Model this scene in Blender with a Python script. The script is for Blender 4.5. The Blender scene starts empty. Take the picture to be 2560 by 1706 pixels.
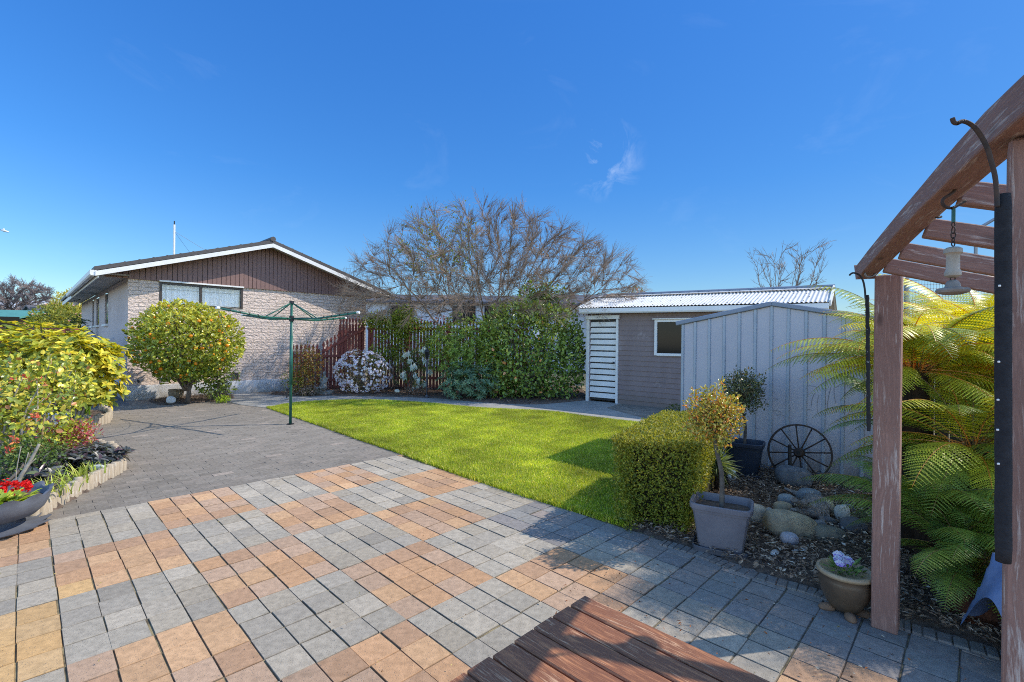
import bpy, bmesh, math, random
import numpy as np
from mathutils import Vector, Matrix, noise as mnoise

R = math.radians
random.seed(11)
rng = np.random.default_rng(11)
scene = bpy.context.scene
COL = scene.collection

# ------------------------------------------------------------------ camera
F, W, H, CAMH, ROLL = 1190.0, 2560, 1706, 1.5, R(0.65)
cr, sr = math.cos(ROLL), math.sin(ROLL)
RV = np.array([cr, 0, sr]); UV = np.array([-sr, 0, cr]); FV = np.array([0, 1.0, 0])
CP = np.array([0, 0, CAMH])

def ray(px, py):
    return FV + RV * ((px - W / 2) / F) + UV * (-(py - H / 2) / F)
def G(px, py, z=0.0):
    """point of the ground (height z) seen at this place of the photograph"""
    d = ray(px, py); t = (z - CAMH) / d[2]
    return CP + d * t
def P(px, py, Y):
    """point at distance Y in front of the camera"""
    d = ray(px, py); return CP + d * (Y / d[1])

cam = bpy.data.cameras.new('camera'); cam_o = bpy.data.objects.new('camera', cam); COL.objects.link(cam_o)
cam.sensor_width = 36; cam.lens = F / W * 36; cam.clip_end = 3000; cam.clip_start = 0.05
cam_o.matrix_world = Matrix(((RV[0], UV[0], 0, 0), (0, 0, -1, 0), (RV[2], UV[2], 0, CAMH), (0, 0, 0, 1)))
scene.camera = cam_o

# ------------------------------------------------------------------ frames
A = R(45.7)
E1 = np.array([math.cos(A), math.sin(A), 0]); E2 = np.array([-math.sin(A), math.cos(A), 0]); EZ = np.array([0, 0, 1.0])

# ------------------------------------------------------------------ materials
def nodes(name):
    m = bpy.data.materials.new(name); m.use_nodes = True
    nt = m.node_tree; b = nt.nodes['Principled BSDF']
    return m, nt, b
def N(nt, typ, **kw):
    n = nt.nodes.new(typ)
    for k, v in kw.items():
        if k in n.inputs: n.inputs[k].default_value = v
        else: setattr(n, k, v)
    return n
def c4(c): return (c[0], c[1], c[2], 1)
def ramp(nt, stops):
    r = N(nt, 'ShaderNodeValToRGB'); e = r.color_ramp.elements
    while len(e) < len(stops): e.new(0.5)
    for el, (p, c) in zip(e, stops): el.position = p; el.color = c4(c)
    return r
def mixc(nt, a, b, fac, blend='MIX'):
    m = N(nt, 'ShaderNodeMix', data_type='RGBA', blend_type=blend)
    L = nt.links
    for sock, v in ((m.inputs[6], a), (m.inputs[7], b), (m.inputs[0], fac)):
        if isinstance(v, (int, float)): sock.default_value = v
        elif isinstance(v, tuple): sock.default_value = c4(v)
        else: L.new(v, sock)
    return m.outputs[2]
def pm(name, c1, c2=None, scale=8, rough=.7, bump=.2, bscale=None, metal=0, stretch=(1, 1, 1), use_gc=False, attr=False,
       detail=6, spots=None, bdist=.01, spec=.4, dirt=None, lo=.35, hi=.65, splash=None):
    """two-colour noise material, optional attribute colour, stretched coordinates and bump"""
    m, nt, b = nodes(name); L = nt.links
    if use_gc: co = N(nt, 'ShaderNodeAttribute', attribute_name='gc').outputs['Vector']
    else: co = N(nt, 'ShaderNodeTexCoord').outputs['Object']
    mp = N(nt, 'ShaderNodeMapping'); mp.inputs['Scale'].default_value = stretch; L.new(co, mp.inputs[0])
    n1 = N(nt, 'ShaderNodeTexNoise', Scale=scale, Detail=detail, Roughness=.62); L.new(mp.outputs[0], n1.inputs['Vector'])
    c2 = c2 or tuple(x * .75 for x in c1)
    rp = ramp(nt, [(lo, c1), (hi, c2)]); L.new(n1.outputs['Fac'], rp.inputs[0])
    col = rp.outputs[0]
    if attr:
        at = N(nt, 'ShaderNodeAttribute', attribute_name='Col').outputs['Color']
        col = mixc(nt, at, col, 1.0, 'MULTIPLY')
    if dirt:
        n3 = N(nt, 'ShaderNodeTexNoise', Scale=dirt[1], Detail=5, Roughness=.7); L.new(co, n3.inputs['Vector'])
        r3 = ramp(nt, [(dirt[2], (0, 0, 0)), (dirt[3], (1, 1, 1))]); L.new(n3.outputs['Fac'], r3.inputs[0])
        col = mixc(nt, col, dirt[0], r3.outputs[0])
    if spots:
        v = N(nt, 'ShaderNodeTexVoronoi', Scale=spots[1]); L.new(mp.outputs[0], v.inputs['Vector'])
        r2 = ramp(nt, [(spots[2], (1, 1, 1)), (spots[2] + .06, (0, 0, 0))]); L.new(v.outputs['Distance'], r2.inputs[0])
        col = mixc(nt, col, spots[0], r2.outputs[0])
    if splash:                                       # rain-splashed dirt rising from the foot of a wall
        gz = N(nt, 'ShaderNodeNewGeometry'); sz_ = N(nt, 'ShaderNodeSeparateXYZ'); L.new(gz.outputs['Position'], sz_.inputs[0])
        ns = N(nt, 'ShaderNodeTexNoise', Scale=7, Detail=6); L.new(co, ns.inputs['Vector'])
        ad = N(nt, 'ShaderNodeMath', operation='MULTIPLY_ADD'); L.new(ns.outputs['Fac'], ad.inputs[0]); ad.inputs[1].default_value = -.5; L.new(sz_.outputs[2], ad.inputs[2])
        rs = ramp(nt, [(.0, (.75, .75, .75)), (splash[1], (0, 0, 0))]); mr = N(nt, 'ShaderNodeMath', operation='ADD'); L.new(ad.outputs[0], mr.inputs[0]); mr.inputs[1].default_value = .25; L.new(mr.outputs[0], rs.inputs[0])
        col = mixc(nt, col, splash[0], rs.outputs[0])
    L.new(col, b.inputs['Base Color'])
    b.inputs['Roughness'].default_value = rough; b.inputs['Metallic'].default_value = metal
    b.inputs['Specular IOR Level'].default_value = spec
    if bump:
        n2 = N(nt, 'ShaderNodeTexNoise', Scale=bscale or scale * 4, Detail=8, Roughness=.65); L.new(mp.outputs[0], n2.inputs['Vector'])
        bp = N(nt, 'ShaderNodeBump', Strength=bump, Distance=bdist); L.new(n2.outputs['Fac'], bp.inputs['Height'])
        L.new(bp.outputs[0], b.inputs['Normal'])
    return m
def timber(name, c1, c2, c3, rough=.75, bump=.5, pale=.62):
    """weathered sawn wood: long grain along gc.x, pale worn streaks, knots"""
    m, nt, b = nodes(name); L = nt.links
    gc = N(nt, 'ShaderNodeAttribute', attribute_name='gc').outputs['Vector']
    mp = N(nt, 'ShaderNodeMapping'); mp.inputs['Scale'].default_value = (1.2, 22, 22); L.new(gc, mp.inputs[0])
    n0 = N(nt, 'ShaderNodeTexNoise', Scale=1.3, Detail=2); L.new(gc, n0.inputs['Vector'])
    ad = N(nt, 'ShaderNodeVectorMath', operation='MULTIPLY_ADD'); L.new(n0.outputs['Color'], ad.inputs[0]); ad.inputs[1].default_value = (0, 2.5, 2.5); L.new(mp.outputs[0], ad.inputs[2])
    n1 = N(nt, 'ShaderNodeTexNoise', Scale=3.4, Detail=9, Roughness=.75); L.new(ad.outputs[0], n1.inputs['Vector'])
    n2 = N(nt, 'ShaderNodeTexNoise', Scale=2.0, Detail=5, Roughness=.6); L.new(gc, n2.inputs['Vector'])
    r1 = ramp(nt, [(.3, c1), (.52, c2), (.72, c1)]); L.new(n1.outputs['Fac'], r1.inputs[0])
    mm = N(nt, 'ShaderNodeMath', operation='MULTIPLY_ADD'); L.new(n2.outputs['Fac'], mm.inputs[0]); mm.inputs[1].default_value = .3; 
    m5 = N(nt, 'ShaderNodeMath', operation='MULTIPLY'); L.new(n1.outputs['Fac'], m5.inputs[0]); m5.inputs[1].default_value = .85; L.new(m5.outputs[0], mm.inputs[2])
    r2 = ramp(nt, [(pale, (0, 0, 0)), (pale + .12, (1, 1, 1))]); L.new(mm.outputs[0], r2.inputs[0])
    col = mixc(nt, r1.outputs[0], c3, r2.outputs[0])
    mk_ = N(nt, 'ShaderNodeMapping'); mk_.inputs['Scale'].default_value = (2.2, 7, 7); L.new(gc, mk_.inputs[0])
    vk = N(nt, 'ShaderNodeTexVoronoi', Scale=1.0); L.new(mk_.outputs[0], vk.inputs['Vector']); rk = ramp(nt, [(.05, (1, 1, 1)), (.13, (0, 0, 0))]); L.new(vk.outputs['Distance'], rk.inputs[0])
    col = mixc(nt, col, tuple(x * .4 for x in c2), rk.outputs[0])
    L.new(col, b.inputs['Base Color']); b.inputs['Roughness'].default_value = rough
    bp = N(nt, 'ShaderNodeBump', Strength=bump, Distance=.004); L.new(n1.outputs['Fac'], bp.inputs['Height']); L.new(bp.outputs[0], b.inputs['Normal'])
    return m
def leafmat(name, rough=.4, trans=.35, spec=.5, tint=(1.25, 1.15, .5), gain=1.6):
    m, nt, b = nodes(name); L = nt.links
    at = N(nt, 'ShaderNodeAttribute', attribute_name='Col').outputs['Color']
    if gain != 1: at = mixc(nt, at, (gain, gain, gain), 1.0, 'MULTIPLY')
    L.new(at, b.inputs['Base Color']); b.inputs['Roughness'].default_value = rough; b.inputs['Specular IOR Level'].default_value = spec
    if trans:
        t = N(nt, 'ShaderNodeBsdfTranslucent'); tc = mixc(nt, at, tint, 1.0, 'MULTIPLY'); L.new(tc, t.inputs['Color'])
        mx = N(nt, 'ShaderNodeMixShader'); mx.inputs[0].default_value = trans
        L.new(b.outputs[0], mx.inputs[1]); L.new(t.outputs[0], mx.inputs[2])
        L.new(mx.outputs[0], nt.nodes['Material Output'].inputs['Surface'])
    return m

M = {}
M['leaf'] = leafmat('leaf', .55, .38)
M['leaf_gloss'] = leafmat('leaf_gloss', .32, .25, .6)
M['petal'] = leafmat('petal', .6, .3, .2, (1, 1, 1), 1.0)
M['fern'] = leafmat('fern', .4, .33, .5, (1.7, 1.35, .25), 2.2)
M['bark'] = pm('bark', (.17, .14, .115), (.085, .07, .058), 14, .9, .5, attr=False)
M['bark_pale'] = pm('bark_pale', (.33, .3, .25), (.2, .18, .15), 16, .9, .4)
M['soil'] = pm('soil', (.15, .11, .085), (.07, .052, .042), 20, .95, .8, bscale=60)
M['white_paint'] = pm('white_paint', (.8, .79, .77), (.7, .69, .67), 3, .45, .03)
M['white_metal'] = pm('white_metal', (.74, .75, .77), (.66, .67, .69), 2, .4, .02)
M['dark_roof'] = pm('dark_roof', (.085, .074, .072), (.066, .058, .057), 6, .5, .05)
M['stucco'] = pm('stucco', (.62, .63, .66), (.55, .56, .6), 10, .9, .7, bscale=45, bdist=.02, splash=((.3, .27, .23), .3))
M['siding'] = pm('siding', (.23, .135, .12), (.2, .118, .105), 9, .6, .06)
M['dark_frame'] = pm('dark_frame', (.05, .035, .028), (.04, .03, .025), 9, .4, .03)
M['fence_red'] = pm('fence_red', (.24, .062, .046), (.14, .04, .034), 5, .75, .3, stretch=(1, 1, .25))
M['boards'] = pm('boards', (.24, .185, .18), (.185, .14, .14), 2.2, .75, .3, bscale=30, stretch=(1, 1, .35), dirt=((.42, .36, .36), 2.5, .58, .8), splash=((.16, .13, .11), .35))
M['shed_panel'] = pm('shed_panel', (.5, .475, .51), (.45, .43, .47), 1.6, .5, .05, bscale=5, dirt=((.2, .18, .17), 3.2, .66, .9), splash=((.2, .16, .13), .4))
M['shed_rib'] = pm('shed_rib', (.4, .43, .48), (.34, .37, .42), 3, .45, .04)
M['shed_trim'] = pm('shed_trim', (.24, .27, .34), (.2, .235, .3), 4, .45, .04)
M['concrete'] = pm('concrete', (.36, .35, .335), (.27, .265, .25), 3, .9, .5, bscale=90, dirt=((.2, .2, .19), 1.3, .5, .8))
M['green_metal'] = pm('green_metal', (.02, .13, .095), (.014, .09, .07), 12, .38, .05, spec=.5)
M['black_metal'] = pm('black_metal', (.025, .025, .028), (.015, .015, .017), 20, .5, .2)
M['rusty'] = pm('rusty', (.085, .05, .035), (.035, .028, .026), 25, .75, .4)
M['grey_metal'] = pm('grey_metal', (.3, .3, .3), (.22, .22, .22), 12, .4, .1, metal=.6)
M['foam'] = pm('foam', (.035, .035, .04), (.022, .022, .026), 60, .95, .7, bscale=220)
M['foam_worn'] = pm('foam_worn', (.03, .03, .032), (.02, .02, .022), 30, .95, .7, bscale=160, dirt=((.5, .5, .48), 45, .64, .7))
M['feeder_dish'] = pm('feeder_dish', (.3, .27, .24), (.18, .155, .135), 18, .6, .2)
M['cream_plastic'] = pm('cream_plastic', (.46, .4, .32), (.33, .29, .23), 18, .5, .15, dirt=((.2, .16, .12), 14, .55, .75))
M['pot_grey'] = pm('pot_grey', (.2, .185, .205), (.155, .145, .165), 6, .5, .06, dirt=((.34, .32, .34), 3, .55, .9))
M['pot_dark'] = pm('pot_dark', (.035, .05, .085), (.028, .04, .065), 6, .45, .05)
M['glaze'] = pm('glaze', (.12, .08, .05), (.075, .052, .035), 7, .3, .15, dirt=((.17, .125, .08), 5, .5, .8))
M['glaze_rim'] = pm('glaze_rim', (.4, .3, .19), (.3, .22, .13), 10, .35, .1)
M['terracotta'] = pm('terracotta', (.26, .15, .09), (.14, .09, .06), 12, .85, .3)
M['urn_mat'] = pm('urn_mat', (.34, .27, .19), (.22, .17, .12), 10, .85, .3)
M['statue'] = pm('statue', (.26, .255, .24), (.14, .138, .13), 16, .9, .5)
M['croc'] = pm('croc', (.46, .4, .37), (.2, .185, .18), 24, .85, 1.0, bscale=55, bdist=.015)
M['rubber'] = pm('rubber', (.13, .145, .18), (.085, .095, .12), 5, .55, .15, dirt=((.15, .17, .2), 3, .55, .85))
M['log'] = timber('log', (.5, .42, .31), (.34, .28, .21), (.56, .53, .46), .85, .5, .6)
M['pergola_wood'] = timber('pergola_wood', (.37, .21, .165), (.235, .125, .098), (.55, .46, .41), .8, 1.0, .615)
M['table_wood'] = timber('table_wood', (.58, .25, .11), (.19, .07, .035), (.66, .44, .28), .62, 1.0, .62)
M['deep'] = pm('deep', (.012, .012, .013), (.01, .01, .01), 5, .6, 0)
M['tub_blue'] = pm('tub_blue', (.2, .25, .33), (.16, .2, .28), 5, .45, .05)
M['tarp'] = pm('tarp', (.13, .2, .36), (.08, .13, .26), 5, .55, .3, bscale=14, bdist=.03)
M['orange'] = pm('orange', (.85, .32, .01), (.75, .24, .008), 20, .4, .15, bscale=200)
M['cane'] = pm('cane', (.5, .34, .16), (.36, .24, .11), 20, .6, .1)
M['fibre'] = pm('fibre', (.06, .035, .022), (.022, .014, .01), 18, .95, 1.0, bscale=70, bdist=.03, stretch=(1, 1, .3))
M['fibre_red'] = pm('fibre_red', (.2, .07, .035), (.05, .02, .014), 22, .95, 1.0, bscale=80, bdist=.03, stretch=(1, 1, .3))
M['spout'] = pm('spout', (.3, .36, .48), (.25, .3, .42), 8, .4, .05)

# glass: dark mirror-like pane
m, nt, b = nodes('glass'); b.inputs['Base Color'].default_value = (.012, .014, .016, 1); b.inputs['Roughness'].default_value = .08; b.inputs['Specular IOR Level'].default_value = .13; M['glass'] = m
m, nt, b = nodes('clear_pane'); b.inputs['Base Color'].default_value = (.9, .95, 1, 1); b.inputs['Roughness'].default_value = .02
tr = N(nt, 'ShaderNodeBsdfTransparent'); mx = N(nt, 'ShaderNodeMixShader'); fr = N(nt, 'ShaderNodeFresnel', IOR=1.5)
ma = N(nt, 'ShaderNodeMath', operation='MULTIPLY_ADD'); nt.links.new(fr.outputs[0], ma.inputs[0]); ma.inputs[1].default_value = .8; ma.inputs[2].default_value = .02
gl = N(nt, 'ShaderNodeBsdfGlossy', Roughness=.02); nt.links.new(ma.outputs[0], mx.inputs[0]); nt.links.new(tr.outputs[0], mx.inputs[1]); nt.links.new(gl.outputs[0], mx.inputs[2])
nt.links.new(mx.outputs[0], nt.nodes['Material Output'].inputs['Surface']); M['clear_pane'] = m
m, nt, b = nodes('curtain'); b.inputs['Base Color'].default_value = (.85, .88, .95, 1); b.inputs['Roughness'].default_value = .9; M['curtain'] = m

def brickmat(name, c1, c2, mortar, w=.39, h=.094, bump=1.0):
    """split-face block: courses from the gc attribute (x along the wall, y up)"""
    m, nt, b = nodes(name); L = nt.links
    gc = N(nt, 'ShaderNodeAttribute', attribute_name='gc').outputs['Vector']
    br = N(nt, 'ShaderNodeTexBrick', Scale=1.0); br.offset = .5
    br.inputs['Brick Width'].default_value = w; br.inputs['Row Height'].default_value = h; br.inputs['Mortar Size'].default_value = .006; br.inputs['Mortar Smooth'].default_value = .3
    br.inputs['Color1'].default_value = c4(c1); br.inputs['Color2'].default_value = c4(c2); br.inputs['Mortar'].default_value = c4(mortar); br.inputs['Bias'].default_value = 0
    L.new(gc, br.inputs['Vector'])
    mp = N(nt, 'ShaderNodeMapping'); mp.inputs['Scale'].default_value = (10, 17, 10); mp.inputs['Rotation'].default_value = (0, 0, .6); L.new(gc, mp.inputs[0])
    n1 = N(nt, 'ShaderNodeTexNoise', Scale=1.3, Detail=5, Roughness=.55); L.new(mp.outputs[0], n1.inputs['Vector'])
    n2 = N(nt, 'ShaderNodeTexNoise', Scale=.8, Detail=4); L.new(gc, n2.inputs['Vector'])
    r = ramp(nt, [(.35, (.93, .93, .93)), (.7, (1.04, 1.04, 1.04))]); L.new(n2.outputs['Fac'], r.inputs[0])
    col = mixc(nt, br.outputs['Color'], r.outputs[0], 1.0, 'MULTIPLY')
    L.new(col, b.inputs['Base Color']); b.inputs['Roughness'].default_value = .9; b.inputs['Specular IOR Level'].default_value = .2
    mu = N(nt, 'ShaderNodeMath', operation='SUBTRACT'); mu.inputs[0].default_value = 1; L.new(br.outputs['Fac'], mu.inputs[1])
    m2 = N(nt, 'ShaderNodeMath', operation='MULTIPLY_ADD'); L.new(n1.outputs['Fac'], m2.inputs[0]); m2.inputs[1].default_value = 1.6
    L.new(mu.outputs[0], m2.inputs[2])
    bp = N(nt, 'ShaderNodeBump', Strength=bump, Distance=.045); L.new(m2.outputs[0], bp.inputs['Height']); L.new(bp.outputs[0], b.inputs['Normal'])
    return m
M['block'] = brickmat('block', (.72, .585, .51), (.67, .545, .475), (.47, .39, .34), bump=.75)
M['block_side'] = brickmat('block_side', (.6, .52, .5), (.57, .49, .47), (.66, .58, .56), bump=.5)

M['fern_gap_dark'] = pm('fern_gap_dark', (.06, .05, .042), (.035, .03, .027), 5, .9, .4, stretch=(4, 4, .4))  # near-black boards, so gaps between fern fronds read as shade
# pavers: colour attribute x grain, dark stains
M['paver'] = pm('paver', (1, 1, 1), (.72, .72, .72), 26, .92, .55, bscale=160, attr=True, bdist=.006, dirt=((.13, .1, .08), 1.7, .6, 1.0), spec=.25, spots=((.13, .12, .11), 95, .13))
M['lawn_base'] = pm('lawn_base', (.2, .25, .03), (.12, .15, .025), 8, .95, .6)

# ------------------------------------------------------------------ mesh building
def root_of(o):
    while o.parent: o = o.parent
    return o
def mk(name, V, Fs, mat, parent=None, col=None, gc=None, smooth=False, local=False):
    V = np.asarray(V, dtype=np.float64).reshape(-1, 3)
    if parent is not None and not local: V = V - np.array(root_of(parent).location)
    me = bpy.data.meshes.new(name)
    Fs = [np.asarray(f, dtype=np.int32) for f in Fs if len(f)]
    me.vertices.add(len(V)); me.vertices.foreach_set('co', V.astype(np.float32).ravel())
    nl = sum(f.size for f in Fs); npoly = sum(len(f) for f in Fs)
    me.loops.add(nl); me.loops.foreach_set('vertex_index', np.concatenate([f.ravel() for f in Fs]))
    ls, st = [], 0
    for f in Fs:
        k = f.shape[1]; ls.append(st + np.arange(len(f)) * k); st += f.size
    me.polygons.add(npoly); me.polygons.foreach_set('loop_start', np.concatenate(ls).astype(np.int32))
    me.polygons.foreach_set('use_smooth', np.full(npoly, bool(smooth)))
    me.update(calc_edges=True); me.validate()
    if col is not None:
        a = me.color_attributes.new('Col', 'FLOAT_COLOR', 'POINT')
        c = np.ones((len(V), 4), dtype=np.float32); c[:, :3] = col; a.data.foreach_set('color', c.ravel())
    if gc is not None:
        a = me.attributes.new('gc', 'FLOAT_VECTOR', 'POINT'); a.data.foreach_set('vector', np.asarray(gc, dtype=np.float32).ravel())
    me.materials.append(mat)
    o = bpy.data.objects.new(name, me); COL.objects.link(o)
    if parent is not None: o.parent = parent
    return o

BOXF = [(0, 1, 3, 2), (4, 6, 7, 5), (0, 4, 5, 1), (2, 3, 7, 6), (0, 2, 6, 4), (1, 5, 7, 3)]
class MB:
    def __init__(s): s.v, s.f, s.gc, s.c, s.n = [], {}, [], [], 0
    def add(s, v, fs, gc=None, col=None):
        v = np.asarray(v, dtype=float).reshape(-1, 3)
        for f in fs: s.f.setdefault(len(f), []).append([i + s.n for i in f])
        s.v.append(v); s.n += len(v)
        s.gc.append(np.asarray(gc, dtype=float) if gc is not None else v.copy())
        s.c.append(np.tile(np.asarray(col if col is not None else (1, 1, 1), dtype=float), (len(v), 1)))
        return s
    def box(s, c, size, ax=(E1, E2, EZ), bev=0.0, col=None):
        """box centred at c, size along the three axes, chamfered edges; gc = coordinates along the axes"""
        ax = [np.asarray(a, dtype=float) for a in ax]; h = np.array(size, dtype=float) / 2; c = np.asarray(c, dtype=float)
        long_ax = int(np.argmax(size)); order = [long_ax] + [i for i in range(3) if i != long_ax]
        off = np.array([random.uniform(0, 50), random.uniform(0, 50), random.uniform(0, 50)])
        L, fs = [], []
        if bev <= 0:
            for sx in (-1, 1):
                for sy in (-1, 1):
                    for sz in (-1, 1): L.append((sx * h[0], sy * h[1], sz * h[2]))
            fs = BOXF
        else:
            idx = {}
            for sx in (-1, 1):
                for sy in (-1, 1):
                    for sz in (-1, 1):
                        sg = (sx, sy, sz)
                        for a in range(3):
                            p = [sg[k] * (h[k] - (0 if k == a else bev)) for k in range(3)]
                            idx[(sg, a)] = len(L); L.append(p)
            for a in range(3):
                b, d = [k for k in range(3) if k != a]
                for s1 in (-1, 1):
                    q = []
                    for sb, sd in ((-1, -1), (1, -1), (1, 1), (-1, 1)):
                        sg = [0, 0, 0]; sg[a] = s1; sg[b] = sb; sg[d] = sd; q.append(idx[(tuple(sg), a)])
                    fs.append(q)
                    # edges along axis a between faces b and d
                for sb in (-1, 1):
                    for sd in (-1, 1):
                        s0 = [0, 0, 0]; s0[b] = sb; s0[d] = sd; t0 = list(s0); t1 = list(s0); t0[a] = -1; t1[a] = 1
                        fs.append([idx[(tuple(t0), b)], idx[(tuple(t1), b)], idx[(tuple(t1), d)], idx[(tuple(t0), d)]])
            for sx in (-1, 1):
                for sy in (-1, 1):
                    for sz in (-1, 1): fs.append([idx[((sx, sy, sz), k)] for k in range(3)])
        L = np.array(L); V = c + L[:, :1] * ax[0] + L[:, 1:2] * ax[1] + L[:, 2:] * ax[2]
        fl = []
        for f in fs:
            p = V[list(f)]; n = np.cross(p[1] - p[0], p[2] - p[0])
            fl.append(list(f) if np.dot(n, p.mean(0) - c) >= 0 else list(f)[::-1])
        return s.add(V, fl, L[:, order] + off, col)
    def bar(s, a, b, w, h, up=EZ, bev=0.0, col=None):
        a = np.asarray(a, float); b = np.asarray(b, float); d = b - a; l = np.linalg.norm(d); d /= l
        side = np.cross(up, d); side /= np.linalg.norm(side); u = np.cross(d, side)
        return s.box((a + b) / 2, (l, w, h), (d, side, u), bev, col)
    def tube(s, pts, r, n=8, cap=True, col=None):
        pts = np.asarray(pts, float); m = len(pts); r = np.full(m, r) if np.isscalar(r) else np.asarray(r)
        t = np.gradient(pts, axis=0); t /= np.linalg.norm(t, axis=1)[:, None] + 1e-12
        ref = np.array([0, 0, 1.0]) if abs(t[0][2]) < .9 else np.array([1.0, 0, 0])
        V, gc = [], []; ln = 0
        for i in range(m):
            u = np.cross(t[i], ref); nu = np.linalg.norm(u)
            if nu < 1e-6: u = np.array([1.0, 0, 0]); nu = 1
            u /= nu; w = np.cross(t[i], u); ref = np.cross(u, t[i]) if False else ref
            if i: ln += np.linalg.norm(pts[i] - pts[i - 1])
            for k in range(n):
                an = 2 * math.pi * k / n
                V.append(pts[i] + r[i] * (math.cos(an) * u + math.sin(an) * w)); gc.append((ln, r[i] * math.cos(an), r[i] * math.sin(an)))
        fs = [[i * n + k, i * n + (k + 1) % n, (i + 1) * n + (k + 1) % n, (i + 1) * n + k] for i in range(m - 1) for k in range(n)]
        if cap: fs += [list(range(n))[::-1], [(m - 1) * n + k for k in range(n)]]
        return s.add(V, fs, gc, col)
    def lathe(s, prof, c=(0, 0, 0), n=32, ax=1.0, ay=1.0, power=2.0, rot=0.0, wave=None, col=None):
        """surface of revolution, or a rounded rectangle when power > 2; wave(angle, i) gives (dr, dz)"""
        V = []
        for i, (r, z) in enumerate(prof):
            for k in range(n):
                an = 2 * math.pi * k / n; ca, sa = math.cos(an), math.sin(an)
                q = (abs(ca) ** power + abs(sa) ** power) ** (-1 / power)
                dr, dz = wave(an, i) if wave else (0, 0)
                x, y = (r + dr) * q * ca * ax, (r + dr) * q * sa * ay
                V.append((c[0] + x * math.cos(rot) - y * math.sin(rot), c[1] + x * math.sin(rot) + y * math.cos(rot), c[2] + z + dz))
        m = len(prof)
        fs = [[i * n + k, i * n + (k + 1) % n, (i + 1) * n + (k + 1) % n, (i + 1) * n + k] for i in range(m - 1) for k in range(n)]
        if prof[0][0] > 1e-4: fs.append(list(range(n))[::-1])
        if prof[-1][0] > 1e-4: fs.append([(m - 1) * n + k for k in range(n)])
        return s.add(V, fs, None, col)
    def poly(s, pts, z=None, thick=0.0, gc=None):
        pts = np.asarray(pts, float); n = len(pts)
        if thick:
            lo = pts.copy(); lo[:, 2] -= thick
            return s.add(np.vstack([pts, lo]), [list(range(n)), list(range(2 * n - 1, n - 1, -1))] + [[i, n + i, n + (i + 1) % n, (i + 1) % n] for i in range(n)])
        return s.add(pts, [list(range(n))], gc)
    def build(s, name, mat, parent=None, smooth=False, local=False, use_col=False, use_gc=True):
        return mk(name, np.vstack(s.v), [np.array(f) for f in s.f.values()], mat, parent, np.vstack(s.c) if use_col else None, np.vstack(s.gc) if use_gc else None, smooth, local)

def autosmooth(o, ang=35):
    o.data.polygons.foreach_set('use_smooth', np.ones(len(o.data.polygons), dtype=bool))
    o.data.set_sharp_from_angle(angle=R(ang)); return o

# ------------------------------------------------------------------ object tags
def tag(o, label=None, cat=None, group=None, kind=None):
    if label: o['label'] = label
    if cat: o['category'] = cat
    if group: o['group'] = group
    if kind: o['kind'] = kind
    return o
def thing(name, label, cat, loc, group=None):
    o = bpy.data.objects.new(name, None); COL.objects.link(o); o.location = [float(x) for x in loc]; o.empty_display_size = .1
    return tag(o, label, cat, group)
def struct(o): return tag(o, kind='structure')
def kid(o, parent, loc=None, rot=None, scale=None):
    c = o.copy(); COL.objects.link(c); c.parent = parent
    if loc is not None: c.location = loc
    if rot is not None: c.rotation_euler = rot
    if scale is not None: c.scale = scale
    return c

# ------------------------------------------------------------------ polygons and scatter
def inside(pts, poly):
    x, y = pts[:, 0], pts[:, 1]; r = np.zeros(len(pts), bool); n = len(poly); j = n - 1
    for i in range(n):
        xi, yi, xj, yj = poly[i][0], poly[i][1], poly[j][0], poly[j][1]
        c = ((yi > y) != (yj > y)) & (x < (xj - xi) * (y - yi) / (yj - yi + 1e-12) + xi); r ^= c; j = i
    return r
def sample(poly, n):
    poly = np.asarray(poly); lo, hi = poly[:, :2].min(0), poly[:, :2].max(0); out = []
    k = 0
    while k < n:
        p = lo + rng.random((n * 2, 2)) * (hi - lo); p = p[inside(p, poly)]; out.append(p); k += len(p)
        if not len(p): break
    return np.vstack(out)[:n]
def area(poly):
    p = np.asarray(poly); x, y = p[:, 0], p[:, 1]; return abs(np.dot(x, np.roll(y, 1)) - np.dot(y, np.roll(x, 1))) / 2
def curve(pts, k=6, closed=False):
    pts = [np.asarray(p, float) for p in pts]; n = len(pts); out = []
    rg = range(n) if closed else range(n - 1)
    for i in rg:
        p0 = pts[(i - 1) % n] if (closed or i > 0) else pts[i]; p1 = pts[i]; p2 = pts[(i + 1) % n]; p3 = pts[(i + 2) % n] if (closed or i + 2 < n) else p2
        for t in np.linspace(0, 1, k, endpoint=False):
            out.append(.5 * (2 * p1 + (p2 - p0) * t + (2 * p0 - 5 * p1 + 4 * p2 - p3) * t * t + (3 * p1 - p0 - 3 * p2 + p3) * t ** 3))
    if not closed: out.append(pts[-1])
    return np.array(out)
class Lump:
    """smooth random function of direction or position"""
    def __init__(s, seed, k=9, f=4.0):
        g = np.random.default_rng(seed); s.w = g.normal(0, f, (k, 3)); s.p = g.random(k) * 6.28; s.a = g.random(k) + .4; s.a /= s.a.sum()
    def __call__(s, d): return (np.cos(d @ s.w.T + s.p) * s.a).sum(1)

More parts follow.
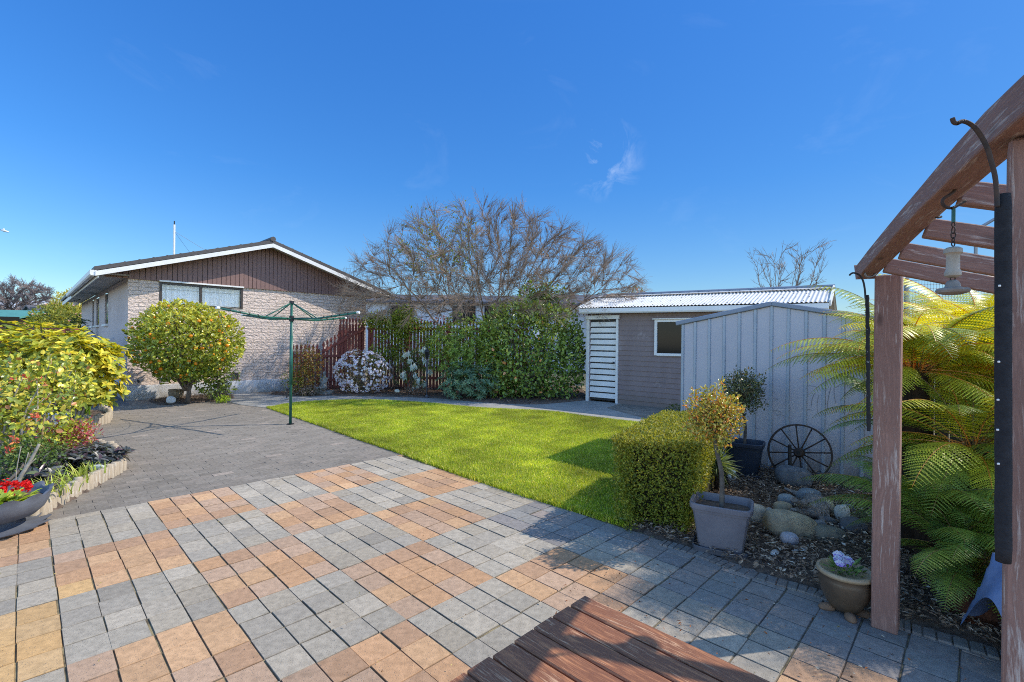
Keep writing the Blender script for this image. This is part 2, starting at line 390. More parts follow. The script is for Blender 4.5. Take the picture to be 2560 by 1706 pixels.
def soil_bed(name, poly, z=.02, amp=.03, res=.07, mat=None, label=None):
    poly = np.asarray(poly); lo, hi = poly[:, :2].min(0) - res, poly[:, :2].max(0) + res
    nx, ny = int((hi[0] - lo[0]) / res) + 2, int((hi[1] - lo[1]) / res) + 2
    X, Y = np.meshgrid(lo[0] + np.arange(nx) * res, lo[1] + np.arange(ny) * res)
    pts = np.stack([X.ravel(), Y.ravel()], 1); ins = inside(pts, poly)
    Z = z + amp * Lump(len(name) + nx, 12, 5)(np.c_[pts, np.zeros(len(pts))]) + rng.normal(0, amp * .12, len(pts))
    Z = np.where(ins, Z, -.03)
    idx = np.arange(nx * ny).reshape(ny, nx); q = np.stack([idx[:-1, :-1], idx[:-1, 1:], idx[1:, 1:], idx[1:, :-1]], -1).reshape(-1, 4)
    q = q[ins[q].sum(1) >= 1]
    o = mk(name, np.c_[pts, Z], [q], mat or M['soil'], smooth=True)
    return struct(o)

LT = np.array([(0, 0, 0), (.32, .5, .07), (.72, .40, .03), (1, 0, -.09), (.72, -.40, .03), (.32, -.5, .07), (.34, 0, 0), (.72, 0, -.02)])
LF3 = np.array([(0, 6, 1), (7, 3, 2), (0, 5, 6), (7, 4, 3)]); LF4 = np.array([(6, 7, 2, 1), (5, 4, 7, 6)])
LT0 = np.array([(0, 0, 0), (.45, .5, .06), (1, 0, -.05), (.45, -.5, .06)]); LF0 = np.array([(0, 2, 1), (0, 3, 2)])
def unit(v): return v / (np.linalg.norm(v, axis=1)[:, None] + 1e-9)
def leaf_mesh(pos, axis, nrm, ln, wd, col, fine=True, curl=1.0):
    """many folded leaves as arrays: (verts, [tri, quad], colours)"""
    n = len(pos); a = unit(axis); s = unit(np.cross(nrm, a)); u = np.cross(a, s)
    T = (LT if fine else LT0) * np.array([1, 1, curl]); k = len(T)
    V = pos[:, None, :] + ln[:, None, None] * (T[None, :, 0:1] * a[:, None, :] + T[None, :, 2:3] * u[:, None, :]) + (wd[:, None, None] * T[None, :, 1:2]) * s[:, None, :]
    C = np.repeat(col[:, None, :], k, 1)
    base = (np.arange(n) * k)[:, None, None]
    if fine: Fs = [(LF3[None] + base).reshape(-1, 3), (LF4[None] + base).reshape(-1, 4)]
    else: Fs = [(LF0[None] + base).reshape(-1, 3)]
    return V.reshape(-1, 3), Fs, C.reshape(-1, 3)
def pick(cols, n, jit=.18):
    c = np.array([x[:3] for x in cols]); w = np.array([x[3] if len(x) > 3 else 1 for x in cols], float); w /= w.sum()
    out = c[rng.choice(len(c), n, p=w)]; return out * (1 + rng.normal(0, jit, (n, 1))).clip(.5, 1.6)
def crown(n, c, rad, seed, lump=.16, shell=.5, power=2.0, zmin=None, f=4.0, gaps=0.0, gap_f=9.0):
    """points through a crown with an uneven outline, and their outward directions"""
    L = Lump(seed, 9, f); Gp = Lump(seed + 77, 14, gap_f); ps, ds = [], []; k = 0
    while k < n:
        d = unit(rng.normal(0, 1, (n * 2, 3)))
        q = (np.abs(d) ** power).sum(1) ** (-1 / power)
        r = (1 - shell * rng.random(len(d)) ** 1.6) * (1 + lump * 2 * L(d))
        p = d * (q * r)[:, None]
        if gaps: ok = Gp(p) > -.42 + gaps * .5; p, d = p[ok], d[ok]
        w = np.asarray(c) + p * np.asarray(rad)
        if zmin is not None: ok = w[:, 2] > zmin; w, d = w[ok], d[ok]
        ps.append(w); ds.append(unit(d / np.asarray(rad))); k += len(w)
    return np.vstack(ps)[:n], np.vstack(ds)[:n]
def foliage(parent, n, c, rad, cols, ln, wd, seed, mat='leaf', fine=False, up=.5, rnd=.8, name='foliage', jit=.18, hcol=None, whorl=0, **kw):
    p, d = crown(n, c, rad, seed, **kw)
    if whorl:
        p = np.repeat(p[: n // whorl], whorl, 0); d = np.repeat(d[: n // whorl], whorl, 0)
    n = len(p)
    if whorl:
        g = unit(d + np.array([0, 0, up])); t = unit(np.cross(g, np.array([.3, .5, .8]))); b = np.cross(g, t)
        an = np.tile(np.arange(whorl) * 6.283 / whorl, n // whorl) + np.repeat(rng.random(n // whorl) * 6.28, whorl)
        ax = t * np.cos(an)[:, None] + b * np.sin(an)[:, None] + g * .35 + rng.normal(0, .15, (n, 3)); nr = g + rng.normal(0, .25, (n, 3))
    else:
        ax = d * .6 + np.array([0, 0, up * .3]) + rng.normal(0, rnd, (n, 3)); nr = d + np.array([0, 0, up]) + rng.normal(0, rnd * .8, (n, 3))
    col = pick(cols, n, jit)
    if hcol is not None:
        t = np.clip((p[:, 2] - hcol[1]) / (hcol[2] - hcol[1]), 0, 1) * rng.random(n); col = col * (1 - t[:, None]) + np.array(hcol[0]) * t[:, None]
    L = ln * rng.uniform(.45, 1.28, n); Wd = wd * rng.uniform(.7, 1.15, n)
    V, Fs, C = leaf_mesh(p, ax, nr, L, Wd, col, fine)
    return mk(name, V, Fs, M[mat], parent, col=C)
def stems(parent, base, c, rad, n, r0, seed, mat='bark', name='stem', spread=.12, top=.7):
    g = np.random.default_rng(seed); mb = MB()
    for i in range(n):
        d = unit(g.normal(0, 1, (1, 3)))[0]; d[2] = abs(d[2]); e = np.asarray(c) + d * np.asarray(rad) * top
        b = np.asarray(base, float) + np.array([g.normal(0, spread), g.normal(0, spread), 0]); mid = (b * .5 + e * .5) + g.normal(0, .06, 3); mid[2] += .05
        mb.tube(curve([b, mid, e], 4), np.linspace(r0, r0 * .3, 9), 6)
    return mb.build(name, M[mat], parent, smooth=True)
# ------------------------------------------------------------------ light
SUN = np.array([1.92, .36, 1.90]); SUN /= np.linalg.norm(SUN)
w = bpy.data.worlds.new('World'); scene.world = w; w.use_nodes = True; nt = w.node_tree
bg = nt.nodes['Background']; sk = N(nt, 'ShaderNodeTexSky', sky_type='NISHITA'); sk.sun_disc = False
sk.sun_elevation = math.asin(SUN[2]); sk.sun_rotation = math.atan2(SUN[0], SUN[1]); sk.air_density = 1.0; sk.dust_density = .35; sk.ozone_density = 2.0; sk.altitude = 200
hs = N(nt, 'ShaderNodeHueSaturation'); hs.inputs['Saturation'].default_value = 1.18; hs.inputs['Hue'].default_value = .5
nt.links.new(sk.outputs[0], hs.inputs['Color'])
# thin wisps of cloud, fixed to sky directions
tc = N(nt, 'ShaderNodeTexCoord'); mp = N(nt, 'ShaderNodeMapping'); mp.inputs['Scale'].default_value = (1.0, 1.0, 2.6); nt.links.new(tc.outputs['Generated'], mp.inputs[0])
n1 = N(nt, 'ShaderNodeTexNoise', Scale=3.4, Detail=9, Roughness=.62, Distortion=.9); nt.links.new(mp.outputs[0], n1.inputs['Vector'])
r1 = ramp(nt, [(.58, (0, 0, 0)), (.9, (.07, .07, .07))]); nt.links.new(n1.outputs['Fac'], r1.inputs[0])
WISPD = unit(np.array([ray(1508, 395)]))[0]
dt = N(nt, 'ShaderNodeVectorMath', operation='DISTANCE'); nt.links.new(tc.outputs['Generated'], dt.inputs[0]); dt.inputs[1].default_value = tuple(WISPD)
n2 = N(nt, 'ShaderNodeTexNoise', Scale=11, Detail=10, Roughness=.66, Distortion=1.2); nt.links.new(tc.outputs['Generated'], n2.inputs['Vector'])
r2 = ramp(nt, [(.0, (.8, .8, .8)), (.085, (0, 0, 0))]); nt.links.new(dt.outputs['Value'], r2.inputs[0])
r3 = ramp(nt, [(.5, (0, 0, 0)), (.8, (.7, .7, .7))]); nt.links.new(n2.outputs['Fac'], r3.inputs[0])
wm = mixc(nt, r2.outputs[0], r3.outputs[0], 1.0, 'MULTIPLY')
wa = mixc(nt, wm, r1.outputs[0], 1.0, 'ADD')
sx = N(nt, 'ShaderNodeSeparateXYZ'); nt.links.new(tc.outputs['Generated'], sx.inputs[0])
gr = ramp(nt, [(0, (.85, .98, 1.1)), (.1, (.7, .94, 1.13)), (.3, (.5, .96, 1.36)), (.58, (.5, 1.06, 1.6)), (.75, (2.7, 2.3, 1.7)), (1, (3.2, 2.6, 1.8))]); nt.links.new(sx.outputs[2], gr.inputs[0])
mrx = N(nt, 'ShaderNodeMapRange'); nt.links.new(sx.outputs[0], mrx.inputs[0])
for k_, v_ in ((1, -.8), (2, .8), (3, 1.12), (4, .6)): mrx.inputs[k_].default_value = v_
mry = N(nt, 'ShaderNodeMapRange'); mry.interpolation_type = 'SMOOTHSTEP'; nt.links.new(sx.outputs[1], mry.inputs[0])
for k_, v_ in ((1, .2), (2, -.35), (3, 0.0), (4, 1.0)): mry.inputs[k_].default_value = v_
g2 = mixc(nt, hs.outputs[0], gr.outputs[0], 1.0, 'MULTIPLY')
cx = N(nt, 'ShaderNodeCombineColor'); [nt.links.new(mrx.outputs[0], cx.inputs[k_]) for k_ in range(3)]
g2 = mixc(nt, g2, cx.outputs[0], 1.0, 'MULTIPLY')
g3 = mixc(nt, hs.outputs[0], (2.7, 2.6, 2.6), 1.0, 'MULTIPLY')            # sky behind the photographer brightened as added fill light
graded = mixc(nt, g2, g3, mry.outputs[0])
sc_ = mixc(nt, graded, (7.5, 8.2, 9.0), wa)
nt.links.new(sc_, bg.inputs['Color']); bg.inputs['Strength'].default_value = .15
sl = bpy.data.lights.new('sun', 'SUN'); sl.energy = 5.0; sl.angle = R(.53); sl.color = (1, .91, .76)
so = bpy.data.objects.new('sun', sl); COL.objects.link(so); so.rotation_euler = Vector(SUN).to_track_quat('Z', 'Y').to_euler(); so.location = (6, 2, 12)
scene.view_settings.view_transform = 'Standard'; scene.view_settings.look = 'None'; scene.view_settings.exposure = 0; scene.view_settings.gamma = 1
scene.render.engine = 'CYCLES'; scene.cycles.use_denoising = False; scene.cycles.filter_width = 1.0; scene.cycles.max_bounces = 8; scene.cycles.transparent_max_bounces = 12
scene.cycles.diffuse_bounces = 5; scene.cycles.glossy_bounces = 2; scene.cycles.transmission_bounces = 3; scene.cycles.sample_clamp_indirect = 6

# ------------------------------------------------------------------ ground outlines
PV = G(119, 1302)                                    # corner of the coloured paving
def UVp(u, v, z=0.0): return PV + E1 * u + E2 * v + EZ * z
def uv(p): d = np.asarray(p) - PV; return d[..., :2] @ E1[:2], d[..., :2] @ E2[:2]
C0 = G(317, 1001.6)                                   # corner of the brick house
gp = lambda L: [G(*p) for p in L]
lawn_up = curve(gp([(669, 1020), (760, 1006), (916, 1001), (1060, 1008), (1197, 1020.5), (1366, 1029), (1466, 1042), (1618, 1060), (1700, 1071)]), 6)
lawn_lo = curve(gp([(669, 1020), (726, 1039.6), (761, 1051), (891, 1097), (990, 1130), (1147, 1187), (1296, 1236), (1418, 1273), (1562, 1317)]), 6)
LAWN = np.vstack([lawn_up, [G(1640, 1200)], lawn_lo[::-1][:-1]])
path_out = curve(gp([(640, 984), (720, 990), (830, 990), (944, 992), (1097, 997), (1208, 1007), (1337, 1012), (1469, 1001)]), 6)
GD = G(1469, 1002); gd = np.array([.806, -.592, 0]); gd /= np.linalg.norm(gd); gn = np.array([-gd[1], gd[0], 0])   # garage wall direction and the way behind it
PATH = np.vstack([path_out, [GD + gd * .9 + gn * .02], [GD + gd * .95 - gn * .95 ], lawn_up[::-1], [G(600, 1012)], [G(555, 1000)], [G(600, 980)]])
APRON = np.array([GD + gd * .9 + gn * .02, GD + gd * 3.6 + gn * .02, GD + gd * 3.6 - gn * 3.0, G(1640, 1200), G(1660, 1064), GD + gd * .95 - gn * .95])
bed_edge = gp([(1566, 1318), (1660, 1352), (1764, 1384), (1876, 1428), (2046, 1477), (2180, 1532), (2278, 1562), (2520, 1634)])
BEDR = np.vstack([[G(1640, 1200)], curve(bed_edge, 5), [np.array([4.2, .6, 0])], [np.array([7.5, 2.5, 0])], [np.array([6.5, 6.5, 0])], [np.array([2.3, 6.8, 0])]])
BEDL = np.array([UVp(-.05, .16), G(302, 1178), G(284, 1128), G(213, 1070) + [-.2, -.9, 0], np.array([-8.6, 5.5, 0]), np.array([-7.0, 2.6, 0])])
BEDL2 = np.array([G(213, 1070), G(264, 1058), G(272, 1040), np.array([-9.4, 9.7, 0]), np.array([-13, 9.5, 0]), np.array([-13, 6.0, 0]), np.array([-8.6, 5.5, 0]), G(213, 1070) + [-.2, -.9, 0]])
BEDH = np.array([G(372, 1003), G(400, 1013), G(490, 1008), G(567, 1000), G(585, 996), G(552, 981), C0 + E1 * .75 - E2 * .02])
BEDF = np.vstack([path_out[3:], [GD - gd * .02 + gn * .3], [np.array([2.2, 15.5, 0])], [np.array([-5.6, 15.5, 0])]])

me_g = MB().poly([(-900, -60, -.05), (900, -60, -.05), (900, 1500, -.05), (-900, 1500, -.05)])
M['ground'] = pm('ground', (.09, .085, .06), (.06, .07, .03), .6, .95, .2)
struct(me_g.build('ground', M['ground']))
M['joint'] = pm('joint', (.06, .048, .035), (.34, .28, .16), 9, .95, .6, bscale=120)
struct(MB().poly([UVp(-8, 14, -.007), UVp(-8, -9, -.007), UVp(14, -9, -.007), UVp(14, 14, -.007)]).build('paving_base', M['joint']))

M['bed_sand'] = pm('bed_sand', (.19, .165, .14), (.15, .13, .11), 20, .95, .2)
struct(MB().poly([UVp(-8, 14, -.0045), UVp(-8, .0, -.0045), UVp(5, .0, -.0045), UVp(5, 14, -.0045)]).build('driveway_base', M['bed_sand']))
# ------------------------------------------------------------------ pavers
def paver_field(name, rects, cols, gap, z=0.0, ch=(.002, .0055), edge=.42):
    """rects: (u0, u1, v0, v1) each a chamfered slab with its own tone and slight tilt"""
    r = np.array(rects); n = len(r); g = np.asarray(gap)
    u0, u1, v0, v1 = r[:, 0] + g[0] / 2, r[:, 1] - g[0] / 2, r[:, 2] + g[1] / 2, r[:, 3] - g[1] / 2
    jt = rng.normal(0, .0022 if gap[0] > .004 else .0008, (n, 4)); zz = z + rng.normal(0, .0008, n)
    ring = lambda e, h, dz: np.stack([np.stack([u0 + e + jt[:, 0], v0 + h + jt[:, 2], zz + dz], 1), np.stack([u1 - e + jt[:, 1], v0 + h + jt[:, 2], zz + dz], 1),
                                   np.stack([u1 - e + jt[:, 1], v1 - h + jt[:, 3], zz + dz], 1), np.stack([u0 + e + jt[:, 0], v1 - h + jt[:, 3], zz + dz], 1)], 1)
    tilt = rng.normal(0, .0012, (n, 4))
    top = ring(ch[0], ch[1], 0); top[:, :, 2] += tilt
    Q = np.concatenate([top, ring(0, 0, -max(ch)), ring(0, 0, -.03)], 1)
    V = PV + Q[:, :, 0:1] * E1 + Q[:, :, 1:2] * E2 + Q[:, :, 2:] * EZ
    b = np.arange(n)[:, None, None] * 12
    f = [(0, 1, 2, 3)] + [(i, i + 4, (i + 1) % 4 + 4, (i + 1) % 4) for i in range(4)] + [(i + 4, i + 8, (i + 1) % 4 + 8, (i + 1) % 4 + 4) for i in range(4)]
    Fs = (np.array(f)[None] + b).reshape(-1, 4)
    return struct(mk(name, V.reshape(-1, 3), [Fs], M['paver'], col=(np.repeat(cols, 12, 0).reshape(-1, 12, 3) * np.array([1] * 4 + [edge] * 4 + [edge * .7] * 4)[None, :, None]).reshape(-1, 3)))

pu, pv_ = .1625, .194
rects, cols = [], []
ORG = [(.54, .32, .18), (.58, .36, .205), (.47, .29, .18), (.5, .34, .235), (.62, .4, .15)]
GRY = [(.41, .365, .3), (.45, .395, .32), (.37, .33, .275), (.41, .355, .28)]
PNK = [(.3, .27, .25), (.33, .28, .25), (.27, .25, .24), (.29, .28, .265)]
Lc = Lump(5, 10, 1.1); Ly = Lump(8, 10, 1.3)
def mask(cs, *polys):
    cs = np.asarray(cs)[:, :2]; r = np.zeros(len(cs), bool)
    for p in polys: r |= inside(cs, p)
    return r
_c = [(i, j) for i in range(-18, 40) for j in range(-1, 46)]
_m = mask([UVp(i * pu + pu / 2, -.10 - j * pv_ - pv_ / 2) for i, j in _c], LAWN, BEDR, BEDL); BAD = {k: v for k, v in zip(_c, _m)}
_c = [(r, i) for r in range(104) for i in range(-52, 34)]
_m = mask([UVp(i * .2 + (r % 2) * .1 + .1, r * .101 + .05) for r, i in _c], LAWN, PATH, BEDL, BEDL2, BEDH, BEDF); BAD2 = {k: v for k, v in zip(_c, _m)}
for i in range(-18, 40):
    jj = 0
    for j in range(-1, 46):
        v1 = -.10 - j * pv_; v0 = v1 - pv_; u0 = i * pu; u1 = u0 + pu
        if j == -1: v1 = 0.0; v0 = -.10
        cen = UVp((u0 + u1) / 2, (v0 + v1) / 2)
        if BAD[(i, j)]: continue
        if u0 > 4.2 and v0 > -3.0: continue
        bi, bj = i // 4, max(j, 0) // 4
        px = 1280 + F * cen[0] / max(cen[1], .3)
        if u0 > 2.55 and v0 < -2.6:
            c = PNK[rng.integers(4)] if (u0 > 2.9 or v0 < -4.2) else (GRY if (bi + bj) % 2 == 0 else PNK)[rng.integers(4)]
        elif (bi + bj) % 2 == 0: c = GRY[rng.integers(4)]
        else:
            c = np.array(ORG[rng.integers(4)]); y = Ly(cen[None] )[0]
            if y > .24: c = c * .5 + np.array(ORG[4]) * .55
        c = np.array(c) * (1 + .16 * Lc(cen[None])[0] + rng.normal(0, .05))
        rects.append((u0, u1, v0, v1)); cols.append(c)
paver_field('patio', rects, np.array(cols), (.005, .003))
rects, cols = [], []
DRK = [(.25, .222, .19), (.265, .236, .203), (.235, .208, .178), (.275, .24, .205)]
k = 0
for r in range(0, 104):
    v0 = r * .101; off = (r % 2) * .1
    for i in range(-52, 34):
        u0 = i * .2 + off; cen = UVp(u0 + .1, v0 + .05); p2 = cen[None, :2]
        if BAD2[(r, i)]: continue
        uh, vh = u0 - 1.55, v0 - 8.9
        if cen[0] > .5 or (vh > -.05 and uh > -.1): continue
        if u0 > 4.9: continue
        c = np.array(DRK[rng.integers(4)]) * (1 + .2 * Lc(cen[None] * .7)[0] + rng.normal(0, .04))
        if rng.random() < .012: c = np.array((.38, .32, .27))
        rects.append((u0, u0 + .2, v0, v0 + .101)); cols.append(c)
paver_field('brick_paving', rects, np.array(cols), (.0016, .0014), z=-.001, ch=(.001, .001), edge=.9)

# border course of pavers along the bed edge
tc_ = curve(bed_edge[1:], 7); mb = MB(); acc = 0
for a, b_ in zip(tc_[:-1], tc_[1:]):
    d = b_ - a; l = np.linalg.norm(d)
    if l < .02: continue
    nrm = np.array([-d[1], d[0], 0]) / l
    mid = (a + b_) / 2 - nrm * .0 
    c = np.array(PNK[rng.integers(4)]) * (1 + rng.normal(0, .07)) * .8
    mb.box(mid - nrm * .05 * 1 + EZ * -.004, (l - .006, .1, .03), (d / l, nrm, EZ), .004, col=c)
struct(mb.build('edging_course', M['paver'], use_col=True, use_gc=False))

def sheet(name, poly, z, mat, thick=.03):
    p = np.asarray(poly, float).copy(); p[:, 2] = z
    bm = bmesh.new(); vs = [bm.verts.new(q) for q in p]; f = bm.faces.new(vs)
    if f.normal.z < 0: f.normal_flip()
    ex = bmesh.ops.extrude_face_region(bm, geom=[f]); 
    for v in ex['geom']:
        if isinstance(v, bmesh.types.BMVert): v.co.z -= thick
    bmesh.ops.recalc_face_normals(bm, faces=bm.faces[:]); bmesh.ops.triangulate(bm, faces=bm.faces[:])
    me = bpy.data.meshes.new(name); bm.to_mesh(me); bm.free(); me.materials.append(mat)
    o = bpy.data.objects.new(name, me); COL.objects.link(o); return struct(o)
sheet('garden_path', PATH, .004, M['concrete'])
sheet('lawn', LAWN, .012, M['lawn_base'])
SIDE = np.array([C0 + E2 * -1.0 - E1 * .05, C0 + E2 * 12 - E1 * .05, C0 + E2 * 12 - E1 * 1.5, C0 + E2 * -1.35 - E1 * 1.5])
M['shade_path'] = pm('shade_path', (.14, .14, .145), (.11, .11, .115), 3, .9, .3, bscale=80)  # concrete tone darkened to carry the blue shadow beside the house
sheet('side_path', SIDE, .003, M['shade_path'])
# darker pavers of the apron in front of the door
rects, cols = [], []
for r in range(0, 60):
    for i in range(-30, 30):
        a0, b0 = i * .2 + (r % 2) * .1, r * .1
        cen = GD + gd * (a0 + .1) - gn * (b0 + .05)
        rects.append((a0, b0)); cols.append(np.array(DRK[rng.integers(4)]) * (1 + rng.normal(0, .1)))
_cs = [GD + gd * (a0 + .1) - gn * (b0 + .05) for a0, b0 in rects]; _ok = mask(_cs, APRON) & ~mask(_cs, LAWN, BEDR)
rects = [r for r, k in zip(rects, _ok) if k]; cols = [r for r, k in zip(cols, _ok) if k]
mb = MB()
for (a0, b0), c in zip(rects, cols): mb.box(GD + gd * (a0 + .1) - gn * (b0 + .05) + EZ * -.014, (.195, .096, .03), (gd, gn, EZ), .003, col=c)
struct(mb.build('apron_paving', M['paver'], use_col=True, use_gc=False))

soil_bed('shed_bed', BEDR, .015, .03)
soil_bed('rose_bed', BEDL, .07, .03)
soil_bed('shrub_bed', BEDL2, .09, .04)
soil_bed('wall_bed', BEDH, .03, .02)
soil_bed('fence_bed', BEDF, .04, .04)

# mulch chips, fallen leaves, shell grit
def chips(name, poly, n, z, size, cols, flat=.5, label=None):
    p = sample(poly, n); n = len(p)
    pos = np.c_[p, np.full(n, z) + rng.random(n) * .03]
    ax = np.c_[rng.normal(0, 1, (n, 2)), rng.normal(0, flat * .5, n)]; nr = np.c_[rng.normal(0, flat, (n, 2)), np.ones(n)]
    V, Fs, C = leaf_mesh(pos, ax, nr, size * rng.uniform(.4, 1.3, n), size * rng.uniform(.12, .5, n), pick(cols, n, .25), False)
    return tag(mk(name, V, Fs, M['petal'], col=C), kind='stuff')
near = [p for p in BEDR]
NEARB = np.vstack([[G(1640, 1200)], curve(bed_edge, 5), [np.array([3.4, 1.3, 0])], [np.array([4.6, 3.2, 0])], [np.array([3.9, 5.2, 0])], [np.array([2.3, 6.3, 0])]])
chips('mulch', NEARB, 26000, .03, .045, [(.3, .22, .16, 4), (.42, .3, .22, 3), (.55, .42, .31, 2), (.12, .09, .075, 3.5), (.7, .6, .48, .7), (.75, .7, .64, .2)])
chips('mulch', BEDF, 6000, .05, .07, [(.2, .1, .06, 4), (.32, .17, .09, 2), (.08, .055, .04, 3), (.45, .34, .22, .5)])
chips('mulch', BEDH, 1500, .04, .05, [(.12, .08, .05, 4), (.3, .22, .12, 1), (.05, .035, .025, 3)])
chips('mulch', BEDL, 4000, .08, .05, [(.1, .075, .05, 4), (.2, .15, .1, 1), (.05, .035, .025, 3)])
chips('mulch', BEDL2, 2500, .1, .06, [(.1, .06, .05, 4), (.25, .18, .12, 1), (.05, .035, .025, 3)])
PAT = np.array([UVp(-1.5, 0), UVp(-1.5, -4), UVp(3.0, -6.2), UVp(3.3, -3.5), UVp(3.2, 0)])
chips('fallen_leaves', PAT, 420, .001, .016, [(.4, .32, .12, 3), (.2, .1, .04, 2), (.5, .45, .35, 1)])
LIT = np.array([UVp(1.7, -3.6), UVp(1.7, -5.6), UVp(3.2, -5.6), UVp(3.2, -3.6)])
chips('fallen_leaves', LIT, 260, .001, .022, [(.35, .13, .05, 3), (.2, .08, .03, 2), (.5, .45, .35, 1)])

# ------------------------------------------------------------------ grass of the lawn
def grass(name, poly, dens, hgt, wid, cols, z):
    n = int(area(poly) * dens); p = sample(poly, n); n = len(p); pos = np.c_[p, np.full(n, z)]
    yaw = rng.random(n) * 6.283; lean = rng.normal(0, .42, (n, 2)); h = hgt * rng.uniform(.5, 1.25, n)
    side = np.c_[np.cos(yaw), np.sin(yaw), np.zeros(n)] * (wid * rng.uniform(.6, 1.2, n))[:, None] / 2
    tip = pos + np.c_[lean * h[:, None] * 1.1, h]; mid = pos + np.c_[lean * h[:, None] * .35, h * .6]
    V = np.stack([pos - side, pos + side, mid + side * .75, tip, mid - side * .75], 1)
    pt = Lump(3, 14, 2.6)(pos)[:, None]; pt2 = Lump(4, 22, 11)(pos)[:, None]
    c = pick(cols, n, .2) * (1 + .6 * pt + .6 * pt2); c += np.clip(pt2 - .1, 0, 1) * np.array([.13, .09, .0]) 
    b = np.arange(n)[:, None] * 5
    return tag(mk(name, V.reshape(-1, 3), [np.array([[0, 1, 2, 4]]) + b, np.array([[4, 2, 3]]) + b], M['leaf'], col=np.repeat(c.clip(.01, 1), 5, 0)), kind='stuff')
GC = [(.25, .315, .016, 4), (.31, .36, .02, 3), (.16, .22, .012, 3), (.43, .4, .07, 1.8), (.5, .44, .15, .9)]
grass('grass', LAWN, 12000, .028, .005, GC, .01)
EDGE = np.vstack([lawn_lo + np.array([-.02, -.02, 0]), (lawn_lo + np.array([.03, .05, 0]))[::-1]])
grass('grass', EDGE, 16000, .05, .006, GC, .0)
# ------------------------------------------------------------------ brick house with the gable
def at_px(C, e, px):
    r = (px - 1280) / F; return (r * C[1] - C[0]) / (e[0] - r * e[1])
def hz(p, py):
    """height of a thing at ground place p that shows at row py"""
    px = 1280 + F * (p[0] / p[1]); lo, hi = -2.0, 30.0
    d = ray(px, py); return CAMH + d[2] * p[1]
HW = at_px(C0, E1, 914); HD = 13.0
house = thing('brick_house', 'cream block house with brown board gable and dark roof behind the orange tree', 'house', C0 + E1 * 3 + E2 * 5)
WT, PT = 2.90, .34                                   # top of the blockwork, top of the plinth
wa, wb = at_px(C0, E1, 397), at_px(C0, E1, 606)      # front window
wz0, wz1 = 2.27, WT - .05
def hp(u, v, z): return C0 + E1 * u + E2 * v + EZ * z
def wall_quads(mb, quads, gcf):
    for q in quads: q = np.array(q); mb.add(q, [[0, 1, 2, 3]], gcf(q))
mb = MB()
def fr(u0, u1, z0, z1, v=0.0): return [hp(u0, v, z0), hp(u1, v, z0), hp(u1, v, z1), hp(u0, v, z1)]
gcf = lambda q: np.stack([(q - C0) @ E1, q[:, 2] - PT, 0 * q[:, 2]], 1)
wall_quads(mb, [fr(0, wa, PT, WT), fr(wb, HW, PT, WT), fr(wa, wb, PT, wz0), fr(wa, wb, wz1, WT)], gcf)
for (a, b_, c, d) in ((wa, wa, wz0, wz1), (wb, wb, wz0, wz1)): mb.add([hp(a, 0, c), hp(a, .1, c), hp(a, .1, d), hp(a, 0, d)], [[0, 1, 2, 3]])
mb.add([hp(HW, 0, PT), hp(HW, HD, PT), hp(HW, HD, WT), hp(HW, 0, WT)], [[0, 1, 2, 3]], [(0, 0, 0), (HD, 0, 0), (HD, 2.5, 0), (0, 2.5, 0)])
mb.build('front_wall', M['block'], house)
# side wall with two pairs of tall windows
wins = [(at_px(C0, E2, 269.5), at_px(C0, E2, 261)), (at_px(C0, E2, 247), at_px(C0, E2, 240)), (at_px(C0, E2, 234), at_px(C0, E2, 230))]
mb = MB(); gcs = lambda q: np.stack([(q - C0) @ E2, q[:, 2] - PT, 0 * q[:, 2]], 1)
def sd(v0, v1, z0, z1, u=0.0): return [hp(u, v0, z0), hp(u, v1, z0), hp(u, v1, z1), hp(u, v0, z1)]
cur = 0.0; sz0 = 1.86; sz1 = WT - .12
for v0, v1 in wins:
    wall_quads(mb, [sd(cur, v0, PT, WT), sd(v0, v1, PT, sz0), sd(v0, v1, sz1, WT)], gcs)
    for v in (v0, v1): wall_quads(mb, [[hp(0, v, sz0), hp(.1, v, sz0), hp(.1, v, sz1), hp(0, v, sz1)]], gcs)
    cur = v1
wall_quads(mb, [sd(cur, HD, PT, WT)], gcs)
mb.build('side_wall', M['block_side'], house)
for v0, v1 in wins:
    wn = MB().box(hp(.055, (v0 + v1) / 2, (sz0 + sz1) / 2), (.05, v1 - v0 - .004, sz1 - sz0), bev=.004).build('window', M['dark_frame'], house)
    MB().box(hp(.026, (v0 + v1) / 2, (sz0 + sz1) / 2), (.006, v1 - v0 - .1, sz1 - sz0 - .1)).build('pane', M['glass'], wn)
    MB().box(hp(-.02, (v0 + v1) / 2, sz0 - .03), (.1, v1 - v0 + .1, .06), bev=.006).build('sill', M['white_paint'], wn)
mb = MB()
mb.box(hp(HW / 2, -.0, PT / 2 - .02), (HW + .04, .1, PT + .04), bev=.008).box(hp(0, HD / 2 + .05, PT / 2 - .02), (.1, HD - .1, PT + .04), bev=.008)
mb.build('plinth', M['stucco'], house)
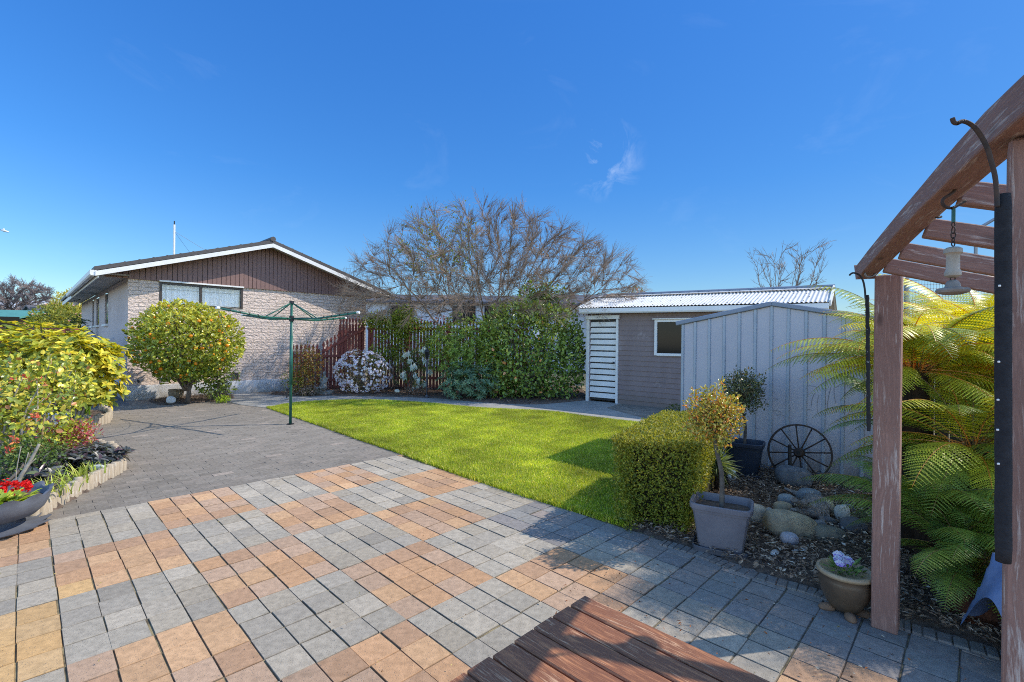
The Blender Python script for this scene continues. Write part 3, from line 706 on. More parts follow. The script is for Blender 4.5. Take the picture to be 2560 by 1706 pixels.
# roof
ov, of, rise = .62, .47, 1.16
mu = HW / 2; e0, e1_ = -ov, HW + ov; ez = 2.93; rz = ez + (mu + ov) * .318
def slope(u): return ez + (u - e0) * .318 if u <= mu else ez + (e1_ - u) * .318
mb = MB(); 
for (a, b_) in ((e0 - .02, mu), (e1_ + .02, mu)):
    za, zb = slope(max(e0, min(e1_, a))), slope(b_)
    top = [hp(a, -of, za + .1), hp(b_, -of, zb + .1), hp(b_, HD + .4, zb + .1), hp(a, HD + .4, za + .1)]
    bot = [p - EZ * .09 for p in top]
    mb.add(top + bot, [[0, 1, 2, 3], [7, 6, 5, 4], [0, 4, 5, 1], [0, 3, 7, 4], [3, 2, 6, 7]])
    for k in range(1, 14):                            # standing laps of the roofing
        f = k / 14; u = a + (b_ - a) * f; z = za + (zb - za) * f + .102
        mb.bar(hp(u, -of, z), hp(u, HD + .4, z), .03, .014)
rf = mb.build('roof', M['dark_roof'], house)
MB().tube([hp(mu, -of - .02, rz + .12), hp(mu, HD + .4, rz + .12)], .07, 8).build('ridge_cap', M['dark_roof'], rf)
mb = MB(); th = .105
for (a, b_) in ((e0, mu), (e1_, mu)):
    za, zb = slope(a), slope(b_)
    q = [hp(a, -of - .02, za), hp(b_, -of - .02, zb), hp(b_, -of - .02, zb - th), hp(a, -of - .02, za - th)]
    mb.add(q + [p + E2 * .03 for p in q], [[0, 1, 2, 3], [4, 7, 6, 5], [3, 2, 6, 7], [0, 3, 7, 4]])
mb.build('bargeboard', M['white_paint'], house)
mb = MB(); 
for (a, b_) in ((e0, mu), (e1_, mu)):
    za, zb = slope(a) - .03, slope(b_) - .03
    mb.add([hp(a, -of + .01, za), hp(b_, -of + .01, zb), hp(b_, 0, zb), hp(a, 0, za)], [[0, 1, 2, 3]])
M['soffit'] = pm('soffit', (.5, .49, .47), (.45, .44, .43), 4, .7, .05)
sz = WT + .012
mb.add([hp(e0 + .06, -of + .012, sz), hp(0, -of + .012, sz), hp(0, HD, sz), hp(e0 + .06, HD, sz)], [[0, 1, 2, 3]])
mb.add([hp(e1_ - .06, -of + .012, sz), hp(HW, -of + .012, sz), hp(HW, HD, sz), hp(e1_ - .06, HD, sz)], [[0, 1, 2, 3]])
mb.build('soffit', M['soffit'], house)
MB().box(hp(e0 + .05, HD / 2 - .05, ez - .07), (.025, HD + .8, .14), bev=.004).build('fascia', M['white_paint'], house)
gt = MB(); prof = [(0, .0), (0, -.09), (-.03, -.12), (-.09, -.12), (-.11, -.09), (-.11, .0), (-.1, .0), (-.098, -.085), (-.01, -.085), (-.01, 0)]
for v in (-of, HD + .4):
    pass
A0 = [hp(e0 + .02 + x, -of, ez + .02 + z) for x, z in prof]; B0 = [hp(e0 + .02 + x, 7.95, ez + .02 + z) for x, z in prof]; n = len(prof)
gt.add(A0 + B0, [[i, (i + 1) % n, n + (i + 1) % n, n + i] for i in range(n)] + [[0, 1, 2, 3, 4, 5]])
gt.build('gutter', M['white_paint'], house)
# board gable
mb = MB(); pitch = .107; nb = int((HW + .9) / pitch)
for i in range(-6, nb):
    u0 = i * pitch; u1 = min(u0 + pitch - .012, HW + .5)
    if u0 < e0 + .12 or u1 > e1_ - .12 or u1 <= u0: continue
    zt0, zt1 = min(slope(u0), slope(u0 + .001)) - .035, slope(u1) - .035
    zb = WT - .035
    if min(zt0, zt1) < zb + .01: continue
    v = -.05
    q = [hp(u0, v, zb), hp(u1, v, zb), hp(u1, v, zt1), hp(u0, v, zt0)]
    if u0 < mu < u1: q = [hp(u0, v, zb), hp(u1, v, zb), hp(u1, v, zt1), hp(mu, v, slope(mu) - .035), hp(u0, v, zt0)]
    k = len(q); mb.add(q + [p + E2 * .03 for p in q], [list(range(k))] + [[j, (j + 1) % k, k + (j + 1) % k, k + j] for j in range(k)])
gb = mb.build('gable_boards', M['siding'], house)
z0 = WT - .02
MB().add([hp(-.4, -.018, z0), hp(HW + .4, -.018, z0), hp(HW + .4, -.018, slope(HW + .4) - .04), hp(mu, -.018, rz - .04), hp(-.4, -.018, slope(-.4) - .04)], [[0, 1, 2, 3, 4]]).build('groove', M['dark_frame'], gb)
# front window with curtains
mb = MB(); um, zm, fw = (wa + wb) / 2, (wz0 + wz1) / 2, .055; vf = .02
for u in (wa + fw / 2, wa + (wb - wa) * .47, wb - fw / 2): mb.box(hp(u, vf, zm), (fw, .06, wz1 - wz0), bev=.004)
um2 = wa + (wb - wa) * .47
for z in (wz0 + fw / 2, wz1 - fw / 2): 
    for a, b_ in ((wa + fw, um2 - fw / 2), (um2 + fw / 2, wb - fw)): mb.box(hp((a + b_) / 2, vf, z), (b_ - a, .056, fw), bev=.004)
wf = mb.build('window', M['dark_frame'], house)
MB().box(hp(um, vf + .005, zm), (wb - wa - .08, .006, wz1 - wz0 - .08)).build('pane', M['clear_pane'], wf)
MB().box(hp(um, -.03, wz1 + .02), (wb - wa + .02, .08, .04), bev=.004).build('head_flashing', M['white_paint'], wf)
k = 160; us = np.linspace(wa + .03, wb - .03, k); vs_ = .19 + .06 * np.sin(us * 40 + 2.5 * np.sin(us * 7)) + .02 * np.sin(us * 97)
V = np.vstack([[hp(u, v + .01 * np.sin(u * 60), wz0 - .05) for u, v in zip(us, vs_)], [hp(u, v * .5 + .085, wz1 - .0) for u, v in zip(us, vs_)]])
mk('curtain', V, [np.array([[i, i + 1, k + i + 1, k + i] for i in range(k - 1)])], M['curtain'], wf, smooth=True)
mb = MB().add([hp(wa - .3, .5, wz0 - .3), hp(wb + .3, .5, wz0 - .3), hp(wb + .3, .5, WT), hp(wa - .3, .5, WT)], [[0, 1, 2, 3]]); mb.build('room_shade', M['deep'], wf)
MB().tube([hp(wa + .06, .13, wz1 - .16), hp(wb - .06, .13, wz1 - .16)], .006, 6).build('curtain_wire', M['grey_metal'], wf)
# vents, hose tap, mast, floodlight, overflow pipe
for px in (414.6, 588):
    u = at_px(C0, E1, px); vz = .47
    mb = MB()
    for s_ in (-1, 1): mb.box(hp(u + s_ * .08, -.012, vz), (.025, .03, .19)).box(hp(u, -.012, vz + s_ * .085), (.135, .03, .022))
    v_ = mb.build('vent', M['terracotta'] if px > 500 else M['soffit'], house)
    MB().box(hp(u, .004, vz), (.14, .02, .15)).build('recess', M['deep'], v_)
    mb = MB()
    for k in range(-2, 3): mb.box(hp(u + k * .026, -.01, vz), (.006, .006, .15)).box(hp(u, -.008, vz + k * .028), (.14, .005, .006))
    mb.build('grille', M['grey_metal'], v_)
u = at_px(C0, E1, 346); MB().tube([hp(u, .02, .46), hp(u, -.06, .46), hp(u, -.09, .42)], .018, 8).build('tap', M['black_metal'], house)
mast = thing('roof_mast', 'thin white aerial mast with stay wires rising from the dark roof', 'mast', hp(2.2, 7.27, slope(2.2) + .1))
b0 = hp(2.2, 7.27, slope(2.2) + .05); tp = b0.copy(); tp[2] = hz(b0, 562); MB().tube([b0, tp], .035, 8).build('pole', M['white_paint'], mast)
t2 = tp.copy(); t2[2] = hz(b0, 553); MB().tube([tp, t2], .02, 6).build('tip', M['black_metal'], mast)
tw = tp - EZ * .25
for du, dv in ((3.0, -1), (1.2, .8)): MB().tube([tw, hp(2.2 + du, 7.27 + dv, slope(2.2 + du) + .1)], .005, 4).build('stay_wire', M['grey_metal'], mast)
fl = thing('flood_light', 'small dark security light under the white eave of the brick house', 'light', P(206, 738, 18.3))
c = P(206, 738, 18.3); mb = MB().box(c, (.14, .14, .1), bev=.02).tube([c + [.05, -.05, -.02], c + [-.02, -.16, -.16]], np.array([.03, .07]), 10); mb.build('housing', M['black_metal'], fl)
c2 = c + np.array([-.1, -.15, -.3]); MB().lathe([(.0, -.1), (.07, -.07), (.1, 0), (.07, .07), (0, .1)], c2, 14).build('lamp', M['white_paint'], fl, smooth=True)
pp = P(214, 850, 13.2); MB().tube([pp, P(236, 841.5, 12.6)], .03, 8).build('overflow_pipe', M['spout'], house)

# ------------------------------------------------------------------ garden shed building (weatherboard) with louvred door
tilt = math.tan(R(.6))
def ga(t, v, z): return GD + gd * t + gn * v + EZ * (z - t * tilt)
TL, TR = at_px(GD - gn * .2, gd, 1447) + .24, at_px(GD - gn * .2, gd, 2084) - .3; GH = 2.24
garage = thing('weatherboard_outbuilding', 'purple brown weatherboard outbuilding with white slatted door and corrugated roof', 'outbuilding', ga(2, 1.2, 0))
dt0, dt1, dz1 = -.02, .83, 2.07
gt0, gt1 = 1.73, 2.62; gz0, gz1 = 1.22, 2.06
def boards(mb, t0, t1, z0, z1):
    p = .1195; k0 = int(math.floor(z0 / p)); 
    for k in range(k0, int(z1 / p) + 1):
        a, b_ = max(k * p, z0), min(k * p + p, z1)
        if b_ - a < .004: continue
        fa, fb = (a - k * p) / p, (b_ - k * p) / p
        va, vb = -.022 + .016 * fa, -.022 + .016 * fb
        pts = [ga(t0, va, a), ga(t1, va, a), ga(t1, vb, b_), ga(t0, vb, b_), ga(t0, 0, a), ga(t1, 0, a)]
        mb.add(pts, [[0, 1, 2, 3], [4, 5, 1, 0]])
mb = MB(); 
boards(mb, TL, dt0, 0, GH); boards(mb, dt1, gt0, 0, GH); boards(mb, gt1, TR, 0, GH); boards(mb, gt0, gt1, 0, gz0); boards(mb, gt0, gt1, gz1, GH); boards(mb, dt0, dt1, dz1, GH)
for t in (TL, TR): mb.add([ga(t, 0, 0), ga(t, 2.4, 0), ga(t, 2.4, GH), ga(t, 1.2, GH + .42), ga(t, 0, GH)], [[0, 1, 2, 3, 4]])
mb.add([ga(TL, 2.4, 0), ga(TR, 2.4, 0), ga(TR, 2.4, GH), ga(TL, 2.4, GH)], [[0, 1, 2, 3]])
mb.build('wall', M['boards'], garage)
# corrugated roof: two sine sheets
pc, am = .0765, .011; nt_ = int((TR - TL + .5) / pc * 8); ts = np.linspace(TL - .25, TR + .25, nt_)
def corr(v0, z0, v1, z1):
    zz = am * np.sin(ts * 2 * math.pi / pc)
    a = np.array([ga(t, v0, z0 + q) for t, q in zip(ts, zz)]); b_ = np.array([ga(t, v1, z1 + q) for t, q in zip(ts, zz)])
    return np.vstack([a, b_]), [[i, i + 1, nt_ + i + 1, nt_ + i] for i in range(nt_ - 1)]
M['roof_iron'] = pm('roof_iron', (.66, .66, .65), (.56, .56, .56), 2, .38, .03, dirt=((.3, .25, .2), 3.0, .62, .95))
mb = MB(); mb.add(*corr(-.22, GH + .12, 1.2, GH + .5)); mb.add(*corr(2.65, GH + .12, 1.2, GH + .5))
ro = mb.build('roof', M['roof_iron'], garage, smooth=True)
mb = MB(); 
for row, f in enumerate((.06, .3, .52, .74, .95)):
    for k in range(int((TR - TL + .4) / .23)):
        t = TL - .2 + k * .23 + (row % 2) * .07
        mb.box(ga(t, -.22 + 1.42 * f, GH + .12 + .43 * f + .014), (.02, .02, .01), (gd, gn, EZ))
tag(mb.build('roof_screws', M['black_metal'], ro), kind='stuff')
M['ridge_steel'] = pm('ridge_steel', (.4, .4, .4), (.3, .28, .26), 3, .45, .05)
mb = MB()
for s_ in (-1, 1):
    mb.add([ga(TL - .26, 1.2, GH + .55), ga(TR + .26, 1.2, GH + .55), ga(TR + .26, 1.2 + s_ * .14, GH + .505), ga(TL - .26, 1.2 + s_ * .14, GH + .505)], [[0, 1, 2, 3]])
mb.build('ridge_cap', M['roof_iron'], ro)
MB().tube([ga(TL - .26, 1.2, GH + .56), ga(TR + .26, 1.2, GH + .56)], .032, 8).build('ridge_roll', M['shed_trim'], ro)
A0 = [ga(TL - .2, -.17 + x, GH + .09 + z) for x, z in prof]; B0 = [ga(TR + .22, -.17 + x, GH + .09 + z) for x, z in prof]
MB().add(A0 + B0, [[i, (i + 1) % n, n + (i + 1) % n, n + i] for i in range(n)] + [[0, 1, 2, 3, 4, 5], [n + 5, n + 4, n + 3, n + 2, n + 1, n]]).build('gutter', M['white_metal'], garage)
GA = (gd, gn, EZ)
for t in (TL - .24, TR + .24): MB().bar(ga(t, -.2, GH + .1), ga(t, 1.2, GH + .52), .03, .12).build('bargeboard', M['white_paint'], garage)
# door
M['old_white'] = pm('old_white', (.74, .73, .72), (.66, .65, .64), 4, .5, .05, dirt=((.42, .27, .14), 5, .7, .95))
dr = MB().box(ga((dt0 + dt1) / 2, .03, dz1 / 2 + .02), (dt1 - dt0 - .12, .03, dz1 - .06), GA).build('door', M['black_metal'], garage)
mb = MB(); nl = 13; pz = (dz1 - .14) / nl
for k in range(nl):
    z = .08 + (k + .5) * pz
    s = GA[2] * math.cos(.16) - gn * -math.sin(.16)
    mb.box(ga((dt0 + dt1) / 2 + .01, -.004, z + .012), (dt1 - dt0 - .15, .018, pz - .032), (gd, np.cross(s, gd), s), .003)
mb.build('slats', M['old_white'], dr)
mb = MB(); mb.box(ga(dt0 + .03, -.03, dz1 / 2), (.075, .07, dz1), GA, .004).box(ga(dt1 - .025, -.03, dz1 / 2), (.055, .07, dz1), GA, .004); mb.build('door_frame', M['old_white'], dr)
MB().box(ga((dt0 + dt1) / 2, -.045, dz1 + .05), (dt1 - dt0 + .06, .1, .1), GA, .006).build('door_hood', M['old_white'], dr)
lk = MB().box(ga(dt1 - .1, -.03, 1.0), (.065, .02, .15), GA, .01).build('lock', M['white_metal'], dr)
mb = MB(); a, b_ = ga(dt1 - .1, -.04, 1.0), ga(dt1 - .1, -.085, 1.0); mb.tube([a, (a + b_) / 2, b_], np.array([.012, .026, .022]), 12); mb.build('handle', M['black_metal'], lk, smooth=True)
# window
mb = MB(); fw = .06
for t in (gt0 + fw / 2, gt1 - fw / 2): mb.box(ga(t, -.02, (gz0 + gz1) / 2), (fw, .06, gz1 - gz0), GA, .004)
for z in (gz0 + fw / 2, gz1 - fw / 2): mb.box(ga((gt0 + gt1) / 2, -.02, z), (gt1 - gt0 - 2 * fw, .056, fw), GA, .004)
mb.box(ga((gt0 + gt1) / 2, -.04, gz1 + .012), (gt1 - gt0 + .08, .1, .025), GA, .004)
wn = mb.build('window', M['old_white'], garage)
MB().box(ga((gt0 + gt1) / 2, .0, (gz0 + gz1) / 2), (gt1 - gt0 - .1, .006, gz1 - gz0 - .1), GA).build('pane', M['glass'], wn)

# ------------------------------------------------------------------ metal garden shed, gable towards the garden
S0 = G(1925, 1172); sdv = G(2173, 1209) - S0; sdv /= np.linalg.norm(sdv); sn = np.array([-sdv[1], sdv[0], 0])
t0 = at_px(S0, sdv, 1703.5); SW = -t0 * 2
def sh(t, v, z): return S0 + sdv * t + sn * v + EZ * z
shz, spk = 1.77, 1.985; hw = SW / 2
shed = thing('metal_shed', 'pale lavender ribbed metal shed with low gable behind the wagon wheel', 'shed', sh(0, 1, 0))
zt = lambda t: shz + (spk - shz) * (1 - abs(t) / hw)
mb = MB(); kk = 60; tt = np.linspace(-hw, hw, kk)
rows = [0.0, .33, .66, 1.0]
gv = np.random.default_rng(5)
V = [sh(t, .004 * math.sin(t * 9) * math.sin(f * 5 + t), .02 + f * (zt(t) - .05)) for f in rows for t in tt]
mb.add(V, [[r_ * kk + i, r_ * kk + i + 1, (r_ + 1) * kk + i + 1, (r_ + 1) * kk + i] for r_ in range(3) for i in range(kk - 1)])
for s_ in (-1, 1): mb.add([sh(s_ * hw, 0, .02), sh(s_ * hw, 1.5, .02), sh(s_ * hw, 1.5, shz), sh(s_ * hw, 0, shz)], [[0, 1, 2, 3]])
mb.add([sh(-hw, 1.5, 0), sh(hw, 1.5, 0), sh(hw, 1.5, shz), sh(0, 1.5, spk), sh(-hw, 1.5, shz)], [[0, 1, 2, 3, 4]])
mb.build('wall', M['shed_panel'], shed, smooth=False)
rp = SW / 12
for k in range(13):
    t = -hw + k * rp + (.02 if k == 0 else -.02 if k == 12 else 0); z1 = zt(t) - .03; wr = .022
    q = [(-wr, .0), (-wr * .55, -.016), (wr * .55, -.016), (wr, .0)]
    MB().add([sh(t + a, b_, .02) for a, b_ in q] + [sh(t + a, b_, z1) for a, b_ in q], [[0, 1, 5, 4], [1, 2, 6, 5], [2, 3, 7, 6]]).build('rib', M['shed_rib'], shed)
mb = MB()
for s_ in (-1, 1):
    mb.bar(sh(s_ * (hw + .07), -.01, shz + .0 - .012), sh(0, -.01, spk + .0), .05, .055, bev=.008)
mb.build('gable_trim', M['shed_trim'], shed)
mb = MB()
for s_ in (-1, 1):
    mb.add([sh(s_ * (hw + .06), .0, shz + .01), sh(0, .0, spk + .02), sh(0, 1.53, spk + .02), sh(s_ * (hw + .06), 1.53, shz + .01)], [[0, 1, 2, 3]])
mb.build('roof', M['shed_trim'], shed)
MB().box(sh(0, .01, .0), (SW, .05, .06), (sdv, sn, EZ)).build('base_rail', M['shed_trim'], shed)
M['scuff'] = pm('scuff', (.2, .19, .2), (.26, .25, .26), 9, .7, 0)
mb = MB()
for px, py, L_, an in ((1935, 1000, .1, .1), (1945, 1030, .09, -.2), (1953, 1040, .08, -.05), (2020, 930, .14, -.1), (2010, 905, .12, .05), (2030, 968, .12, -.12), (2035, 1000, .16, 1.35), (2048, 1010, .2, 1.5), (2005, 870, .1, 0), (2018, 1025, .1, -.1), (2075, 1000, .3, 1.45), (2090, 980, .26, 1.6), (2060, 890, .14, .3)):
    t = at_px(S0, sdv, px); z = hz(sh(t, 0, 0), py); p = sh(t, -.0055, z); a = sdv * math.cos(an) + EZ * math.sin(an); b_ = -sdv * math.sin(an) + EZ * math.cos(an)
    pts = [p + a * L_ * (f - .5) + b_ * .012 * math.sin(f * 3) for f in np.linspace(0, 1, 6)]
    for q0, q1 in zip(pts[:-1], pts[1:]): mb.add([q0, q1, q1 + b_ * .004, q0 + b_ * .004], [[0, 1, 2, 3]])
tag(mb.build('scuff_marks', M['scuff'], shed), kind='stuff')

# ------------------------------------------------------------------ red picket fence
def picket_mesh():
    w, h = .036, 1.0
    o = [(-w, 0), (w, 0), (w, .84), (.014, .875), (.012, .885), (.034, .925), (.032, .945), (0, 1.0), (-.032, .945), (-.034, .925), (-.012, .885), (-.014, .875), (-w, .84)]
    k = len(o); return o, k
PO, PK = picket_mesh()
def fence(name, label, a, b_, ha, hb, rails, post_px=(), pitch=.098, group=None, cap=.26):
    t = thing(name, label, 'fence', a); d = b_ - a; L_ = np.linalg.norm(d[:2]); d = d / L_; nr = np.array([d[1], -d[0], 0])
    if nr[1] > 0: nr = -nr
    n = max(2, int(L_ / pitch)); proto = {}
    for i in range(n):
        f = (i + .5) / n; h = round(ha + (hb - ha) * f, 2)
        if h not in proto:
            V = []
            for dz in (0, .018): V += [(d * x + EZ * (z if z < .5 else h - (1 - z) * 1.6 if h > 0 else z)) - nr * dz for x, z in PO]
            V = np.array(V); fs = [list(range(PK)), list(range(2 * PK - 1, PK - 1, -1))]; side = [[j, PK + j, PK + (j + 1) % PK, (j + 1) % PK] for j in range(PK)]
            o = mk('picket', V, [np.array(fs), np.array(side)], M['fence_red'], t, local=True); proto[h] = o
        else: o = kid(proto[h], t)
        o.location = Vector([float(x) for x in d * (L_ * f)]); o.rotation_euler = (0, 0, random.gauss(0, .01))
    for (z0, z1) in rails: MB().bar(a + EZ * z0 + nr * .02, b_ + EZ * z1 + nr * .02, .03, .075, bev=.004).build('rail', M['fence_red'], t)
    for f, h in post_px:
        p = a + d * (L_ * f) + nr * .0 - nr * .09; MB().box(p + EZ * h / 2, (.09, .09, h), bev=.006).build('post', M['fence_red'], t)
    return t
fA, fB, fC = P(737, 0, 13.35) * [1, 1, 0], P(808, 0, 13.75) * [1, 1, 0], P(922, 0, 14.5) * [1, 1, 0]
fence('picket_fence', 'low red picket fence against the block wall behind the bronze leaved shrub', fA, fB, 1.36, 1.36, [(.3, .3), (1.02, 1.02)], [(.97, 1.2)])
fence('picket_fence', 'sloping red picket fence with diagonal rail rising beside the lilac bush', fB + [.06, .03, 0], fC, 1.4, 2.2, [(1.12, 1.84), (1.0, 1.0), (.3, .3)], [])
fD = P(1140, 0, 14.3) * [1, 1, 0]; fE = P(1330, 0, 14.2) * [1, 1, 0]
fence('picket_fence', 'tall red picket fence behind the climber and the black lantern', fC + [.08, 0, 0], fE, 2.12, 2.12, [(1.83, 1.83), (.35, .35)], [(.02, 2.0), (.25, 2.0), (.5, 2.0), (.75, 2.0)])
fF = P(856, 0, 14.62) * [1, 1, 0]
fence('picket_fence', 'short tall red picket panel between the block wall corner and the sloping fence', fF, fC + [-.06, .06, 0], 2.18, 2.18, [(1.72, 1.72)], [])
bf = thing('board_fence', 'red brown board fence behind the yellow green rhododendron', 'fence', (-10, 10.5, 0))
fa, fb = P(201, 0, 10.35) * [1, 1, 0], P(-130, 0, 10.2) * [1, 1, 0]; d = (fb - fa); L_ = np.linalg.norm(d); d /= L_; nr = np.array([-d[1], d[0], 0]) * (1 if -d[0] > 0 else 1)
mb = MB()
for i in range(int(L_ / .12)): mb.box(fa + d * (.12 * i + .06) + EZ * .8, (.112, .02, 1.55 + random.uniform(-.01, .01)), (d, np.array([-d[1], d[0], 0]), EZ), .003)
mb.build('boards', M['fence_red'], bf)
MB().bar(fa + EZ * 1.64, fb + EZ * 1.64, .13, .05, bev=.005).build('top_rail', M['fence_red'], bf)
for f in (.0, .085, .4, .75): MB().box(fa + d * L_ * f - np.array([0, .08, 0]) + EZ * .82, (.1, .1, 1.66), bev=.006).build('post', M['fence_red'], bf)
# ------------------------------------------------------------------ bare trees grown towards points of their crown
def grow(base, attract, step=.2, infl=2.2, kill=.36, trunk=None, iters=120, seed=1, grav=0.0, mom=.75, wob=.06):
    g = np.random.default_rng(seed); nodes_ = [np.array(base, float)]; par = [-1]
    for q in (trunk or []):
        q = np.array(q, float); b_ = nodes_[0]; k = max(2, int(np.linalg.norm(q - b_) / step)); pi = 0
        for f in np.linspace(0, 1, k + 1)[1:]:
            nodes_.append(b_ + (q - b_) * f + g.normal(0, .012, 3)); par.append(pi); pi = len(nodes_) - 1
    At = np.array(attract); nd = np.full(len(At), 1e9); ni = np.zeros(len(At), int); start = 0
    for it in range(iters):
        new = np.array(nodes_[start:])
        for c0 in range(0, len(new), 400):
            d = np.linalg.norm(At[:, None] - new[None, c0:c0 + 400], axis=2); m_ = d.argmin(1); dm = d[np.arange(len(At)), m_]
            up = dm < nd; nd[up] = dm[up]; ni[up] = m_[up] + start + c0
        alive = nd > kill; At, nd, ni = At[alive], nd[alive], ni[alive]
        ok = nd < infl
        if not len(At) or not ok.any(): 
            infl *= 1.3
            if not len(At) or infl > 12: break
            start = len(nodes_); continue
        start = len(nodes_)
        for i in np.unique(ni[ok]):
            p = nodes_[i]; v = unit(At[ok & (ni == i)] - p).mean(0); 
            prev = p - nodes_[par[i]] if par[i] >= 0 else np.array([0, 0, step]); v = v / (np.linalg.norm(v) + 1e-9) + prev / (np.linalg.norm(prev) + 1e-9) * mom + g.normal(0, wob, 3) + np.array([0, 0, grav])
            q = p + v / (np.linalg.norm(v) + 1e-9) * step
            if np.min(np.abs(np.array(nodes_[-60:]) - q).sum(1)) < step * .6: continue
            nodes_.append(q); par.append(int(i))
    return np.array(nodes_), np.array(par)
def seg_tubes(a, b_, ra, rb, n):
    t = unit(b_ - a); ref = np.where(np.abs(t[:, 2:3]) < .9, np.array([[0, 0, 1.0]]), np.array([[1.0, 0, 0]])); u = unit(np.cross(t, ref)); w_ = np.cross(t, u)
    an = np.arange(n) * 2 * math.pi / n; c, s = np.cos(an)[None, :, None], np.sin(an)[None, :, None]
    R0 = a[:, None] + ra[:, None, None] * (c * u[:, None] + s * w_[:, None]); R1 = b_[:, None] + rb[:, None, None] * (c * u[:, None] + s * w_[:, None])
    V = np.concatenate([R0, R1], 1).reshape(-1, 3); k = np.arange(n)
    f = np.stack([k, (k + 1) % n, n + (k + 1) % n, n + k], 1)
    return V, (f[None] + (np.arange(len(a)) * 2 * n)[:, None, None]).reshape(-1, 4)
def bare_tree(parent, nodes_, par, r_tip, twigs, tw_len, mat, seed=3, split=.03, pw=2.3, thin=.24):
    g = np.random.default_rng(seed); n = len(nodes_); acc = np.zeros(n)
    ch = np.zeros(n, int); np.add.at(ch, par[1:], 1)
    for i in range(n - 1, 0, -1):
        if acc[i] == 0: acc[i] = r_tip ** pw
        acc[par[i]] += acc[i]
    r = acc ** (1 / pw); idx = np.arange(1, n); a, b_ = nodes_[par[idx]], nodes_[idx]
    ra = np.minimum(r[par[idx]], r[idx] * 1.35); rb = r[idx]
    big = rb >= min(split, np.sort(rb)[-6])
    V, Fq = seg_tubes(a[big], b_[big], ra[big], rb[big], 7); mk('trunk', V, [Fq], M[mat], parent, smooth=True)
    V1, F1 = seg_tubes(a[~big], b_[~big], ra[~big], rb[~big], 4)
    # fine twigs from the thin branches
    cand = idx[rb < r_tip * 2.6]; src = g.choice(cand, twigs); dr = unit(nodes_[src] - nodes_[par[src]] + g.normal(0, thin * .12, (twigs, 3)))
    d1 = unit(dr + g.normal(0, thin, (twigs, 3))); l = tw_len * g.uniform(.4, 1.2, twigs); p0 = nodes_[src]; p1 = p0 + d1 * (l * .5)[:, None]
    d2 = unit(d1 + g.normal(0, .12, (twigs, 3)) + dr * .5); p2 = p1 + d2 * (l * .5)[:, None]; d3 = unit(d1 + g.normal(0, .38, (twigs, 3))); p3 = p1 + d3 * (l * .35)[:, None]
    rt = np.full(twigs, r_tip)
    S = [seg_tubes(p0, p1, rt * .95, rt * .8, 3), seg_tubes(p1, p2, rt * .8, rt * .45, 3), seg_tubes(p1, p3, rt * .7, rt * .4, 3)]
    Vs, Fs, k = [V1], [F1], len(V1)
    for v, f in S: Vs.append(v); Fs.append(f + k); k += len(v)
    mk('crown', np.vstack(Vs), [np.vstack(Fs)], M[mat], parent)
    return r
M['twig'] = pm('twig', (.34, .245, .18), (.19, .14, .11), 5, .9, 0)
M['twig_grey'] = pm('twig_grey', (.3, .25, .24), (.2, .165, .165), 5, .9, 0)
def dome(n, c, rad, seed, shell=.8, zcut=-.12):
    g = np.random.default_rng(seed); L = Lump(seed, 8, 3.5); out = []
    while len(out) < n:
        d = unit(g.normal(0, 1, (1, 3)))[0]
        if d[2] < zcut: continue
        rr = (1 - shell * g.random() ** 1.8) * (1 + .14 * L(d[None])[0]); out.append(np.asarray(c) + d * np.asarray(rad) * rr)
    return np.array(out)
TB = np.array([-.55, 13.75, 0.0])
big = thing('bare_tree', 'large leafless spreading tree with dense grey twigs behind the picket fence', 'tree', TB)
at = dome(3400, (-.6, 13.7, 2.42), (4.3, 2.7, 2.78), 21)
tops = [TB + np.array(v) for v in ((-1.7, -.1, 2.1), (-1.2, .5, 2.4), (-.35, -.3, 2.5), (.1, .5, 2.7), (.6, -.2, 2.4), (1.2, .2, 2.1), (1.7, .1, 1.8))]
nd_, pr_ = grow(TB, at, .18, 1.9, .3, trunk=tops, seed=4, grav=.05)
bare_tree(big, nd_, pr_, .0043, 14000, .5, 'twig', split=.02)
lc = P(1100, 590, 13.5); p_ = nd_[(np.abs(nd_[:, 0] - lc[0]) < 1.0) & (np.abs(nd_[:, 2] - lc[2] + .3) < .9)]
if len(p_):
    k = 900; q = p_[rng.integers(0, len(p_), k)] + rng.normal(0, .12, (k, 3)); V, Fs, C = leaf_mesh(q, rng.normal(0, 1, (k, 3)), rng.normal(0, 1, (k, 3)) + [0, 0, 1], np.full(k, .09), np.full(k, .045), pick([(.1, .13, .02), (.16, .17, .03)], k), False)
    mk('leaves', V, Fs, M['leaf'], big, col=C)
# upright shoots behind the outbuilding
b2 = np.array([8.7, 15.2, 0]); t2_ = thing('bare_tree', 'small leafless tree with upright shoots behind the corrugated roof', 'tree', b2)
g = np.random.default_rng(3); at = []
while len(at) < 420:
    q = g.random(3) * [2, 2, 1] - [1, 1, 0]; z = 2.2 + 2.25 * q[2]; rr = .5 + .8 * q[2]
    if q[0] ** 2 + q[1] ** 2 < 1: at.append(b2 + [q[0] * rr, q[1] * rr, z])
nd2, pr2 = grow(b2, np.array(at), .16, 1.6, .26, trunk=[b2 + np.array([.1, 0, 1.9]), b2 + np.array([-.3, .1, 1.9])], seed=6, grav=.5)
bare_tree(t2_, nd2, pr2, .006, 420, .4, 'twig', split=.03, thin=.25)
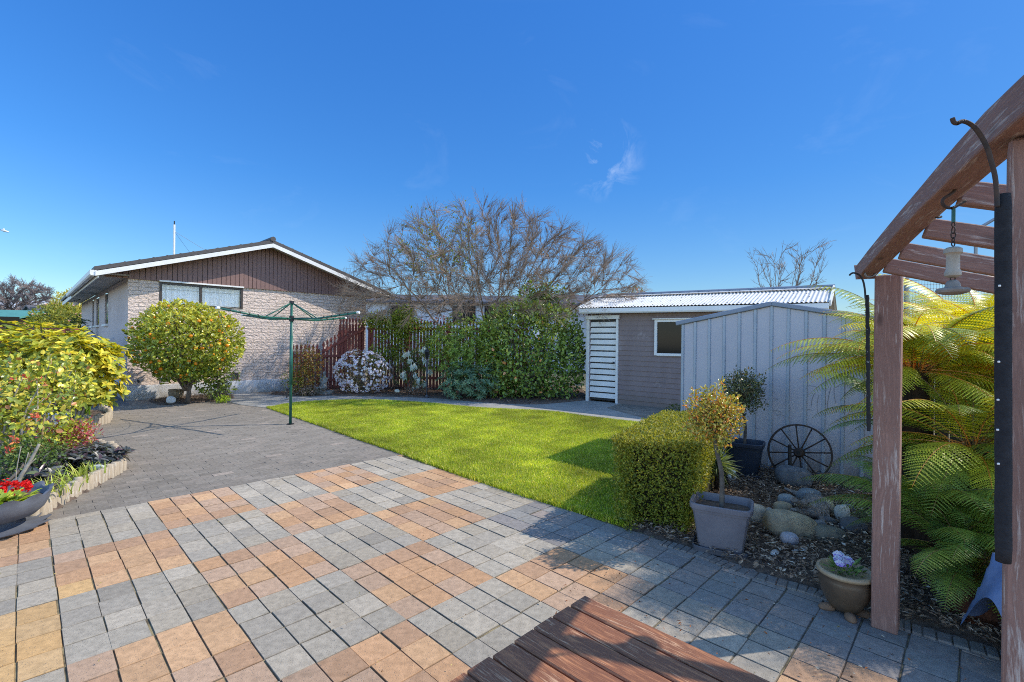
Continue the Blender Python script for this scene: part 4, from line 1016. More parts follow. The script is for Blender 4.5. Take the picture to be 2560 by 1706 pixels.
# far wind-blown tree
c = P(48, 752, 44); b3 = np.array([c[0] - .5, c[1], 0]); t3_ = thing('bare_tree', 'distant purple grey leafless tree leaning over the neighbouring roofs', 'tree', b3)
at = dome(700, (c[0], c[1], c[2] - .6), (2.5, 1.6, 2.4), 8, .8, -.3); at[:, 0] += (at[:, 2] - c[2]) * .35
nd3, pr3 = grow(b3, at, .3, 2.4, .42, trunk=[b3 + np.array([0, 0, 2.2])], seed=9, grav=.1)
bare_tree(t3_, nd3, pr3, .016, 3500, .8, 'twig_grey', split=.06)

# ------------------------------------------------------------------ orange tree
oc = P(471, 853, 10.75); ot = thing('orange_tree', 'round clipped citrus tree full of small oranges in front of the block house', 'tree', (oc[0], oc[1], 0))
orad = np.array([1.12, 1.0, .89])
MB().tube([(oc[0], oc[1], 0), (oc[0] + .03, oc[1], .35), (oc[0], oc[1], .9)], np.array([.05, .042, .04]), 8).build('trunk', M['bark'], ot, smooth=True)
stems(ot, (oc[0], oc[1], .3), oc, orad, 16, .03, 5, spread=.03, top=.75, name='limbs', mat='bark')
OL = [(.1, .15, .015, 4), (.16, .21, .022, 4), (.25, .27, .028, 3), (.36, .34, .04, 2), (.05, .085, .014, 2)]
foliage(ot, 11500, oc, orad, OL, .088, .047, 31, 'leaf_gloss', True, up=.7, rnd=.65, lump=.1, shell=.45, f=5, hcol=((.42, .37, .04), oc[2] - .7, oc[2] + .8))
fr_ = None
p, d = crown(400, oc, orad * .99, 31, .1, .08, f=5)
foliage(ot, 600, oc - [0, .1, .72], (.6, .55, .25), OL, .088, .047, 33, 'leaf_gloss', True, up=.5, rnd=.7, lump=.2, shell=.9, name='skirt_foliage')
ok = (p[:, 1] < oc[1] + .1) & (p[:, 2] < oc[2] + .8); p = p[ok]; 
wgt = np.exp(-(p[:, 2] - (oc[2] - .35)) ** 2 / .5); sel = rng.choice(len(p), 78, replace=False, p=wgt / wgt.sum())
for q in p[sel]:
    if fr_ is None:
        bm = bmesh.new(); bmesh.ops.create_uvsphere(bm, u_segments=14, v_segments=9, radius=.031); me = bpy.data.meshes.new('orange'); bm.to_mesh(me); bm.free(); me.materials.append(M['orange']); me.polygons.foreach_set('use_smooth', np.ones(len(me.polygons), bool))
        fr_ = bpy.data.objects.new('orange', me); COL.objects.link(fr_); fr_.parent = ot; o = fr_
    else: o = kid(fr_, ot)
    o.location = Vector(q - np.array(ot.location)); s = random.uniform(.75, 1.25); o.scale = (s, s, s * .93)

# ------------------------------------------------------------------ shrubs
def shrub(name, label, cat, c, rad, n, cols, ln, wd, seed, nst=7, r0=.02, group=None, mat='leaf', base=None, **kw):
    c = np.asarray(c, float); b_ = np.array([c[0], c[1], 0.02]) if base is None else np.asarray(base, float)
    t = thing(name, label, cat, b_, group)
    foliage(t, n, c, rad, cols, ln, wd, seed, mat, **kw)
    if nst: stems(t, b_, c, rad, nst, r0, seed)
    return t
def blossoms(parent, c, rad, n, cols, size, seed, petals=5, heads=7, name='blossom', front=True, variants=4, **kw):
    """flower clusters, each an object, sharing a few meshes"""
    protos = []; p, d = crown(n * 3, c, np.asarray(rad) * 1.02, seed, shell=.1, **kw)
    if front: ok = d[:, 1] < .35; p, d = p[ok], d[ok]
    p, d = p[:n], d[:n]
    for q, dd in zip(p, d):
        if len(protos) < variants:
            hp_, ax, nr = [], [], []
            for h in range(heads):
                e = unit(rng.normal(0, 1, (1, 3)) + [[0, 0, 1.0]])[0]; cen = e * size * (1.0 if heads > 1 else .1); t = unit(np.cross(e, rng.normal(0, 1, (1, 3))))[0]; b_ = np.cross(e, t)
                for k in range(petals):
                    an = k * 2 * math.pi / petals; hp_.append(cen); ax.append(t * math.cos(an) + b_ * math.sin(an) + e * .45); nr.append(e)
            m_ = len(hp_); V, Fs, C = leaf_mesh(np.array(hp_), np.array(ax), np.array(nr), np.full(m_, size * .8), np.full(m_, size * .62), pick(cols, m_, .07), False)
            o = mk(name, V, Fs, M['petal'], parent, col=C.clip(0, .92), local=True); protos.append(o)
        else: o = kid(protos[rng.integers(len(protos))], parent)
        o.location = Vector(q - np.array(parent.location)); o.rotation_euler = Vector(dd).to_track_quat('Z', 'Y').to_euler(); s = random.uniform(.75, 1.2); o.scale = (s, s, s)

CAM = [(.09, .14, .022, 4), (.13, .185, .03, 4), (.18, .235, .04, 3), (.05, .085, .02, 2.5), (.3, .32, .07, .8), (.5, .22, .09, .12)]
cc = P(1330, 890, 12.6); cc[2] = 1.2
cam_b = thing('camellia_hedge', 'tall dense glossy dark green camellia filling the corner beside the slatted door', 'shrub', (cc[0], cc[1], 0))
stems(cam_b, (cc[0], cc[1], 0), cc, (1.3, .9, 1.2), 12, .04, 8)
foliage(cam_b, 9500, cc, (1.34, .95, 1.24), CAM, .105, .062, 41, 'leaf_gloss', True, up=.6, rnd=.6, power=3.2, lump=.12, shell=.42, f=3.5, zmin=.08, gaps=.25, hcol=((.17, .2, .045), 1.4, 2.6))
foliage(cam_b, 900, (cc[0] + .25, cc[1] + .5, 2.7), (.75, .5, .55), CAM, .1, .06, 42, 'leaf_gloss', True, up=.6, rnd=.6, lump=.25, shell=.9, name='upper_foliage')
LG = [(.15, .22, .035, 4), (.2, .27, .05, 4), (.08, .13, .025, 3), (.27, .3, .07, 1.5), (.16, .18, .09, 1)]
c1_ = P(1160, 870, 12.75); c1_[2] = 1.32
s1 = shrub('daphne_shrub', 'mid green fine leaved shrub between black lantern and glossy camellia', 'shrub', c1_, (.98, .7, .9), 6600, LG, .1, .03, 43, whorl=7, up=.5, lump=.17, shell=.6, zmin=.5, f=4)
BG = [(.1, .17, .1, 4), (.13, .21, .125, 3), (.06, .11, .07, 3), (.2, .22, .12, 1)]
c2_ = P(1172, 962, 12.05); c2_[2] = .45
s2 = shrub('euphorbia', 'low blue green whorled shrub spilling toward the concrete path', 'shrub', c2_, (.78, .5, .5), 2600, BG, .12, .032, 44, whorl=8, up=.6, lump=.2, shell=.6, zmin=.05, nst=10, r0=.012)
c3_ = P(1030, 925, 13.1); c3_[2] = .85
s3 = shrub('pieris_shrub', 'open shrub hung with pale white flower tassels beside the lantern', 'shrub', c3_, (.62, .45, .78), 1500, [(.05, .08, .02, 3), (.09, .12, .03, 2), (.14, .13, .05, 1)], .085, .028, 45, whorl=6, up=.3, lump=.25, shell=.9, gaps=.4, zmin=.12, nst=14, r0=.012)
tas = []
for (px, py) in ((1013, 883), (1024, 898), (1010, 930), (1030, 915), (1038, 912), (1060, 898), (1048, 947), (1046, 960), (1060, 955), (1012, 938), (1063, 870), (1050, 875), (1037, 935), (1060, 958), (1075, 925), (1020, 880), (1033, 965)):
    q = P(px, py, 12.75 + random.uniform(-.1, .2)); k = 16
    if not tas:
        hp_ = rng.normal(0, .025, (k, 3)); V, Fs, C = leaf_mesh(hp_, np.c_[rng.normal(0, .35, (k, 2)), np.full(k, -1.0)], rng.normal(0, 1, (k, 3)), np.full(k, .13), np.full(k, .035), pick([(.62, .7, .6), (.5, .6, .48), (.7, .72, .68)], k, .08), False)
        o = mk('flower_tassel', V, Fs, M['petal'], s3, col=C, local=True); tas.append(o)
    else: o = kid(tas[0], s3)
    o.location = Vector(q - np.array(s3.location)); o.rotation_euler = (random.gauss(0, .3), random.gauss(0, .3), random.random() * 6)
ca = P(908, 938, 12.95); ca[2] = .6
az = shrub('azalea', 'rounded bush smothered in pale lilac white blossom in front of the red fence', 'shrub', ca, (.68, .6, .58), 2600, [(.08, .085, .03, 3), (.13, .12, .05, 2), (.2, .15, .08, 1.5)], .06, .022, 46, up=.4, lump=.13, shell=.5, zmin=.06, nst=14, r0=.012)
blossoms(az, ca, (.68, .6, .58), 100, [(.74, .69, .84), (.68, .63, .8), (.82, .79, .86), (.82, .79, .72)], .04, 46, heads=9, lump=.13, zmin=.12)
p_, d_ = crown(420, ca, np.array((.68, .6, .58)) * 1.03, 46, .13, .12, zmin=.1); fl_, ax_2, nr_2 = [], [], []
for q_, e_ in zip(p_, d_):
    t_ = unit(np.cross(e_[None], rng.normal(0, 1, (1, 3))))[0]; b_ = np.cross(e_, t_)
    for k_ in range(5): an_ = k_ * 1.2566; fl_.append(q_ + e_ * .02); ax_2.append(t_ * math.cos(an_) + b_ * math.sin(an_) + e_ * .4); nr_2.append(e_)
n_ = len(fl_); V, Fs, C = leaf_mesh(np.array(fl_), np.array(ax_2), np.array(nr_2), np.full(n_, .036), np.full(n_, .028), pick([(.76, .71, .86), (.7, .65, .82), (.84, .8, .86), (.84, .8, .74)], n_, .07), False)
tag(mk('florets', V, Fs, M['petal'], az, col=C.clip(0, .92)), kind='stuff')
cn = P(768, 920, 12.7); cn[2] = .72
na = shrub('nandina', 'bronze and orange leaved upright shrub against the low picket fence', 'shrub', cn, (.42, .38, .68), 1900, [(.2, .1, .03, 3), (.28, .14, .035, 3), (.1, .11, .02, 3), (.32, .27, .05, 2), (.12, .05, .025, 2)], .075, .03, 47, up=.4, rnd=.8, lump=.2, shell=.85, zmin=.1, nst=14, r0=.01)
cn2 = P(735, 955, 12.6); cn2[2] = .4
shrub('green_shrub', 'small yellow green shrub at the foot of the clothesline side fence', 'shrub', cn2, (.3, .3, .32), 500, [(.2, .22, .03, 3), (.1, .13, .02, 2), (.3, .12, .05, .5)], .07, .03, 48, up=.4, lump=.2, shell=.9, zmin=.06)
cg = P(770, 980, 12.45); cg[2] = .12
shrub('heuchera', 'low dull pinkish grey groundcover clump under the bronze shrub', 'plant', cg, (.5, .3, .16), 700, [(.12, .1, .08, 3), (.22, .17, .16, 2), (.07, .07, .04, 2)], .055, .04, 49, up=.8, lump=.2, shell=.9, zmin=.05, nst=0)
cp = P(1045, 972, 12.6); cp[2] = .14
shrub('dry_perennial', 'dry reddish twiggy clump on the bark at the base of the lantern', 'plant', cp, (.42, .25, .18), 520, [(.22, .12, .08, 3), (.14, .08, .05, 2), (.35, .25, .2, 1)], .05, .02, 50, up=.8, lump=.3, shell=.9, zmin=.05, nst=8, r0=.006)
# climber on the tall fence
cl = P(985, 850, 14.1); cl_t = thing('climber', 'bright yellow green climbing plant scrambling over the tall picket fence', 'plant', (cl[0], cl[1], 0.05))
VG = [(.19, .24, .03, 4), (.27, .29, .04, 3), (.1, .14, .02, 3)]
for k, (px, py, rx, rz, n) in enumerate(((965, 805, .75, .3, 1500), (1010, 790, .35, .35, 700), (1000, 835, .35, .5, 900), (935, 800, .3, .25, 400), (985, 885, .35, .4, 500), (955, 842, .2, .12, 120), (1040, 815, .5, .2, 500))):
    foliage(cl_t, n, P(px, py, 14.15), (rx, .22, rz), VG, .085, .04, 60 + k, 'leaf', False, up=.4, rnd=.9, lump=.3, shell=.95, f=5)
foliage(cl_t, 900, P(1075, 860, 13.9), (.55, .2, .7), LG, .09, .035, 68, 'leaf', False, up=.4, rnd=.8, lump=.3, shell=.95)
foliage(cl_t, 500, P(945, 890, 14.05), (.35, .15, .45), VG, .085, .04, 69, 'leaf', False, up=.4, rnd=.9, lump=.3, shell=.95)
stems(cl_t, (cl[0], cl[1], 0), P(985, 820, 14.2), (.8, .1, .6), 9, .014, 4)
q = [P(1030 + 90 * random.random(), 790 + 35 * random.random(), 14.0) for _ in range(40)]
V, Fs, C = leaf_mesh(np.array(q), rng.normal(0, 1, (40, 3)), rng.normal(0, 1, (40, 3)) - [0, 1, 0], np.full(40, .08), np.full(40, .05), pick([(.55, .12, .1), (.6, .25, .2)], 40), False); tag(mk('red_bud', V, Fs, M['petal'], cl_t, col=C), kind='stuff')
# rhododendron left
RH = [(.32, .32, .03, 4), (.44, .39, .035, 4), (.2, .24, .03, 3), (.54, .44, .05, 2), (.1, .14, .03, 2)]
rc = P(65, 868, 7.9); rh = thing('rhododendron', 'large yellow green rhododendron with whorled leaves spreading over the raised bed', 'shrub', (rc[0], rc[1], .1))
foliage(rh, 5600, (rc[0] - .4, rc[1], 1.17), (1.75, 1.1, .5), RH, .135, .055, 71, 'leaf', True, whorl=8, up=.9, lump=.17, shell=.4, f=5)
lb = P(222, 925, 7.85); foliage(rh, 1900, (lb[0], lb[1], .9), (.43, .5, .62), RH, .135, .055, 72, 'leaf', True, whorl=8, up=.8, lump=.2, shell=.6, f=5)
lb2 = P(160, 860, 7.6); foliage(rh, 1300, (lb2[0], lb2[1], 1.18), (.55, .5, .36), RH, .135, .055, 73, 'leaf', True, whorl=8, up=.9, lump=.2, shell=.6)
stems(rh, (rc[0] + .3, rc[1], .1), (rc[0] + .1, rc[1], 1.25), (1.7, .9, .6), 18, .028, 7, spread=.2)
stems(rh, (lb[0] - .25, lb[1], .1), (lb[0], lb[1], .95), (.4, .4, .6), 6, .02, 9, spread=.08, mat='bark_pale')
# pink flowered camellia and golden conifer behind the fence
pk = P(148, 805, 24.5); pt_ = shrub('pink_camellia', 'rounded bush dotted with pink flowers behind the red board fence', 'shrub', (pk[0], pk[1], 1.5), (1.6, 1.4, 1.55), 5200, [(.2, .21, .03, 4), (.3, .27, .04, 3), (.1, .12, .02, 3)], .17, .1, 74, lump=.12, shell=.4, zmin=.3)
blossoms(pt_, (pk[0], pk[1], 1.5), (1.6, 1.4, 1.55), 46, [(.7, .35, .32), (.65, .28, .28), (.75, .5, .42)], .09, 74, heads=1, name='pink_flower')
gc_ = P(183, 768, 29); gcn = thing('golden_conifer', 'yellow feathery conifer rising beside the eave of the brick house', 'tree', (gc_[0], gc_[1], 0))
foliage(gcn, 5200, (gc_[0], gc_[1], 2.1), (1.4, 1.3, 2.2), [(.34, .3, .06, 4), (.42, .37, .09, 3), (.22, .2, .04, 3)], .26, .07, 75, 'leaf', False, up=2.2, rnd=.5, lump=.2, shell=.5, f=6, power=1.7)
MB().tube([(gc_[0], gc_[1], 0), (gc_[0], gc_[1], 2.4)], np.array([.12, .04]), 8).build('trunk', M['bark'], gcn)
dk = P(212, 815, 15.5); shrub('dark_shrub', 'dark green shrub in the shade beside the house wall', 'shrub', (dk[0] - .25, dk[1], 1.1), (.5, .6, 1.0), 1500, [(.03, .055, .02, 3), (.05, .09, .03, 2)], .14, .03, 76, whorl=7, lump=.2, shell=.6)
# fruiting camellia behind the garage
kb = P(1582, 722, 17.2); shrub('red_flowered_camellia', 'bush top with orange red flowers showing above the corrugated roof', 'shrub', (kb[0], kb[1], 2.6), (.65, .5, .82), 1500, [(.07, .11, .02, 4), (.14, .18, .04, 2), (.5, .12, .04, .6)], .12, .06, 77, lump=.2, shell=.5)
# young shrub and small ones at the house wall
yc = P(541, 958, 11.3); shrub('lemon_sapling', 'loose green shrub growing against the plinth of the block house', 'shrub', (yc[0], yc[1], .42), (.45, .35, .38), 620, [(.1, .15, .03, 4), (.16, .2, .04, 3), (.05, .08, .02, 2)], .1, .045, 78, lump=.3, shell=.9, zmin=.05, nst=9, r0=.01)
yc2 = P(565, 935, 11.3); shrub('lemon_sapling', 'tall thin leafy shoots rising behind the loose shrub at the plinth', 'shrub', (yc2[0], yc2[1], .75), (.22, .2, .42), 130, [(.13, .18, .04, 4), (.18, .22, .05, 3)], .09, .04, 79, lump=.3, shell=.9, nst=5, r0=.006)
yg = P(556, 993, 10.95); shrub('primrose', 'tiny bright yellow green clump at the edge of the wall bed', 'plant', (yg[0], yg[1], .08), (.13, .12, .09), 160, [(.3, .38, .03, 3), (.2, .28, .03, 2)], .07, .035, 80, lump=.2, shell=.9, nst=0, zmin=.03)

# ------------------------------------------------------------------ rose bed on the left
RO = [(.22, .25, .03, 4), (.34, .34, .04, 4), (.12, .16, .03, 3), (.45, .37, .06, 2), (.32, .13, .05, .6)]
def rose(label, c, rad, n, seed, base, canes=6):
    t = thing('rose_bush', label, 'shrub', base, 'roses in the raised bed')
    foliage(t, n, c, rad, RO, .062, .042, seed, 'leaf_gloss', True, up=.9, rnd=.55, lump=.28, shell=.95, gaps=.3)
    stems(t, base, c, rad, canes, .014, seed, 'bark_pale', 'cane', spread=.07); return t
rb1 = P(120, 968, 5.75); ro1 = rose('rose bush with red young shoots growing in front of the rhododendron', (rb1[0], rb1[1], .92), (.5, .4, .38), 1100, 81, (rb1[0], rb1[1], .1))
rb2 = P(45, 1075, 4.95); ro2 = rose('big yellow green rose bush rising from pale thick canes behind the tyre planter', (rb2[0] - .05, rb2[1], .72), (.5, .4, .52), 1500, 82, (rb2[0] + .1, rb2[1] - .1, .08), 8)
b_ = G(42, 1232, .08); MB().tube(curve([b_, b_ + [.02, 0, .12], b_ + [.06, .05, .26], b_ + [.1, .1, .42]], 4), np.linspace(.02, .011, 13), 9).build('cane', M['bark_pale'], ro2, smooth=True)
for k in range(3): MB().tube(curve([b_ + [-.02 * k, .03, 0], b_ + [-.06 * k + .03 * (k % 2), .05 + .03 * k, .16], b_ + [-.09 * k + .05, .12 + .02 * k, .28 + .05 * (k % 3)]], 4), .004, 5).build('cane', M['bark_pale'], ro2, smooth=True)
pr1 = P(72, 905, 5.9); 
for q, (px, py) in enumerate(((60, 945), (70, 950), (105, 952), (68, 972), (30, 950), (85, 1010), (38, 1100), (22, 1130), (95, 1045))):
    cq = P(px, py, 5.3 if q < 6 else 4.6); k = 14; V, Fs, C = leaf_mesh(cq + rng.normal(0, .016, (k, 3)), rng.normal(0, 1, (k, 3)) + [0, 0, .8], rng.normal(0, 1, (k, 3)), np.full(k, .055), np.full(k, .02), pick([(.5, .09, .06), (.42, .13, .05)], k), False)
    mk('young_shoot', V, Fs, M['leaf_gloss'], ro1 if q < 6 else ro2, col=C)
stk = thing('bamboo_stake', 'tan bamboo stake standing among the rhododendron leaves', 'stake', G(123, 1120)); a = P(128, 886, 6.2); b_ = P(121, 975, 6.15); MB().tube([b_ - (a - b_) * 1.2, b_, a], .011, 8).build('cane_pole', M['cane'], stk)
stk = thing('bamboo_stake', 'tan bamboo stake beside the burgundy and lime bush', 'stake', G(105, 1180)); a = P(112, 1040, 5.0); b_ = P(104, 1103, 4.95); MB().tube([b_ - (a - b_) * 1.1, b_, a], .009, 8).build('cane_pole', M['cane'], stk)
bc = P(125, 1085, 5.55); bl = thing('loropetalum', 'small mixed bush with burgundy and lime leaves at the edge of the rose bed', 'shrub', (bc[0], bc[1], .08))
foliage(bl, 700, P(120, 1090, 5.45), (.26, .2, .16), [(.22, .035, .06, 3), (.3, .06, .09, 3), (.15, .03, .045, 2)], .05, .018, 85, 'leaf', False, up=.6, lump=.25, shell=.8)
foliage(bl, 700, P(172, 1080, 5.5), (.24, .2, .2), [(.26, .32, .03, 4), (.36, .36, .05, 3), (.14, .2, .03, 2)], .045, .028, 86, 'leaf', False, up=.6, lump=.2, shell=.8)
foliage(bl, 450, P(205, 1085, 5.5), (.16, .16, .18), [(.4, .1, .12, 3), (.28, .05, .08, 2), (.3, .3, .05, 1)], .05, .018, 87, 'leaf', False, up=.6, lump=.25, shell=.8)
AJ = [(.045, .05, .05, 4), (.07, .075, .075, 3), (.1, .1, .1, 2), (.05, .03, .04, 2), (.11, .13, .06, .6)]
for k, (px, py, Y, rx, n, lab) in enumerate(((150, 1150, 5.0, .34, 420, 'dark grey purple leafed groundcover in the middle of the raised bed'), (215, 1145, 5.2, .32, 420, 'dark leafed groundcover reaching for the tip of the raised bed'), (270, 1140, 5.3, .2, 160, 'small dark leafed clump on the corner of the log edging'), (120, 1185, 4.75, .22, 220, 'dark leafed clump beside the thick pale rose cane'))):
    q = P(px, py, Y); shrub('bergenia', lab, 'plant', (q[0], q[1], .19), (rx, .24, .09), n, AJ, .1, .036, 90 + k, mat='leaf_gloss', fine=True, whorl=6, up=1.2, lump=.2, shell=.9, nst=0)
q = P(75, 1165, 4.75); shrub('box_bush', 'small rounded dark green bush under the rose canes', 'shrub', (q[0], q[1], .27), (.28, .25, .22), 1300, [(.05, .09, .02, 4), (.09, .14, .03, 3), (.15, .19, .05, 1)], .04, .024, 95, lump=.15, shell=.6, up=.6)
for px, py, c_ in ((193, 1107, (.7, .02, .03)), (197, 1113, (.6, .03, .03)), (206, 1125, (.6, .02, .04)), (150, 1122, (.45, .2, .16)), (178, 1142, (.5, .2, .16)), (180, 1138, (.4, .17, .12))):
    pass
# lily-like leaves and grass tufts
tuft = thing('daylily_clump', 'bright green strappy clump below the rhododendron', 'plant', P(208, 1010, 8.2) * [1, 1, 0] + [0, 0, .12])
def blades(parent, base, n, h, w_, cols, spread, lean, name='blades', mat='leaf'):
    Vs, Fs, Cs = [], [], []; k = 0
    for i in range(n):
        an = random.random() * 6.283; d = np.array([math.cos(an), math.sin(an), 0]); s = np.array([-d[1], d[0], 0]); L_ = h * random.uniform(.6, 1.1); ln = lean * random.uniform(.4, 1.2)
        b0 = np.asarray(base) + np.array([random.gauss(0, spread), random.gauss(0, spread), 0]); pts = []
        for t in np.linspace(0, 1, 6):
            c_ = b0 + d * (ln * L_ * t * t) + EZ * (L_ * t * (1 - .35 * ln * t)); ww = w_ * (1 - t ** 2.2) * .5 + .0006; pts += [c_ - s * ww, c_ + s * ww]
        Vs += pts; Fs += [[k + 2 * j, k + 2 * j + 1, k + 2 * j + 3, k + 2 * j + 2] for j in range(5)]; k += 12
        Cs += [pick(cols, 1)[0]] * 12
    return mk(name, np.array(Vs), [np.array(Fs)], M[mat], parent, col=np.array(Cs))
blades(tuft, np.array(tuft.location), 46, .42, .02, [(.1, .2, .02, 3), (.18, .28, .03, 2)], .05, .45)
def grass_tuft(px, py, lab, n, h):
    t = thing('grass_tuft', lab, 'grass tuft', G(px, py, .1)); blades(t, np.array(t.location), n, h, .012, [(.22, .28, .04, 3), (.34, .36, .08, 2)], .07, .8)
grass_tuft(130, 1240, 'yellow green grass tuft beside the scalloped tyre planter', 60, .2); grass_tuft(190, 1205, 'yellow green grass tuft at the middle of the log edging', 50, .2); grass_tuft(225, 1183, 'short grass tuft near the flat grey stone on the log edging', 30, .14)
# ------------------------------------------------------------------ hedge, clipped square
HX = np.array([.94, 3.86, 0]); 
BOX = [(.13, .155, .015, 4), (.18, .195, .02, 4), (.25, .23, .03, 2), (.08, .1, .012, 2.5)]
def box_hedge(name, label, pts4, h, n, seed, front_extra=1.0, rnd_=.02):
    """leaves on the faces of a clipped block; pts4 = ground corners in order"""
    p4 = np.array(pts4); c = p4.mean(0); t = thing(name, label, 'hedge', c)
    P_, D_ = [], []; faces = []
    for i in range(4):
        a, b_ = p4[i], p4[(i + 1) % 4]; nr = np.cross(b_ - a, EZ); nr /= np.linalg.norm(nr); nr = nr if np.dot(nr, (a + b_) / 2 - c) > 0 else -nr
        faces.append((a, b_ - a, EZ * h, nr, np.linalg.norm(b_ - a) * h))
    faces.append((p4[0], p4[1] - p4[0], p4[3] - p4[0], EZ, np.linalg.norm(np.cross(p4[1] - p4[0], p4[3] - p4[0])) * 1.35))
    tot = sum(f[4] for f in faces); L = Lump(seed, 10, 6)
    for a, e, f, nr, ar in faces:
        k = int(n * ar / tot); q = rng.random((k, 2)); pt = a + q[:, :1] * e + q[:, 1:] * f
        if nr[2] > .5: pt = pt + EZ * h
        dpt = rng.random(k) ** 1.8 * .08; bulge = .016 * L(pt * .8) + .007 * rng.normal(0, 1, k)
        if nr[2] < .5: bulge = bulge - .13 * np.clip(1 - pt[:, 2] / h, 0, 1) - .03 * np.clip(pt[:, 2] / h - .85, 0, 1)
        P_.append(pt + nr * (bulge - dpt)[:, None]); D_.append(np.tile(nr, (k, 1)))
    p = np.vstack(P_); d = np.vstack(D_); k = len(p)
    ax = d * .5 + rng.normal(0, .7, (k, 3)) + EZ * .3; nr = d + rng.normal(0, .5, (k, 3)) + EZ * .3
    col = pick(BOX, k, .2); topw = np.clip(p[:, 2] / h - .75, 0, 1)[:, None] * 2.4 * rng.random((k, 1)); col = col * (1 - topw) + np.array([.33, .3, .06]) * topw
    V, Fs, C = leaf_mesh(p, ax, nr, .026 * rng.uniform(.7, 1.3, k), .015 * rng.uniform(.7, 1.2, k), col, False)
    mk('foliage', V, Fs, M['leaf'], t, col=C)
    # solid dark core standing in for the shade inside the hedge
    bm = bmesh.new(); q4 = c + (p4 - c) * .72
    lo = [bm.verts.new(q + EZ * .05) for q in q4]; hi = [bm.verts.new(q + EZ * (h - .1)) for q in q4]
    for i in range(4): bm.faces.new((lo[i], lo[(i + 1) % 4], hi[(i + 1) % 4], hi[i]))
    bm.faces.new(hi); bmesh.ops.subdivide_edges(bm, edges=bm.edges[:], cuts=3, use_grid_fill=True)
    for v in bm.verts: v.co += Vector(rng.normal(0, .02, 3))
    me = bpy.data.meshes.new('twigs'); bm.to_mesh(me); bm.free(); me.materials.append(M['shade_core']); o = bpy.data.objects.new('twigs', me); COL.objects.link(o); o.parent = t; o.location = -Vector(t.location)
    return t
M['shade_core'] = pm('shade_core', (.05, .045, .02), (.02, .02, .01), 30, .95, .8)  # near-black tone for the shaded inside of the hedges
ha, hb = G(1560, 1322) + [-.11, 0, 0], G(1738, 1352) + [.03, -.04, 0]; hd = np.array([.50, .866, 0]); hl = 1.72
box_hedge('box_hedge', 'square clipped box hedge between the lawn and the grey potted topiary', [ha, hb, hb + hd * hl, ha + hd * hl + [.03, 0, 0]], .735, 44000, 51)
q = hb + hd * .9 + np.array([.12, .0, 0]); q2 = hb + hd * 1.75 + [.1, 0, 0]
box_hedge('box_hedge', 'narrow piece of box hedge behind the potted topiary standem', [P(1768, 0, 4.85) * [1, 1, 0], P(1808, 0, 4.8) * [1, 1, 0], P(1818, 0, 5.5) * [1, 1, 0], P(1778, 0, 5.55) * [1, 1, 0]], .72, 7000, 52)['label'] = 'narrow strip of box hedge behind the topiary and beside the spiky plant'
q = P(1702, 1020, 7.0); shrub('round_box_bush', 'low dark rounded bush between the hedge and the weatherboard wall', 'shrub', (q[0], q[1], .3), (.34, .3, .29), 2600, [(.05, .075, .02, 3), (.08, .1, .025, 2)], .035, .02, 53, lump=.06, shell=.4, nst=0)

# ------------------------------------------------------------------ potted topiaries
def topiary(label_p, label_t, base, rot, rim_w, hgt, mat, crown_c, crown_r, cols, seed, n):
    t = thing('planter_pot', label_p, 'pot', base, None); w_ = rim_w / 2
    prof = [(w_ * .70, .0), (w_ * .72, .012), (w_ * .9, hgt * .82), (w_ * .935, hgt * .825), (w_ * .945, hgt * .87), (w_ * .95, hgt * .88), (w_ * .99, hgt * .885), (w_ * 1.0, hgt * .93), (w_ * 1.0, hgt * .985), (w_ * .975, hgt), (w_ * .92, hgt), (w_ * .9, hgt * .98), (w_ * .86, hgt * .8), (0.0005, hgt * .79)]
    b_ = np.asarray(base, float)
    autosmooth(MB().lathe(prof, b_ + [0, 0, .03], 48, 1, .82, 6.5, rot).build('pot_body', M[mat], t), 30)
    pr = [(w_ * .8, .0), (w_ * .88, .004), (w_ * .9, .04), (w_ * .87, .045), (w_ * .84, .02), (.0005, .018)]
    autosmooth(MB().lathe(pr, b_, 48, 1, .82, 6.5, rot).build('saucer', M['pot_dark'] if mat == 'pot_dark' else M['pot_sauc'], t), 30)
    MB().lathe([(w_ * .865, hgt * .83 + .03), (.0005, hgt * .835 + .035)], b_, 40, 1, .82, 6.5, rot).build('soil', M['soil'], t)
    tr = thing('topiary_tree', label_t, 'potted tree', b_ + [0, 0, hgt * .8 + .03])
    cc_ = np.asarray(crown_c, float); b0 = b_ + [.0, .0, hgt * .8 + .03]
    MB().tube(curve([b0, b0 * .66 + cc_ * .34 + [.018, 0, .02], b0 * .34 + cc_ * .66 + [-.008, 0, 0], cc_ - [0, 0, crown_r[2] * .5]], 5), np.linspace(.019, .011, 16), 9).build('trunk', M['bark'], tr, smooth=True)
    n = int(n * 1.5); lim = MB(); gg = np.random.default_rng(seed)
    for i in range(46):
        d = unit(gg.normal(0, 1, (1, 3)))[0]; d[2] = abs(d[2]) * 1.1 - .25; e = cc_ + d * np.asarray(crown_r) * .85; s0 = cc_ - np.array([0, 0, crown_r[2] * (.75 - .5 * gg.random())])
        lim.tube(curve([s0, s0 * .45 + e * .55 + gg.normal(0, .015, 3), e], 3), np.linspace(.0055, .0018, 7), 5, cap=False)
    lim.build('branches', M['bark'], tr)
    foliage(tr, n, cc_, crown_r, cols, .03, .0135, seed, 'leaf_gloss', True, up=1.0, rnd=.6, lump=.25, shell=.7, gaps=.3, f=7, gap_f=26)
    return t, tr
M['pot_sauc'] = pm('pot_sauc', (.1, .1, .115), (.075, .075, .09), 8, .5, .05)
pb = G(1803, 1372); RT = R(-28)
cb = P(1786, 1040, pb[1] + .03)
